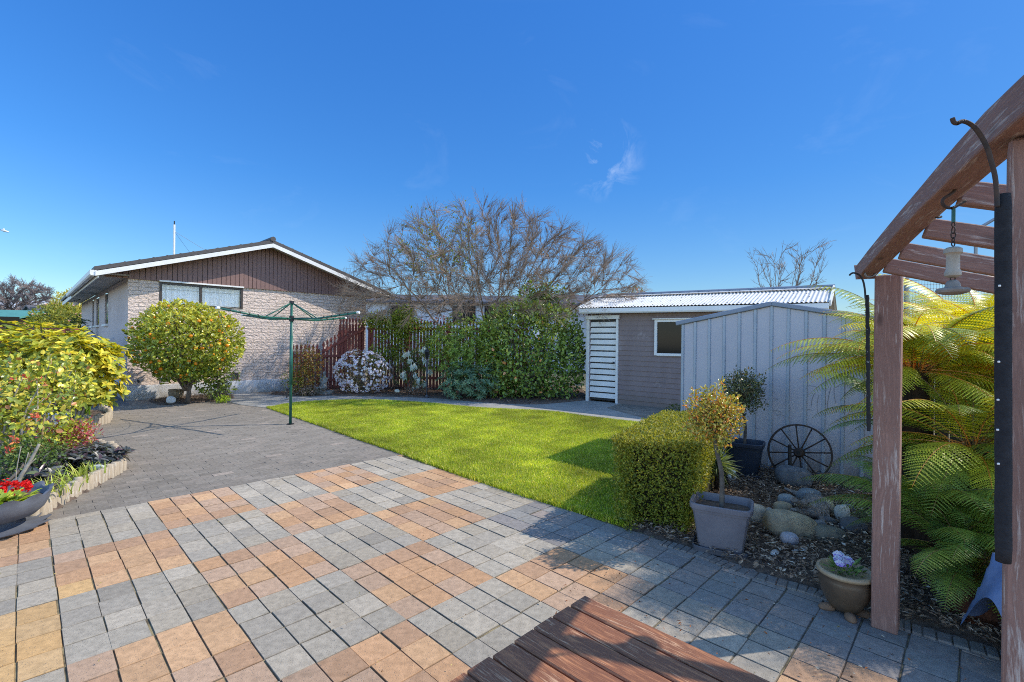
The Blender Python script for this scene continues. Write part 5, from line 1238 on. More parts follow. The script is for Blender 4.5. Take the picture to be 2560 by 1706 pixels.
topiary('grey square plastic pot with saucer beside the clipped hedge', 'sunlit standard topiary with orange tipped yellow leaves in the grey pot', pb, RT, .42, .32, 'pot_grey', cb, (.2, .2, .2), [(.3, .24, .035, 4), (.38, .33, .05, 3), (.45, .17, .03, 2), (.16, .17, .03, 3), (.5, .3, .06, 1)], 54, 2300)
p2 = np.array([2.72, 5.42, 0]); c2_ = P(1857, 980, 5.42); 
p2 = P(1873, 0, 5.42) * [1, 1, 0]
topiary('dark blue square plastic pot against the metal shed', 'shaded standard topiary with dull dark leaves against the metal shed', p2, R(-32), .42, .36, 'pot_dark', c2_, (.235, .22, .235), [(.06, .075, .025, 4), (.09, .1, .035, 3), (.12, .08, .035, 1.5)], 55, 2500)
# spiky plant
sp = P(1806, 0, 4.75) * [1, 1, 0]; st_ = thing('spiky_plant', 'spiky grey green rosette plant between the hedge strip and the grey pot', 'plant', sp)
MB().tube([sp, sp + [0, 0, .22]], .025, 8).build('stem', M['fibre'], st_)
Vs, Fs, Cs = [], [], []
for i in range(190):
    d = unit(rng.normal(0, 1, (1, 3)))[0]; d[2] = d[2] * .9 + .15; d /= np.linalg.norm(d); o_ = sp + [0, 0, .27 + .06 * rng.random()]; L_ = .24 * random.uniform(.7, 1.1); s = unit(np.cross(d, rng.normal(0, 1, (1, 3))))[0] * .0055
    k = len(Vs); Vs += [o_ - s, o_ + s, o_ + d * L_ * .6 + s * .9, o_ + d * L_ * .6 - s * .9, o_ + d * L_ - EZ * .012]; Fs.append((k, k + 1, k + 2, k + 3)); Fs.append((k + 3, k + 2, k + 4, k + 4)); Cs += [pick([(.1, .15, .07, 3), (.16, .2, .1, 2)], 1)[0]] * 5
f4 = np.array([f for f in Fs if f[2] != f[3]]); f3 = np.array([f[:3] for f in Fs if f[2] == f[3]])
mk('leaves', np.array(Vs), [f4, f3], M['leaf'], st_, col=np.array(Cs))

# ------------------------------------------------------------------ wagon wheel leaning on the shed
wc_ = P(1998, 1131, 0); 
wY = 5.33; wc_ = P(1998, 1132, wY); wr = .315
wl = thing('wagon_wheel', 'old rusty spoked iron wheel leaning against the metal shed', 'wheel', wc_ - [0, 0, wr])
lean = R(9); wn_ = -sn * math.cos(lean) + EZ * math.sin(lean); wx = sdv; wy = np.cross(wn_, wx); wy = wy if wy[2] > 0 else -wy
def wp(r, an, d=0): return wc_ + wx * r * math.cos(an) + wy * r * math.sin(an) + wn_ * d
nseg = 64; V = []
for k in range(nseg):
    an = k * 2 * math.pi / nseg
    for r_, d_ in ((wr, -.024), (wr, .024), (wr - .018, .024), (wr - .018, -.024)): V.append(wp(r_, an, d_))
fs = [[4 * k + j, 4 * k + (j + 1) % 4, 4 * ((k + 1) % nseg) + (j + 1) % 4, 4 * ((k + 1) % nseg) + j] for k in range(nseg) for j in range(4)]
autosmooth(MB().add(V, fs).build('rim', M['rusty'], wl), 40)
for k in range(12):
    an = k * math.pi / 6 + .13; MB().tube([wp(.045, an, .0), wp(wr - .015, an, 0)], .0075, 8).build('spoke', M['rusty'], wl, smooth=True)
mb = MB(); mb.tube([wp(0, 0, -.05), wp(0, 0, -.03), wp(0, 0, .03), wp(0, 0, .05), wp(0, 0, .085)], np.array([.04, .055, .055, .04, .035]), 20); hubo = mb.build('hub', M['rusty'], wl); autosmooth(hubo, 40)
MB().tube([wp(0, 0, .083), wp(0, 0, .09)], .018, 12).build('axle_hole', M['deep'], hubo)
sk_ = thing('iron_rod', 'short dark iron bar standing upright behind the block of rock', 'bar', G(1976, 1190)); a = P(1976, 1190, 5.2); b_ = P(1974, 1112, 5.2); MB().bar(a * [1, 1, 0], b_, .034, .02, up=np.array([0, 1.0, 0]), bev=.004).build('bar', M['black_metal'], sk_)

# ------------------------------------------------------------------ rocks
def rock(label, x0, x1, y0, y1, Y, c1, c2, seed, depth=.75, flat=1.0, tiltx=0.0, rough=.35, name='rock'):
    """rock seen between these columns and rows, standing at distance Y"""
    a, b_ = P(x0, (y0 + y1) / 2, Y), P(x1, (y0 + y1) / 2, Y); w_ = np.linalg.norm(b_ - a) / 2; zt, zb = P((x0 + x1) / 2, y0, Y)[2], P((x0 + x1) / 2, y1, Y)[2]
    c = (a + b_) / 2; hgt = (zt - zb) / 2
    bm = bmesh.new(); bmesh.ops.create_icosphere(bm, subdivisions=4, radius=1); L1, L2 = Lump(seed, 6, 1.5), Lump(seed + 1, 10, 4); L3 = Lump(seed + 2, 14, 11)
    co = np.array([v.co for v in bm.verts]); s = 1 + .26 * L1(co) + .12 * rough * 2 * L2(co) + .05 * rough * L3(co)
    q = np.sign(co) * np.abs(co) ** .82
    q = q * s[:, None]; lo_, hi_ = q.min(0), q.max(0); q = (q - (lo_ + hi_) / 2) / ((hi_ - lo_) / 2)
    q = q * [w_, w_ * depth, hgt]; q[:, 2] += q[:, 0] * tiltx
    for v, p in zip(bm.verts, q): v.co = Vector(p)
    me = bpy.data.meshes.new(name); bm.to_mesh(me); bm.free(); me.polygons.foreach_set('use_smooth', np.ones(len(me.polygons), bool))
    k_ = 1.25 if c1[0] > .41 else 1.9; c1, c2 = tuple(x * k_ for x in c1), tuple(x * k_ for x in c2)
    me.materials.append(pm('rock_' + str(seed), c1, c2, 9, .85, .55, bscale=45, dirt=((c1[0] * .45, c1[1] * .45, c1[2] * .45), 22, .6, .9)))
    o = bpy.data.objects.new(name, me); COL.objects.link(o); o.location = Vector((c[0], c[1] + w_ * depth * .3, c[2])); return tag(o, label, 'rock', 'rocks around the crocodile ornament')
tan1, tan2 = (.42, .36, .25), (.26, .225, .165); gr1, gr2 = (.2, .205, .215), (.12, .125, .135)
rock('large tan slanting boulder lying below the crocodile ornament', 1917, 2066, 1284, 1372, 3.7, tan1, tan2, 201, .45, tiltx=-.22)
rock('dark olive grey boulder next to the large tan boulder', 2040, 2118, 1318, 1372, 3.62, (.13, .125, .1), (.07, .07, .065), 202, .7, tiltx=-.15)
rock('round pale bluish pebble in front of the tan boulder', 1957, 1998, 1335, 1370, 3.5, (.42, .42, .47), (.28, .28, .33), 203, .9, rough=.1)
rock('smooth dark round rock beside the pergola post', 2108, 2166, 1298, 1348, 3.78, (.085, .085, .09), (.05, .05, .055), 204, .9, rough=.15)
rock('pale upright stone between the crocodile and the pergola post', 2092, 2126, 1262, 1312, 4.0, (.36, .35, .31), (.22, .21, .19), 205, .8, tiltx=-.1)
rock('flat dark disc stone lying behind the pale upright stone', 2112, 2139, 1262, 1277, 4.3, gr1, gr2, 206, .8, rough=.1)
rock('pale tan rounded rock next to the grey pot', 1866, 1921, 1262, 1320, 3.95, (.33, .29, .22), (.2, .18, .15), 207, .8)
rock('small grey stone behind the pale tan rock by the pot', 1911, 1934, 1270, 1296, 4.05, (.22, .24, .24), (.13, .14, .145), 208, .8)
rock('large dark angular block of rock in front of the wagon wheel', 1944, 2034, 1168, 1226, 4.98, (.1, .105, .115), (.06, .065, .075), 209, .7, tiltx=-.12)
rock('bluish grey rock behind the crocodile snout', 1947, 1990, 1238, 1270, 4.32, (.2, .23, .25), (.12, .14, .155), 210, .8)
rock('tan flat stone under the crocodile snout', 1938, 1982, 1258, 1288, 4.12, (.26, .22, .15), (.16, .14, .105), 211, .8)
rock('flat grey stone under the crocodile front claw', 2033, 2066, 1302, 1320, 3.86, gr1, gr2, 212, .8, rough=.12)
rock('grey slab stone under the crocodile rear claw', 2056, 2097, 1294, 1326, 3.92, (.11, .11, .115), (.06, .062, .068), 213, .8, rough=.15, tiltx=-.2)
rock('olive brown sloping stone behind the crocodile shoulder', 2050, 2090, 1246, 1304, 4.18, (.25, .23, .15), (.13, .12, .09), 214, .7, tiltx=-.25)
rock('grey sloping slab behind the crocodile back', 1994, 2056, 1222, 1272, 4.5, (.15, .17, .19), (.09, .1, .115), 215, .6, tiltx=-.1)
e_ = rock('small pale grey stone at the corner of the clipped hedge', 1540, 1563, 1296, 1314, 3.98, (.34, .35, .36), (.24, .25, .26), 216, .6, name='stone'); e_['group'] = 'loose stones'
q = rock('white rough stone beside the urn under the orange tree', 415, 437, 991, 1010, 10.5, (.6, .6, .58), (.42, .42, .41), 217, .8, name='stone')
q = rock('small pale stone on bark between the lilac bush and the lantern', 986, 999, 974, 982, 12.5, (.5, .5, .42), (.38, .38, .32), 218, .8, name='stone')
q = rock('flat grey stone lying on top of the log edging', 222, 258, 1163, 1178, 4.95, (.3, .31, .32), (.2, .21, .22), 219, .5, rough=.1, name='stone')
q = rock('grey rounded rock at the end of the far log edging', 185, 222, 1035, 1062, 7.9, (.28, .26, .22), (.18, .17, .15), 220, .8, name='stone')
# pieces of pale shell
for k, (px, py, lab) in enumerate(((1988, 1377, 'white broken shell lying in the mulch below the pale pebble'), (2009, 1374, 'long white shell piece in the mulch beside the pale pebble'), (1937, 1382, 'tiny white shell in the mulch between grey pot and pebble'))):
    q = G(px, py, .03); k_ = 12; t = tag(MB().lathe([(.018 + .012 * k, 0), (.014 + .01 * k, .008), (.004, .013)], q, 14, 1.4, .6, 2, .4 * k).build('shell', M['white_paint']), lab, 'shell')
# white shell ornament by the dark pot
so_ = P(1829, 1190, 5.15); orn = thing('shell_ornament', 'white curled shell ornament on the mulch below the dark blue pot', 'ornament', so_ * [1, 1, 0])
pts = []; rr = []
for k in range(44):
    t = k / 43; an = 1.0 + t * 5.6; r_ = .046 * (1 - .62 * t); pts.append(so_ + np.array([math.cos(an) * r_, -.0 - .05 * t, math.sin(an) * r_])); rr.append(.026 * (1 - .75 * t) + .003)
MB().tube(pts, np.array(rr), 12).build('shell_whorl', M['white_paint'], orn, smooth=True)
MB().lathe([(.05, 0), (.045, .012), (.02, .02)], so_ * [1, 1, 0] + [0, .0, 0], 16).build('foot', M['white_paint'], orn, smooth=True)

# ------------------------------------------------------------------ crocodile ornament
def loft(bm, spine, prof, n=20):
    """closed skin along a spine: prof rows = (half width, half height) with flat belly"""
    sp_ = np.asarray(spine, float); m_ = len(sp_); t = np.gradient(sp_, axis=0); rings = []
    for i in range(m_):
        d = t[i] / np.linalg.norm(t[i]); s = np.cross(d, [0, 0, 1.0]); s /= np.linalg.norm(s) + 1e-9; u = np.cross(s, d); w_, h_ = prof[i]
        rings.append([bm.verts.new(sp_[i] + s * w_ * math.cos(a) + u * h_ * math.sin(a) * (1 if math.sin(a) > 0 else .8)) for a in np.linspace(0, 2 * math.pi, n, endpoint=False)])
    for i in range(m_ - 1):
        for k in range(n): bm.faces.new((rings[i][k], rings[i][(k + 1) % n], rings[i + 1][(k + 1) % n], rings[i + 1][k]))
    bm.faces.new(rings[0][::-1]); bm.faces.new(rings[-1])
def ball(bm, c, r):
    m_ = bmesh.ops.create_icosphere(bm, subdivisions=2, radius=1); 
    for v in m_['verts']: v.co = Vector((v.co.x * r[0] + c[0], v.co.y * r[1] + c[1], v.co.z * r[2] + c[2]))
def remeshed(name, bm, vox, mat, parent):
    bmesh.ops.recalc_face_normals(bm, faces=bm.faces[:]); me = bpy.data.meshes.new(name); bm.to_mesh(me); bm.free(); me.materials.append(mat)
    o = bpy.data.objects.new(name, me); COL.objects.link(o); r = o.modifiers.new('skin', 'REMESH'); r.mode = 'VOXEL'; r.voxel_size = vox; r.use_smooth_shade = True
    s = o.modifiers.new('soft', 'SMOOTH'); s.factor = .5; s.iterations = 3
    dg = bpy.context.evaluated_depsgraph_get(); ev = o.evaluated_get(dg); me2 = bpy.data.meshes.new_from_object(ev); o.modifiers.clear(); o.data = me2; me2.name = name
    me2.polygons.foreach_set('use_smooth', np.ones(len(me2.polygons), bool))
    if parent is not None: o.parent = parent; o.location = -Vector(parent.location)
    return o
cro = thing('crocodile_ornament', 'weathered stone crocodile with open toothed jaws lying on the rocks', 'ornament', G(2010, 1330))
bm = bmesh.new()
tail = [P(1962, 1222, 4.62), P(1985, 1232, 4.6), P(2010, 1240, 4.52), P(2034, 1250, 4.4), P(2046, 1264, 4.25), P(2040, 1276, 4.1), P(2024, 1279, 4.0), P(2008, 1276, 3.95)]
tail = curve(tail, 4); k = len(tail); f = np.linspace(0, 1, k)
wd = np.interp(f, [0, .12, .35, .6, .8, 1], [.03, .05, .06, .1, .095, .06]); hh = np.interp(f, [0, .3, .6, .8, 1], [.012, .03, .075, .075, .05])
loft(bm, tail, list(zip(wd, hh)))
hd0 = P(2014, 1268, 3.98); up1 = [hd0, P(2002, 1261, 3.93), P(1992, 1256, 3.88), P(1984, 1250, 3.84)]
loft(bm, curve(up1, 4), list(zip(np.linspace(.058, .03, 13), np.interp(np.linspace(0, 1, 13), [0, .35, .8, 1], [.045, .032, .022, .02]))), 16)
lo1 = [P(2016, 1280, 3.98), P(2004, 1283, 3.92), P(1993, 1281, 3.87), P(1984, 1274, 3.83)]
loft(bm, curve(lo1, 4), list(zip(np.linspace(.055, .026, 13), np.linspace(.03, .012, 13))), 16)
for px, py in ((2011, 1251), (2020, 1254)): ball(bm, P(px, py, 3.93), (.018, .018, .016))
for px, py in ((1984, 1244),): ball(bm, P(px, py, 3.83), (.014, .014, .01))
for (p0, p1, p2_) in (((2000, 1285, 4.0), (1986, 1284, 3.97), (1982, 1279, 3.9)), ((2044, 1274, 4.1), (2062, 1285, 4.08), (2067, 1292, 3.99)), ((2046, 1282, 4.05), (2055, 1296, 3.98), (2054, 1304, 3.88))):
    pts = curve([P(*p0), P(*p1), P(*p2_)], 4); loft(bm, pts, list(zip(np.linspace(.04, .024, 9), np.linspace(.035, .018, 9))), 12)
    e_ = P(*p2_); 
    for j in range(4):
        a = e_ + np.array([(j - 1.5) * .013, -.012, -.004]); loft(bm, [a, a + [0, -.016, -.008], a + [0, -.026, -.02]], [(.009, .009), (.0085, .0085), (.006, .006)], 8)
gg = np.random.default_rng(8)
for i in range(8, k - 3):
    for s_ in (-1, 0, 1):
        d = np.gradient(tail, axis=0)[i]; d /= np.linalg.norm(d); sd_ = np.cross(d, [0, 0, 1.0]); c_ = tail[i] + sd_ * s_ * wd[i] * .5 + EZ * hh[i] * (.98 if s_ == 0 else .84); ball(bm, c_, (.012, .012, .011))
remeshed('body', bm, .0055, M['croc'], cro)
mb = MB()
for j in range(6):
    f_ = j / 5; a = P(1987 + 20 * f_, 1259 + 6 * f_, 3.83 + .08 * f_); mb.tube([a, a - EZ * .016], np.array([.006, .001]), 6)
for j in range(5):
    f_ = j / 4; a = P(1988 + 18 * f_, 1273 + 6 * f_, 3.83 + .07 * f_); mb.tube([a, a + EZ * .014], np.array([.0055, .001]), 6)
tag(mb.build('teeth', M['cream_plastic'], cro), kind='stuff')

# ------------------------------------------------------------------ glazed pot with pansies
gp_ = G(2112, 1528); gpot = thing('glazed_pot', 'brown glazed round pot on little feet beside the pergola post', 'pot', gp_)
rt = .134; zt_ = .235
prof = [(.062, .02), (.07, .022), (.095, .06), (.118, .11), (.128, .155), (.126, .185), (.119, .205), (.121, .21), (.135, .216), (.138, .226), (.133, .235), (.121, .236), (.115, .228), (.112, .2), (.0005, .198)]
autosmooth(MB().lathe(prof, gp_, 56).build('pot_body', M['glaze'], gpot), 50)
MB().lathe([(.1215, .2085), (.1365, .2145), (.141, .225), (.136, .238), (.1205, .2395), (.114, .23)], gp_, 56).build('rim', M['glaze_rim'], gpot, smooth=True)
for an in (2.9, -.6, 1.2, -1.9):
    c = gp_ + [math.cos(an) * .088, math.sin(an) * .088, 0]; MB().lathe([(.03, 0), (.034, .01), (.026, .026), (.012, .034)], c, 14, 1.35, .8, 2, an).build('foot', M['terracotta'], gpot, smooth=True)
MB().lathe([(.113, .2045), (.0005, .208)], gp_, 30).build('soil', M['soil'], gpot)
pan = thing('pansy', 'lilac and white pansies with dark green leaves in the brown glazed pot', 'flower', gp_ + [0, 0, .2])
k = 90; an = rng.random(k) * 6.28; rr = .085 * rng.random(k) ** .6; q = gp_ + np.c_[np.cos(an) * rr, np.sin(an) * rr, .21 + .05 * rng.random(k)]
V, Fs, C = leaf_mesh(q, np.c_[np.cos(an), np.sin(an), rng.uniform(.2, 1.6, k)], np.c_[rng.normal(0, .4, (k, 2)), np.ones(k)], rng.uniform(.03, .06, k), rng.uniform(.009, .016, k), pick([(.06, .12, .035, 3), (.1, .17, .05, 2)], k), True)
mk('foliage', V, Fs, M['leaf'], pan, col=C)
for j in range(12):
    an = random.random() * 6.28; r_ = .05 * random.random() ** .5; c = gp_ + np.array([math.cos(an) * r_ - .012, math.sin(an) * r_, .265 + .035 * random.random()]); fd = unit(np.array([[random.gauss(-.3, .5), random.gauss(-.8, .4), .8]]))[0]
    t = unit(np.cross(fd, [[.1, .2, 1.0]]))[0]; b_ = np.cross(t, fd); kk = 5; ax = np.array([t * math.cos(a) + b_ * math.sin(a) + fd * .2 for a in (1.57, 3.0, .14, 4.1, 5.3)])
    V, Fs, C = leaf_mesh(np.tile(c, (kk, 1)), ax, np.tile(fd, (kk, 1)), np.full(kk, .024), np.full(kk, .027), np.array([(.66, .68, .82)] * 3 + [(.44, .27, .7)] * 2) * rng.uniform(.85, 1.1, (kk, 1)), True)
    mk('flower', V, Fs, M['petal'], pan, col=C)

# ------------------------------------------------------------------ urn by the wall
ur = G(440, 1000); urn = thing('urn', 'small stone coloured urn on the wall bed under the orange tree', 'pot', ur)
autosmooth(MB().lathe([(.08, 0), (.1, .02), (.15, .12), (.16, .18), (.145, .215), (.165, .235), (.165, .25), (.14, .25), (.12, .22), (.0005, .2)], ur, 28).build('urn_body', M['urn_mat'], urn), 40)

# ------------------------------------------------------------------ clothesline
pc_ = G(726, 1061); cl = thing('rotary_clothesline', 'green metal rotary clothesline with four arms standing at the lawn edge', 'clothesline', pc_)
zh, ztop = hz(pc_, 797), hz(pc_, 754)
MB().tube([pc_, pc_ + EZ * ztop], .0235, 14).build('pole', M['green_metal'], cl, smooth=True)
MB().tube([pc_ + EZ * .0, pc_ + EZ * .012], .06, 16).build('ground_flange', M['black_metal'], cl)
MB().tube([pc_ + EZ * .7, pc_ + EZ * 1.55], .0285, 14).build('outer_tube', M['green_metal'], cl, smooth=True)
autosmooth(MB().tube([pc_ + EZ * (zh - .05), pc_ + EZ * (zh + .05)], .042, 14).build('hub', M['black_metal'], cl))
autosmooth(MB().tube([pc_ + EZ * (ztop - .04), pc_ + EZ * (ztop + .005)], .04, 12).build('head', M['black_metal'], cl))
arms = [(-1.24, .66), (1.37, -.62), (-.42, -1.42), (.44, 1.44)]; tips = []
for ax_, ay_ in arms:
    d = np.array([ax_, ay_, 0]); h0 = pc_ + EZ * zh; j_ = h0 + d * .4 - EZ * .005; tp = h0 + d + EZ * .085; tips.append(tp)
    arm = MB().tube([h0, j_, tp], .0165, 10).build('arm', M['green_metal'], cl, smooth=True)
    MB().tube([tp - d * .02, tp + d * .012], .021, 10).build('end_cap', M['white_paint'], arm)
    for f_ in (.5, .62, .74, .86): q = h0 + d * .4 + (tp - j_) * ((f_ - .4) / .6); MB().tube([q - d * .006, q + d * .006], .02, 8).build('line_notch', M['black_metal'], arm)
    MB().tube([pc_ + EZ * (ztop - .02), j_ + EZ * .01], .0105, 8).build('strut', M['green_metal'], cl, smooth=True)
M['line'] = pm('line', (.5, .47, .38), (.4, .38, .3), 5, .7, 0)
for i_, (a, b_, sag) in enumerate(((0, 2, .42), (2, 1, .03), (1, 3, .02))):
    A_, B_ = tips[a], tips[b_]; pts = [A_ + (B_ - A_) * t - EZ * sag * 4 * t * (1 - t) for t in np.linspace(0, 1, 16)]
    if sag > .1: MB().tube(pts, .0035, 5).build('slack_line', M['line'], cl)
for k_ in range(4):
    d = np.array([*arms[k_], 0]); MB().tube([pc_ + EZ * (zh + .04), tips[k_] + EZ * .025], .003, 4).build('wound_line', M['line'], cl)
cr_ = pc_ + EZ * .62; mb = MB(); mb.tube([cr_ + [-.02, -.02, 0], cr_ + [-.055, -.03, 0]], .016, 10).tube([cr_ + [-.05, -.03, .01], cr_ + [-.055, -.03, -.17]], .012, 8); cr2 = mb.build('crank', M['black_metal'], cl)
MB().tube([cr_ + [-.03, -.035, -.17], cr_ + [-.085, -.035, -.17]], .017, 10).build('crank_knob', M['grey_metal'], cr2)

# ------------------------------------------------------------------ log edging of the raised beds
def logs(name, label, pts, h, sink=.05):
    t = thing(name, label, 'edging', pts[0]); pl = np.asarray(pts, float); seg = np.linalg.norm(np.diff(pl, axis=0), axis=1); tot = seg.sum(); s = 0.0; protos = []
    while s < tot:
        d = s; i = 0
        while i < len(seg) - 1 and d > seg[i]: d -= seg[i]; i += 1
        p = pl[i] + (pl[i + 1] - pl[i]) * d / seg[i]; r_ = random.uniform(.03, .042)
        if len(protos) < 6:
            hh_ = h * random.uniform(.9, 1.08); mb = MB()
            mb.tube([(0, 0, -.02), (0, 0, hh_ - .006), (0, 0, hh_)], np.array([.04, .04, .034]), 10); V = np.vstack(mb.v); gcv = np.c_[V[:, 2], V[:, 0] + len(protos), V[:, 1]]
            o = mk('log', V, [np.array(f) for f in mb.f.values()], M['log'], t, gc=gcv, local=True); autosmooth(o, 50); protos.append(o)
        else: o = kid(protos[random.randrange(6)], t)
        o.location = Vector(p - np.array(t.location)); k_ = r_ / .04; o.scale = (k_, k_, random.uniform(.88, 1.08)); o.rotation_euler = (random.gauss(0, .03), random.gauss(0, .03), random.random() * 6.28); s += r_ * 1.85
    return t
logs('log_edging', 'low pale half log edging along the front of the raised rose bed', [UVp(-1.2, .1), UVp(-.05, .17), G(200, 1236) + [-.02, 0, 0], G(302, 1180)], .145)
logs('log_edging', 'short weathered log edging facing the recess behind the dark groundcover', [G(302, 1180) + [-.03, .06, 0], G(284, 1132), G(225, 1118), G(170, 1100)], .125)
logs('log_edging', 'far low log edging below the large rhododendron', [G(205, 1072), G(268, 1058), G(276, 1046), P(262, 0, 9.3) * [1, 1, 0]], .17)

# ------------------------------------------------------------------ blue tub in the raised bed
tb = P(108, 1075, 6.2) * [1, 1, 0] + [0, 0, .12]; tub = thing('garden_tub', 'blue grey ribbed plastic tub half hidden by the rose leaves', 'pot', tb)
autosmooth(MB().lathe([(.2, 0), (.235, .22), (.25, .225), (.25, .25), (.242, .255), (.248, .3), (.265, .305), (.27, .335), (.255, .34), (.24, .3), (.0005, .29)], tb, 40).build('tub_body', M['tub_blue'], tub), 40)
MB().lathe([(.238, .297), (.0005, .302)], tb, 30).build('soil', M['soil'], tub)

# ------------------------------------------------------------------ tyre planter with red flowers
tp_ = G(6, 1345); tp_ = np.array([tp_[0] - .2, tp_[1] + .12, 0]); ty = thing('tyre_planter', 'dark grey scalloped tyre planter on a fluted foot', 'planter', tp_)
nw = 13
def scal(an, i): return (0, 0)
top_w = lambda an: .5 + .5 * math.cos(an * nw)
def wv(an, i):
    s = top_w(an)
    return {5: (.003 * s, .0), 6: (.012 * s, .02 * s), 7: (.024 * s - .008, .032 * s - .006), 8: (.008 * s - .014, .024 * s - .008), 9: (0, 0)}.get(i, (0, 0))
prof = [(.12, .075), (.17, .08), (.24, .105), (.285, .15), (.308, .195), (.314, .225), (.316, .245), (.326, .262), (.318, .264), (.298, .24), (.288, .215), (.27, .21), (.0005, .205)]
o = MB().lathe(prof, tp_, 156, wave=wv).build('bowl', M['rubber'], ty); autosmooth(o, 60)
def wv2(an, i):
    s = top_w(an) ** .6
    return {3: (.02 * s, .01 * s), 4: (.06 * s - .03, .018 * s)}.get(i, (0, 0))
prof = [(.12, .08), (.125, .045), (.17, .025), (.26, .012), (.3, .016), (.27, .004), (.14, .0)]
o = MB().lathe(prof, tp_, 156, wave=wv2).build('foot', M['rubber'], ty); autosmooth(o, 60)
MB().lathe([(.28, .215), (.0005, .23)], tp_, 40).build('soil', M['soil'], ty)
prm = thing('red_primula', 'bright red primulas with lime green leaves in the tyre planter', 'flower', tp_ + [0, 0, .22])
k = 130; an = rng.random(k) * 6.28; rr = .2 * rng.random(k) ** .6; q = tp_ + np.c_[np.cos(an) * rr + .02, np.sin(an) * rr - .02, np.full(k, .225)]
V, Fs, C = leaf_mesh(q, np.c_[np.cos(an), np.sin(an), rng.uniform(.15, .9, k)], np.c_[rng.normal(0, .3, (k, 2)), np.ones(k)], rng.uniform(.06, .11, k), rng.uniform(.03, .045, k), pick([(.26, .34, .03, 3), (.36, .4, .05, 2), (.16, .24, .03, 2)], k), True)
mk('foliage', V, Fs, M['leaf'], prm, col=C)
hdp = []
for (px, py) in ((8, 1209), (23, 1211), (35, 1208), (14, 1219), (50, 1209), (60, 1211), (68, 1214), (37, 1222), (71, 1220), (64, 1212), (-10, 1215), (-25, 1208), (-30, 1222)):
    q = P(px, py, tp_[1] - .05 + random.uniform(-.06, .1)); kk = 22
    if len(hdp) < 3:
        hp_ = rng.normal(0, .011, (kk, 3)); V, Fs, C = leaf_mesh(hp_, rng.normal(0, 1, (kk, 3)) + [0, -.2, .4], rng.normal(0, 1, (kk, 3)), np.full(kk, .024), np.full(kk, .022), pick([(.75, .012, .012), (.62, .01, .012), (.8, .03, .02)], kk, .1), False); o = mk('flower', V, Fs, M['petal'], prm, col=C, local=True); hdp.append(o)
    else: o = kid(hdp[random.randrange(3)], prm)
    o.location = Vector(q - np.array(prm.location)); o.rotation_euler = (random.random(), random.random(), random.random() * 6)

# ------------------------------------------------------------------ lantern and statue
lb_ = P(1078, 0, 12.3) * [1, 1, 0]; ln_ = thing('garden_lantern', 'black four sided lantern on a thin post in front of the tall fence', 'lamp', lb_)
zb_ = lambda py: hz(lb_, py)
MB().tube([lb_ + EZ * .02, lb_ + EZ * zb_(897)], .016, 10).build('post', M['pot_sauc'], ln_, smooth=True)
MB().lathe([(.04, 0), (.045, .05), (.02, .09)], lb_, 12).build('base', M['pot_sauc'], ln_)
z1, z2 = zb_(897), zb_(881); mb = MB(); mb.lathe([(.035, z1), (.04, z1 + .01), (.062, z2)], lb_, 4, rot=.785); body = mb.build('lamp_glass', M['glass'], ln_)
mb = MB()
for k in range(4): an = .785 + k * math.pi / 2; mb.tube([lb_ + [math.cos(an) * .038, math.sin(an) * .038, z1], lb_ + [math.cos(an) * .066, math.sin(an) * .066, z2]], .006, 6)
mb.build('cage', M['black_metal'], body); MB().lathe([(.085, z2), (.088, z2 + .012), (.05, z2 + .06), (.018, z2 + .09), (.012, z2 + .12), (.016, z2 + .135), (.001, z2 + .16)], lb_, 4, rot=.785).build('lamp_roof', M['black_metal'], ln_)
sb_ = P(820, 0, 12.75) * [1, 1, 0]; stt = thing('garden_statue', 'small grey stone statue of a seated robed figure beside the lilac bush', 'statue', sb_)
MB().box(sb_ + EZ * .06, (.46, .34, .12), (np.array([1.0, 0, 0]), np.array([0, 1.0, 0]), EZ), .015).build('plinth', M['statue'], stt)
bm = bmesh.new(); o0 = sb_ + EZ * .12
loft(bm, [o0 + [0, 0, 0], o0 + [.0, 0, .08], o0 + [.01, 0, .2], o0 + [.02, 0, .32], o0 + [.02, 0, .38], o0 + [.02, -.005, .41]], [(.14, .11), (.135, .11), (.105, .085), (.085, .06), (.045, .04), (.025, .025)], 16)
ball(bm, o0 + [.015, -.015, .455], (.043, .048, .055)); ball(bm, o0 + [.018, .01, .46], (.048, .05, .055))
loft(bm, [o0 + [-.02, -.02, .07], o0 + [-.1, -.1, .09], o0 + [-.15, -.15, .05]], [(.06, .06), (.055, .05), (.05, .04)], 12); loft(bm, [o0 + [.06, -.02, .07], o0 + [.05, -.12, .09], o0 + [-.03, -.16, .05]], [(.06, .06), (.055, .05), (.05, .04)], 12)
loft(bm, [o0 + [.085, 0, .34], o0 + [.1, -.05, .24], o0 + [.04, -.1, .2]], [(.03, .03), (.026, .026), (.02, .02)], 10); loft(bm, [o0 + [-.05, 0, .34], o0 + [-.075, -.05, .24], o0 + [.02, -.1, .2]], [(.03, .03), (.026, .026), (.02, .02)], 10)
remeshed('figure', bm, .012, M['statue'], stt)
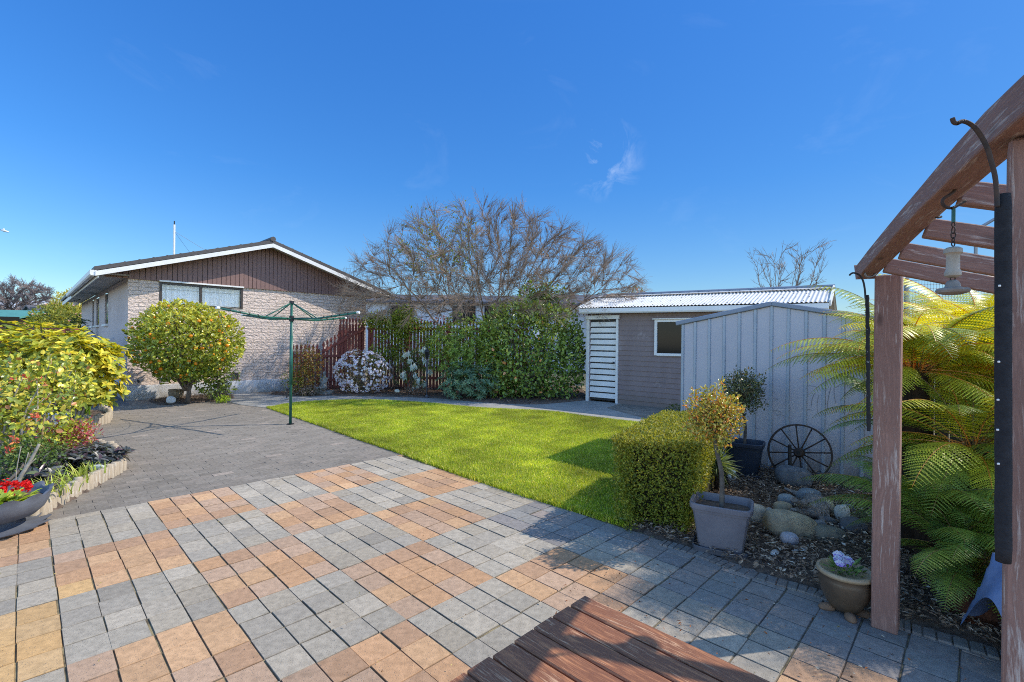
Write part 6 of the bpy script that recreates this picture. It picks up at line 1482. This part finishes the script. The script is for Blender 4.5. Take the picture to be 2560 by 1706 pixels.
# ------------------------------------------------------------------ pergola
per = thing('pergola', 'weathered red brown timber pergola with arched beam over the ferns', 'pergola', (2.0, 2.53, 0))
bd = np.array([.531, 1.0, 0]); bd /= np.linalg.norm(bd); bs = np.array([bd[1], -bd[0], 0])     # along the beam (away), and to its right
def bx(Y): return np.array([1.004 + .531 * (Y - .95), Y, 0])                                     # left face of the beam
bp_ = [(2.60, 1.862, 1.940), (2.35, 1.885, 1.965), (2.06, 1.91, 1.986), (1.80, 1.93, 2.004), (1.56, 1.944, 2.018), (1.26, 1.955, 2.037), (1.10, 1.958, 2.042), (.95, 1.953, 2.036), (.86, 1.946, 2.03)]
V, gcv = [], []; bw = .078; n_ = len(bp_)
for i, (Y, z0, z1) in enumerate(bp_):
    sk = .05 if i == 0 else 0
    for s_, z in ((0, z0), (0, z1), (bw, z1), (bw, z0)):
        p = bx(Y + (sk if z == z1 else 0)) + bs * s_ + EZ * z; V.append(p); gcv.append((Y * 1.13, s_ + 3, z))
# chamfer look: a slightly inset ring pair on the edges
fs = [[4 * i + j, 4 * i + (j + 1) % 4, 4 * (i + 1) + (j + 1) % 4, 4 * (i + 1) + j] for i in range(n_ - 1) for j in range(4)] + [[0, 1, 2, 3], [4 * n_ - 1, 4 * n_ - 2, 4 * n_ - 3, 4 * n_ - 4]]
bm_o = MB().add(V, fs, gcv).build('beam', M['pergola_wood'], per)
bvm = bm_o.modifiers.new('bevel', 'BEVEL'); bvm.width = .006; bvm.segments = 2; bvm.limit_method = 'ANGLE'
PX = (E2, E1, EZ)
pc1 = np.array([2.0, 2.53, 0]); MB().box(pc1 + EZ * .935, (1.87, .112, .1), (EZ, E2, E1), .006).build('post', M['pergola_wood'], per)
pc2 = np.array([1.145, 1.035, 0]); MB().box(pc2 + EZ * .975, (1.95, .1, .1), (EZ, E2, E1), .006).build('post', M['pergola_wood'], per)
sd_ = np.array([.88, -.47, -.295]); sd_ /= np.linalg.norm(sd_)
for Y, zt in ((2.39, 1.93), (2.117, 1.948), (1.80, 1.97), (1.485, 2.0), (1.16, 2.01)):
    a = bx(Y) + bs * (bw + .003); a[2] = zt - .035; b_ = a + sd_ * 1.5
    if Y < 1.3: a = a + sd_ * .0
    MB().bar(a, b_, .038, .07, up=EZ, bev=.004).build('slat', M['pergola_wood'], per)
a = bx(2.6) + bs * .08 + sd_ * 1.42; b_ = bx(.95) + bs * .08 + sd_ * 1.42; a[2] = b_[2] = 1.42
MB().bar(a, b_, .07, .1, bev=.005).build('beam', M['pergola_wood'], per)
for q in (a, b_): MB().box([q[0], q[1], .685], (1.37, .1, .1), (EZ, E2, E1), .006).build('post', M['pergola_wood'], per)
def rodpts(L_, Y): return curve([P(x, y, Y) for x, y in L_], 6)
z7 = lambda L_: [(1960 + x * .3827, 150 + y * .3827) for x, y in L_]
hk = thing('hanging_hook', 'tall curled iron rod wrapped in black foam beside the near pergola post', 'hook', P(2508, 1405, .97))
MB().tube(rodpts(z7([(1392, 960), (1390, 880), (1378, 760), (1350, 650), (1325, 570), (1275, 480), (1225, 425), (1170, 402), (1130, 415), (1108, 405), (1100, 380)]), .97), .0042, 10).build('rod', M['rusty'], hk, smooth=True)
a, b_ = P(2508, 486, .975), P(2508, 1405, .975); 
pts = [a + (b_ - a) * t + np.array([random.gauss(0, .0004), 0, 0]) for t in np.linspace(0, 1, 24)]
MB().tube(pts, np.array([.0115] + [.013] * 22 + [.012]), 22).build('foam_sleeve', M['foam'], hk, smooth=True)
mb = MB()
for px, py in ((2497, 905), (2495, 1000), (2496, 1160), (2499, 715), (2494, 1075)): q = P(px, py, .957); mb.box(q, (.005, .003, .004), (np.array([1.0, 0, 0]), FV, EZ), .001)
tag(mb.build('droppings', M['white_paint'], hk), kind='stuff')
hk2 = thing('hanging_hook', 'thin black rod with tattered foam on the far side of the first pergola post', 'hook', P(2169, 1075, 2.44))
a, b_ = P(2168, 738, 2.44), P(2172, 1078, 2.44); pts = [a + (b_ - a) * t + np.array([random.gauss(0, .0012), 0, 0]) for t in np.linspace(0, 1, 40)]
MB().tube(pts, .0085 + rng.normal(0, .0008, 40), 12).build('foam_sleeve', M['foam_worn'], hk2)
MB().tube(rodpts(z7([(532, 1560), (528, 1500), (515, 1440), (490, 1405), (455, 1392), (435, 1400), (428, 1408)]), 2.44), .0045, 8).build('rod', M['black_metal'], hk2, smooth=True)
ch = thing('cup_hook', 'small pale metal hook screwed under the far end of the arched beam', 'hook', P(2178, 690, 2.5))
MB().tube(rodpts(z7([(560, 1360), (545, 1375), (530, 1395), (540, 1415), (565, 1418), (590, 1405), (600, 1392)]), 2.46), .0045, 8).build('hook', M['grey_metal'], ch, smooth=True)
fh = thing('screw_hook', 'rusty open screw hook under the beam carrying the feeder', 'hook', P(2380, 500, 1.37))
MB().tube(rodpts(z7([(1118, 800), (1115, 850), (1085, 880), (1045, 905), (1035, 935), (1055, 960), (1100, 968), (1145, 945), (1185, 922)]), 1.37), .0042, 9).build('hook', M['rusty'], fh, smooth=True)
fd = thing('bird_feeder', 'cream plastic tube bird feeder with dish hanging on a chain from the pergola', 'bird feeder', P(2382, 737, 1.37))
fz = lambda py: hz(np.array([P(2382, py, 1.37)[0], 1.37, 0]), py); fx = P(2383, 600, 1.37)
fp = lambda py: np.array([fx[0], 1.37, fz(py)])
MB().tube([fp(521), fp(556)], .0045, 8).build('strap', M['green_metal'], fd)
mb = MB(); ys = [562, 576, 588, 600, 610]
for i, y_ in enumerate(ys):
    c = fp(y_); an0 = i % 2; R_ = .0085 if i in (1, 2) else .006; pts = [c + (np.array([math.cos(a), .25 * math.cos(a), 0]) if not an0 else np.array([.35 * math.cos(a), math.cos(a), 0])) * R_ + EZ * math.sin(a) * R_ * 1.15 for a in np.linspace(0, 6.283, 15)]; mb.tube(pts, .0016, 6, cap=False)
mb.build('chain', M['rusty'], fd, smooth=True)
z = fz; o0 = np.array([fx[0], 1.37, 0])
autosmooth(MB().lathe([(.004, z(617)), (.014, z(619)), (.0205, z(623)), (.0215, z(633)), (.0165, z(636)), (.015, z(640)), (.0155, z(674)), (.0175, z(678)), (.0195, z(684)), (.0185, z(690)), (.011, z(694)), (.0005, z(695))], o0, 28).build('tube_body', M['cream_plastic'], fd), 40)
pts = [fp(697) + np.array([math.cos(a) * .007, 0, math.sin(a) * .007]) for a in np.linspace(0, 6.283, 15)]; MB().tube(pts, .0016, 6, cap=False).build('ring', M['rusty'], fd, smooth=True)
autosmooth(MB().lathe([(.006, z(700)), (.012, z(703)), (.0165, z(710)), (.018, z(718)), (.036, z(722)), (.0385, z(727)), (.036, z(732)), (.02, z(737)), (.0005, z(738))], o0, 32).build('dish', M['feeder_dish'], fd), 40)
cl2 = thing('wire_clip', 'small twisted wire clip hanging under the arched beam', 'clip', P(2345, 540, 1.6)); MB().tube(rodpts(z7([(1012, 975), (1010, 1015), (990, 1022), (1010, 1030), (1028, 1024)]), 1.62), .004, 6).build('wire', M['black_metal'], cl2)

# ------------------------------------------------------------------ outdoor table
T0 = G(1460, 1488, .74); tbl = thing('garden_table', 'weathered oiled brown slatted timber table in the near corner of the patio', 'table', T0 * [1, 1, 0] - E1 * .4 - E2 * .8)
for i in range(11):
    c = T0 - E1 * (.078 * i + .035) - E2 * (.8 + random.uniform(-.006, .006)) - EZ * (.016 + random.uniform(0, .002))
    MB().box(c, (1.6, .0725, .034), (E2, E1, EZ), .004).build('plank', M['table_wood'], tbl)
for v in (.28, 1.32): MB().box(T0 - E1 * .44 - E2 * v - EZ * .068, (.8, .06, .065), (E1, E2, EZ), .004).build('bearer', M['table_wood'], tbl)
for u in (.12, .76):
    for v in (.28, 1.32): MB().box(T0 * [1, 1, 0] - E1 * u - E2 * v + EZ * .32, (.64, .07, .07), (EZ, E1, E2), .005).build('leg', M['table_wood'], tbl)

# ------------------------------------------------------------------ ferns
def frond_mesh(name, L_, th0, droop, wid, seed, npin=32):
    g = np.random.default_rng(seed); n = 40; t = np.linspace(0, 1, n); th = th0 - droop * t ** 1.25
    x = np.concatenate([[0], np.cumsum(np.cos(th[:-1]) * L_ / (n - 1))]); z_ = np.concatenate([[0], np.cumsum(np.sin(th[:-1]) * L_ / (n - 1))]); y = .03 * L_ * np.sin(t * 2.5 + g.random() * 6)
    rp = np.stack([x, y, z_], 1); V, F3, C = [], [], []
    mb = MB().tube(rp[::2], np.linspace(.0055, .001, len(rp[::2])), 5, cap=False)
    VV = np.vstack(mb.v); k = len(VV); V = [VV]; C = [np.tile((.12, .08, .03), (k, 1))]; Fq = np.array([f for f in mb.f[4]])
    for i in range(npin):
        s = .13 + .87 * (i + .5) / npin; idx = s * (n - 1); i0 = min(int(idx), n - 2); p = rp[i0] + (rp[i0 + 1] - rp[i0]) * (idx - i0); tg = rp[i0 + 1] - rp[i0]; tg /= np.linalg.norm(tg)
        pl = wid * (min(1, .45 + 1.9 * (s - .13)) if s < .42 else (1 - ((s - .42) / .585) ** 1.7)) * g.uniform(.92, 1.08) + .008
        up = np.cross([0, 1.0, 0], tg); up = -up if up[2] < 0 else up
        for sgn in (-1, 1):
            side = np.array([0, sgn, 0]); a = side * .9 + tg * .42 - up * (.1 + .1 * g.random()); a /= np.linalg.norm(a); perp = np.cross(up, a); perp /= np.linalg.norm(perp)
            m_ = 11; f = np.linspace(0, 1, m_ + 1); ax = p + a * (pl * f)[:, None] - up * (pl * .22 * f ** 2)[:, None]; ww = pl * .112 * (1 - f[:-1] ** 1.6 * .85) 
            mid = (ax[:-1] + ax[1:]) / 2 + a * (pl / m_ * .45)
            b0 = k; V += [ax, mid + perp * ww[:, None] - up * .15 * ww[:, None], mid - perp * ww[:, None] - up * .15 * ww[:, None]]; k += (m_ + 1) + 2 * m_
            j = np.arange(m_); F3.append(np.stack([b0 + j, b0 + j + 1, b0 + m_ + 1 + j], 1)); F3.append(np.stack([b0 + j + 1, b0 + j, b0 + 2 * m_ + 1 + j], 1))
            cc_ = np.array([.09, .125, .02]) * g.uniform(.7, 1.3) * (1 + .25 * s); C.append(np.tile(cc_, (3 * m_ + 1, 1)))
    me_o = mk(name, np.vstack(V), [Fq, np.vstack(F3)], M['fern'], None, col=np.vstack(C)); return me_o
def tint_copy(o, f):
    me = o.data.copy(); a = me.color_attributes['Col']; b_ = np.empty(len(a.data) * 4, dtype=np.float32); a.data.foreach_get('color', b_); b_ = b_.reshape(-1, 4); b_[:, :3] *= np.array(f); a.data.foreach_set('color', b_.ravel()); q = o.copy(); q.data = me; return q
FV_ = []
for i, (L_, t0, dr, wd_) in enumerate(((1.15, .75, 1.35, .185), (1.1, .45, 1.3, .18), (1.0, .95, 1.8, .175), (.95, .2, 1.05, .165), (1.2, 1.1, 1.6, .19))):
    o = frond_mesh('frond', L_, t0, dr, wd_, 300 + i); FV_.append([o, tint_copy(o, (2.6, 1.9, 1.1)), tint_copy(o, (.75, .9, 1.15))]); COL.objects.unlink(o)  # sunlit yellow and shaded bluish copies, light put into the frond colour
def fern(label, base, th_, n, sc, seed, trunk_r=.09, mat='fibre', tints=(0, 0, 1), kinds=(0, 1, 2, 3, 4), az=None, elev=(0, 0), avoid=None):
    g = random.Random(seed); base = np.asarray(base, float); t = thing('tree_fern', label, 'fern', base)
    pts = [base, base + [.01, 0, th_ * .5], base + [0, .01, th_]]; MB().tube(curve(pts, 4), trunk_r * np.linspace(1.15, .9, 9) * (1 + rng.normal(0, .06, 9)), 14).build('trunk', M[mat], t)
    for i in range(n):
        k = g.choice(kinds); o = FV_[k][g.choice(tints)].copy(); COL.objects.link(o); o.parent = t; s = sc * g.uniform(.78, 1.12); o.scale = (s, s * (1 if g.random() < .5 else -1), s)
        a = (i * 2.39996 + g.uniform(-.25, .25)) if az is None else g.uniform(*az)
        while avoid and math.cos(a - avoid[0]) > avoid[1]: a = g.uniform(0, 6.283)
        o.location = (math.cos(a) * .03, math.sin(a) * .03, th_ + g.uniform(-.06, .05)); o.rotation_euler = (g.uniform(-.25, .25), -g.uniform(*elev), a)
    return t
fa_ = P(2300, 0, 3.45) * [1, 1, 0]
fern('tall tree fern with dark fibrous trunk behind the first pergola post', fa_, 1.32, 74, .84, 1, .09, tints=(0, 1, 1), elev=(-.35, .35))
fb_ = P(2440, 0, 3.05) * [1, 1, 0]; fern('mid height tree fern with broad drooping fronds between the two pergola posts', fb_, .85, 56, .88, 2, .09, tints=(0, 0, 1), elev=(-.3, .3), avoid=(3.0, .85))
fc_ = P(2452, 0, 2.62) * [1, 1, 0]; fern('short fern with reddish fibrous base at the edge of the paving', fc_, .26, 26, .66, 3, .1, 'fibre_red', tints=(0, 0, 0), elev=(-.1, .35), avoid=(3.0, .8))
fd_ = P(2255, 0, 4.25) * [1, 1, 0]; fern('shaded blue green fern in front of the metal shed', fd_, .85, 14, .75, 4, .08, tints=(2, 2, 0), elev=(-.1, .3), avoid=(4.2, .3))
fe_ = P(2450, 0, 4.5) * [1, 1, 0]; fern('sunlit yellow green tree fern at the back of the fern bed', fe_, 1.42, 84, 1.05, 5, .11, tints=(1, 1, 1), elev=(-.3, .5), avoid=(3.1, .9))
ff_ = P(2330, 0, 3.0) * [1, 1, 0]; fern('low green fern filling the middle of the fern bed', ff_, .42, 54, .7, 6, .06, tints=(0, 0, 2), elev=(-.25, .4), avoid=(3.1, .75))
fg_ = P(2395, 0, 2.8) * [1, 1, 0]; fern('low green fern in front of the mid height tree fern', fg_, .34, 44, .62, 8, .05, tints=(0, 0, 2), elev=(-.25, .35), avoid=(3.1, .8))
fh_ = P(2530, 0, 3.7) * [1, 1, 0]; fern('sunlit yellow tree fern behind the black foam sleeve', fh_, 1.3, 70, .98, 9, .1, tints=(1, 1, 1), elev=(-.35, .45))
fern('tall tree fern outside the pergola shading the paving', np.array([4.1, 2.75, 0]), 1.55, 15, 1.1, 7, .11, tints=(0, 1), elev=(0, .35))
pf = thing('board_fence', 'dark board backing added to shade the gaps behind the ferns', 'fence', (4.6, 5.6, 0))  # dark backing added behind the ferns to keep their gaps dark
mb = MB(); 
for i in range(46): mb.box(np.array([4.25 + i * .075, 6.2 - i * .105, .82]), (1.62, .12, .018), (EZ, np.array([.58, -.815, 0]), np.array([.815, .58, 0])), .003)
mb.build('boards', M['fern_gap_dark'], pf); MB().bar((4.3, 6.2, 1.4), (7.6, 1.5, 1.4), .08, .05).build('rail', M['fern_gap_dark'], pf)

# blue tarpaulin thrown over a low stack beside the near post
tar = thing('tarpaulin', 'blue tarpaulin draped beside the near pergola post under the fern', 'tarpaulin', (2.6, 2.1, 0))
nu, nv = 44, 40; V = []; Lt = Lump(91, 12, 8)
def tarp_z(e, f):
    """sheet lying over a low stack and hanging off its edges"""
    x, y = 2.2 + e * .75, 1.9 + f * .42
    d = max(2.28 - x, 0, 1.96 - y, y - 2.26)
    return x, y, .53 - 2.6 * max(d - .0, 0) ** .8 * (.9 + .4 * math.sin(9 * e + 7 * f))
for j in range(nv):
    for i in range(nu):
        x, y, z = tarp_z(i / (nu - 1), j / (nv - 1)); q = np.array([x, y, max(z, .12)]); n2 = Lt(q[None])[0]; V.append(q + [.03 * n2, .03 * n2, .02 * n2])
idx = np.arange(nu * nv).reshape(nv, nu); qd = np.stack([idx[:-1, :-1], idx[:-1, 1:], idx[1:, 1:], idx[1:, :-1]], -1).reshape(-1, 4)
mk('sheet', np.array(V), [qd], M['tarp'], tar, smooth=True)
mb = MB(); mb.box((2.62, 2.11, .25), (.62, .26, .48), (np.array([1.0, 0, 0]), np.array([0, 1.0, 0]), EZ), .02); mb.build('stack', M['deep'], tar)
# loose wire on the soil
wr_ = thing('loose_wire', 'thin pale wire lying on the mulch beside the fern base', 'wire', G(2310, 1510)); MB().tube([G(2272, 1488, .05), G(2310, 1508, .05), G(2347, 1528, .045)], .002, 5).build('wire', M['grey_metal'], wr_)

# ------------------------------------------------------------------ netting frame behind the ferns
nf = thing('netting_frame', 'wire netting frame on a grey pole glimpsed above the ferns', 'frame', P(2275, 0, 8.5) * [1, 1, 0])
q = nf.location; a = np.array(q); zt_ = hz(a, 694); MB().tube([a, a + EZ * zt_], .035, 8).build('pole', M['grey_metal'], nf)
c0, c1 = P(2238, 712, 8.5), P(2520, 700, 8.2); rail_p = curve([P(2238, 716, 8.5), P(2250, 700, 8.5), P(2300, 690, 8.5), P(2420, 690, 8.4), P(2520, 695, 8.3)], 5); MB().tube(rail_p, .02, 6).build('rail', M['grey_metal'], nf)
mb = MB()
for k in range(40): f = k / 39; p = P(2238 + 290 * f, 700, 8.5); mb.tube([[p[0], p[1], zt_ - .05], [p[0], p[1], zt_ - 1.1]], .0035, 3, cap=False)
for k in range(16): z = zt_ - .05 - k * .07; mb.tube([[P(2238, 0, 8.5)[0], 8.5, z], [P(2528, 0, 8.5)[0], 8.5, z]], .0035, 3, cap=False)
tag(mb.build('net', M['grey_metal'], nf), kind='stuff')
gh = thing('glasshouse', 'corner of a small clear roofed glasshouse seen between the pergola slats', 'glasshouse', P(2520, 0, 9.5) * [1, 1, 0])
g0, g1, g2 = P(2440, 575, 9.5), P(2490, 546, 9.5), P(2560, 590, 9.5); 
for a, b_ in ((g0, g1), (g1, g2)): MB().tube([a, b_], .03, 6).build('frame_bar', M['grey_metal'], gh)
for q in (g0, g2): MB().tube([q, q * [1, 1, 0]], .03, 6).build('frame_bar', M['grey_metal'], gh)

# ------------------------------------------------------------------ neighbours and the far view
def block(name, label, p0, p1, depth, wall_top, ridge, wallmat, roofmat, over=.4, gable_front=False):
    p0, p1 = p0 * [1, 1, 0], p1 * [1, 1, 0]; d = p1 - p0; L_ = np.linalg.norm(d); d /= L_; n_ = np.array([-d[1], d[0], 0]); n_ = n_ if n_[1] > 0 else -n_
    t = thing(name, label, 'house', (p0 + p1) / 2 + n_ * depth / 2)
    q = [p0, p1, p1 + n_ * depth, p0 + n_ * depth]; mb = MB()
    for i in range(4): mb.add([q[i], q[(i + 1) % 4], q[(i + 1) % 4] + EZ * wall_top, q[i] + EZ * wall_top], [[0, 1, 2, 3]])
    if gable_front:
        for e in (0, depth): mb.add([p0 + n_ * e + EZ * wall_top, p1 + n_ * e + EZ * wall_top, (p0 + p1) / 2 + n_ * e + EZ * ridge], [[0, 1, 2]])
    mb.build('wall', wallmat, t); mb = MB(); th = .12
    if gable_front:
        m0, m1 = (p0 + p1) / 2 - n_ * over + EZ * (ridge + .05), (p0 + p1) / 2 + n_ * (depth + over) + EZ * (ridge + .05)
        sl = (ridge - wall_top) / (L_ / 2)
        for e, s_ in ((p0, -1), (p1, 1)): a0, a1 = e + d * s_ * over - n_ * over + EZ * (wall_top - sl * over + .05), e + d * s_ * over + n_ * (depth + over) + EZ * (wall_top - sl * over + .05); mb.add([a0, m0, m1, a1, a0 - EZ * th, m0 - EZ * th, m1 - EZ * th, a1 - EZ * th], [[0, 1, 2, 3], [4, 7, 6, 5], [0, 4, 5, 1]])
    else:
        m0, m1 = p0 - d * over + n_ * depth / 2 + EZ * ridge, p1 + d * over + n_ * depth / 2 + EZ * ridge
        for e in (-over, depth + over): a0, a1 = p0 - d * over + n_ * e + EZ * wall_top, p1 + d * over + n_ * e + EZ * wall_top; mb.add([a0, a1, m1, m0, a0 - EZ * th, a1 - EZ * th, m1 - EZ * th, m0 - EZ * th], [[0, 1, 2, 3], [4, 7, 6, 5], [0, 4, 5, 1], [0, 3, 7, 4], [1, 5, 6, 2]])
    mb.build('roof', roofmat, t); return t, d, n_
M['grey_wall'] = pm('grey_wall', (.5, .5, .5), (.44, .44, .45), 2, .8, .05)
M['white_wall'] = pm('white_wall', (.72, .73, .76), (.64, .65, .68), 2, .8, .05)
M['slate'] = pm('slate', (.1, .1, .115), (.075, .075, .09), 3, .6, .05)
M['green_roof'] = pm('green_roof', (.1, .3, .25), (.08, .24, .2), 3, .5, .05)
M['orange_brick'] = pm('orange_brick', (.4, .17, .08), (.33, .14, .07), 12, .9, .1)
z_at = lambda px, py, Y: P(px, py, Y)[2]
t, d, n_ = block('neighbour_house', 'white walled house with dark roof beyond the bare tree', P(880, 0, 27), P(1345, 0, 27), 8, z_at(1000, 752, 26.6), z_at(1000, 737, 31), M['white_wall'], M['slate'])
for px in (1005, 1160, 1240):
    p = P(px, 785, 26.95); MB().box(p, (1.3, .06, .9), (d, n_, EZ), .01).build('window', M['glass'], t)
t, d, n_ = block('neighbour_house', 'low house with grey metal roof showing between the bare tree and the corrugated roof', P(1375, 0, 24), P(1640, 0, 24), 6, z_at(1420, 757, 23.6), z_at(1420, 737, 27), M['grey_wall'], M['slate'])
t, d, n_ = block('neighbour_house', 'small grey house with dark roof and gable facing the garden', P(52, 0, 36), P(112, 0, 36.5), 7, z_at(70, 800, 36), z_at(75, 764, 36), M['grey_wall'], M['slate'], .45, True)
p = P(82, 776, 35.9); MB().box(p, (.35, .06, .5), (d, n_, EZ)).build('gable_vent', M['slate'], t)
t, d, n_ = block('neighbour_house', 'brown house with sea green metal roof above the rhododendron', P(-120, 0, 29), P(30, 0, 30), 7, z_at(20, 794, 29), z_at(20, 774, 32), M['orange_brick'], M['green_roof'], .5)
MB().box(P(6, 806, 29.3), (1.6, .06, .7), (d, n_, EZ), .01).build('window', M['glass'], t)
t, d, n_ = block('neighbour_house', 'orange brick house with pale ribbed roof at the edge of the view', P(-150, 0, 46), P(40, 0, 46), 9, z_at(30, 770, 45.6), z_at(30, 751, 50), M['orange_brick'], M['roof_iron'], .3)
# hills on the horizon
xs = np.linspace(-1500, 900, 120); Lh = Lump(17, 12, .02); hgt = 58 + 26 * np.cos(xs * .009 + .7) * .5 + 16 * np.cos(xs * .031) + 9 * np.cos(xs * .083 + 2)
hgt = np.clip(hgt, 20, None) * np.where(xs > -300, .5, 1.0)
V = np.vstack([np.c_[xs, np.full(120, 880.), np.zeros(120)], np.c_[xs, np.full(120, 1000.), hgt]]); 
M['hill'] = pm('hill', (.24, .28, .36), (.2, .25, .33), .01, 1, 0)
struct(mk('hills', V, [np.array([[i, i + 1, 121 + i, 120 + i] for i in range(119)])], M['hill'], smooth=True))
# street lamp
lp_ = P(-60, 0, 30) * [1, 1, 0]; lam = thing('street_lamp', 'grey street lamp head on a thin arm high over the neighbouring roofs', 'street lamp', lp_); zl = z_at(10, 577, 30)
MB().tube([lp_, lp_ + EZ * (zl - .3)], np.linspace(.09, .06, 2), 10).build('pole', M['grey_metal'], lam)
a = P(4, 575, 30); MB().tube(curve([lp_ + EZ * (zl - .35), lp_ + EZ * (zl - .05) + [.35, 0, 0], a], 5), .03, 8).build('arm', M['grey_metal'], lam)
hd_ = P(12, 578, 30); bm = bmesh.new(); ball(bm, (0, 0, 0), (.26, .13, .065)); me = bpy.data.meshes.new('lamp_head'); bm.to_mesh(me); bm.free(); me.materials.append(M['white_metal']); me.polygons.foreach_set('use_smooth', np.ones(len(me.polygons), bool)); o = bpy.data.objects.new('lamp_head', me); COL.objects.link(o); o.parent = lam; o.location = Vector(hd_ - lp_); o.rotation_euler = (0, R(14), 0)
MB().lathe([(.05, .03), (.05, .1), (.0005, .12)], P(9, 576, 30), 10).build('sensor', M['white_metal'], lam)
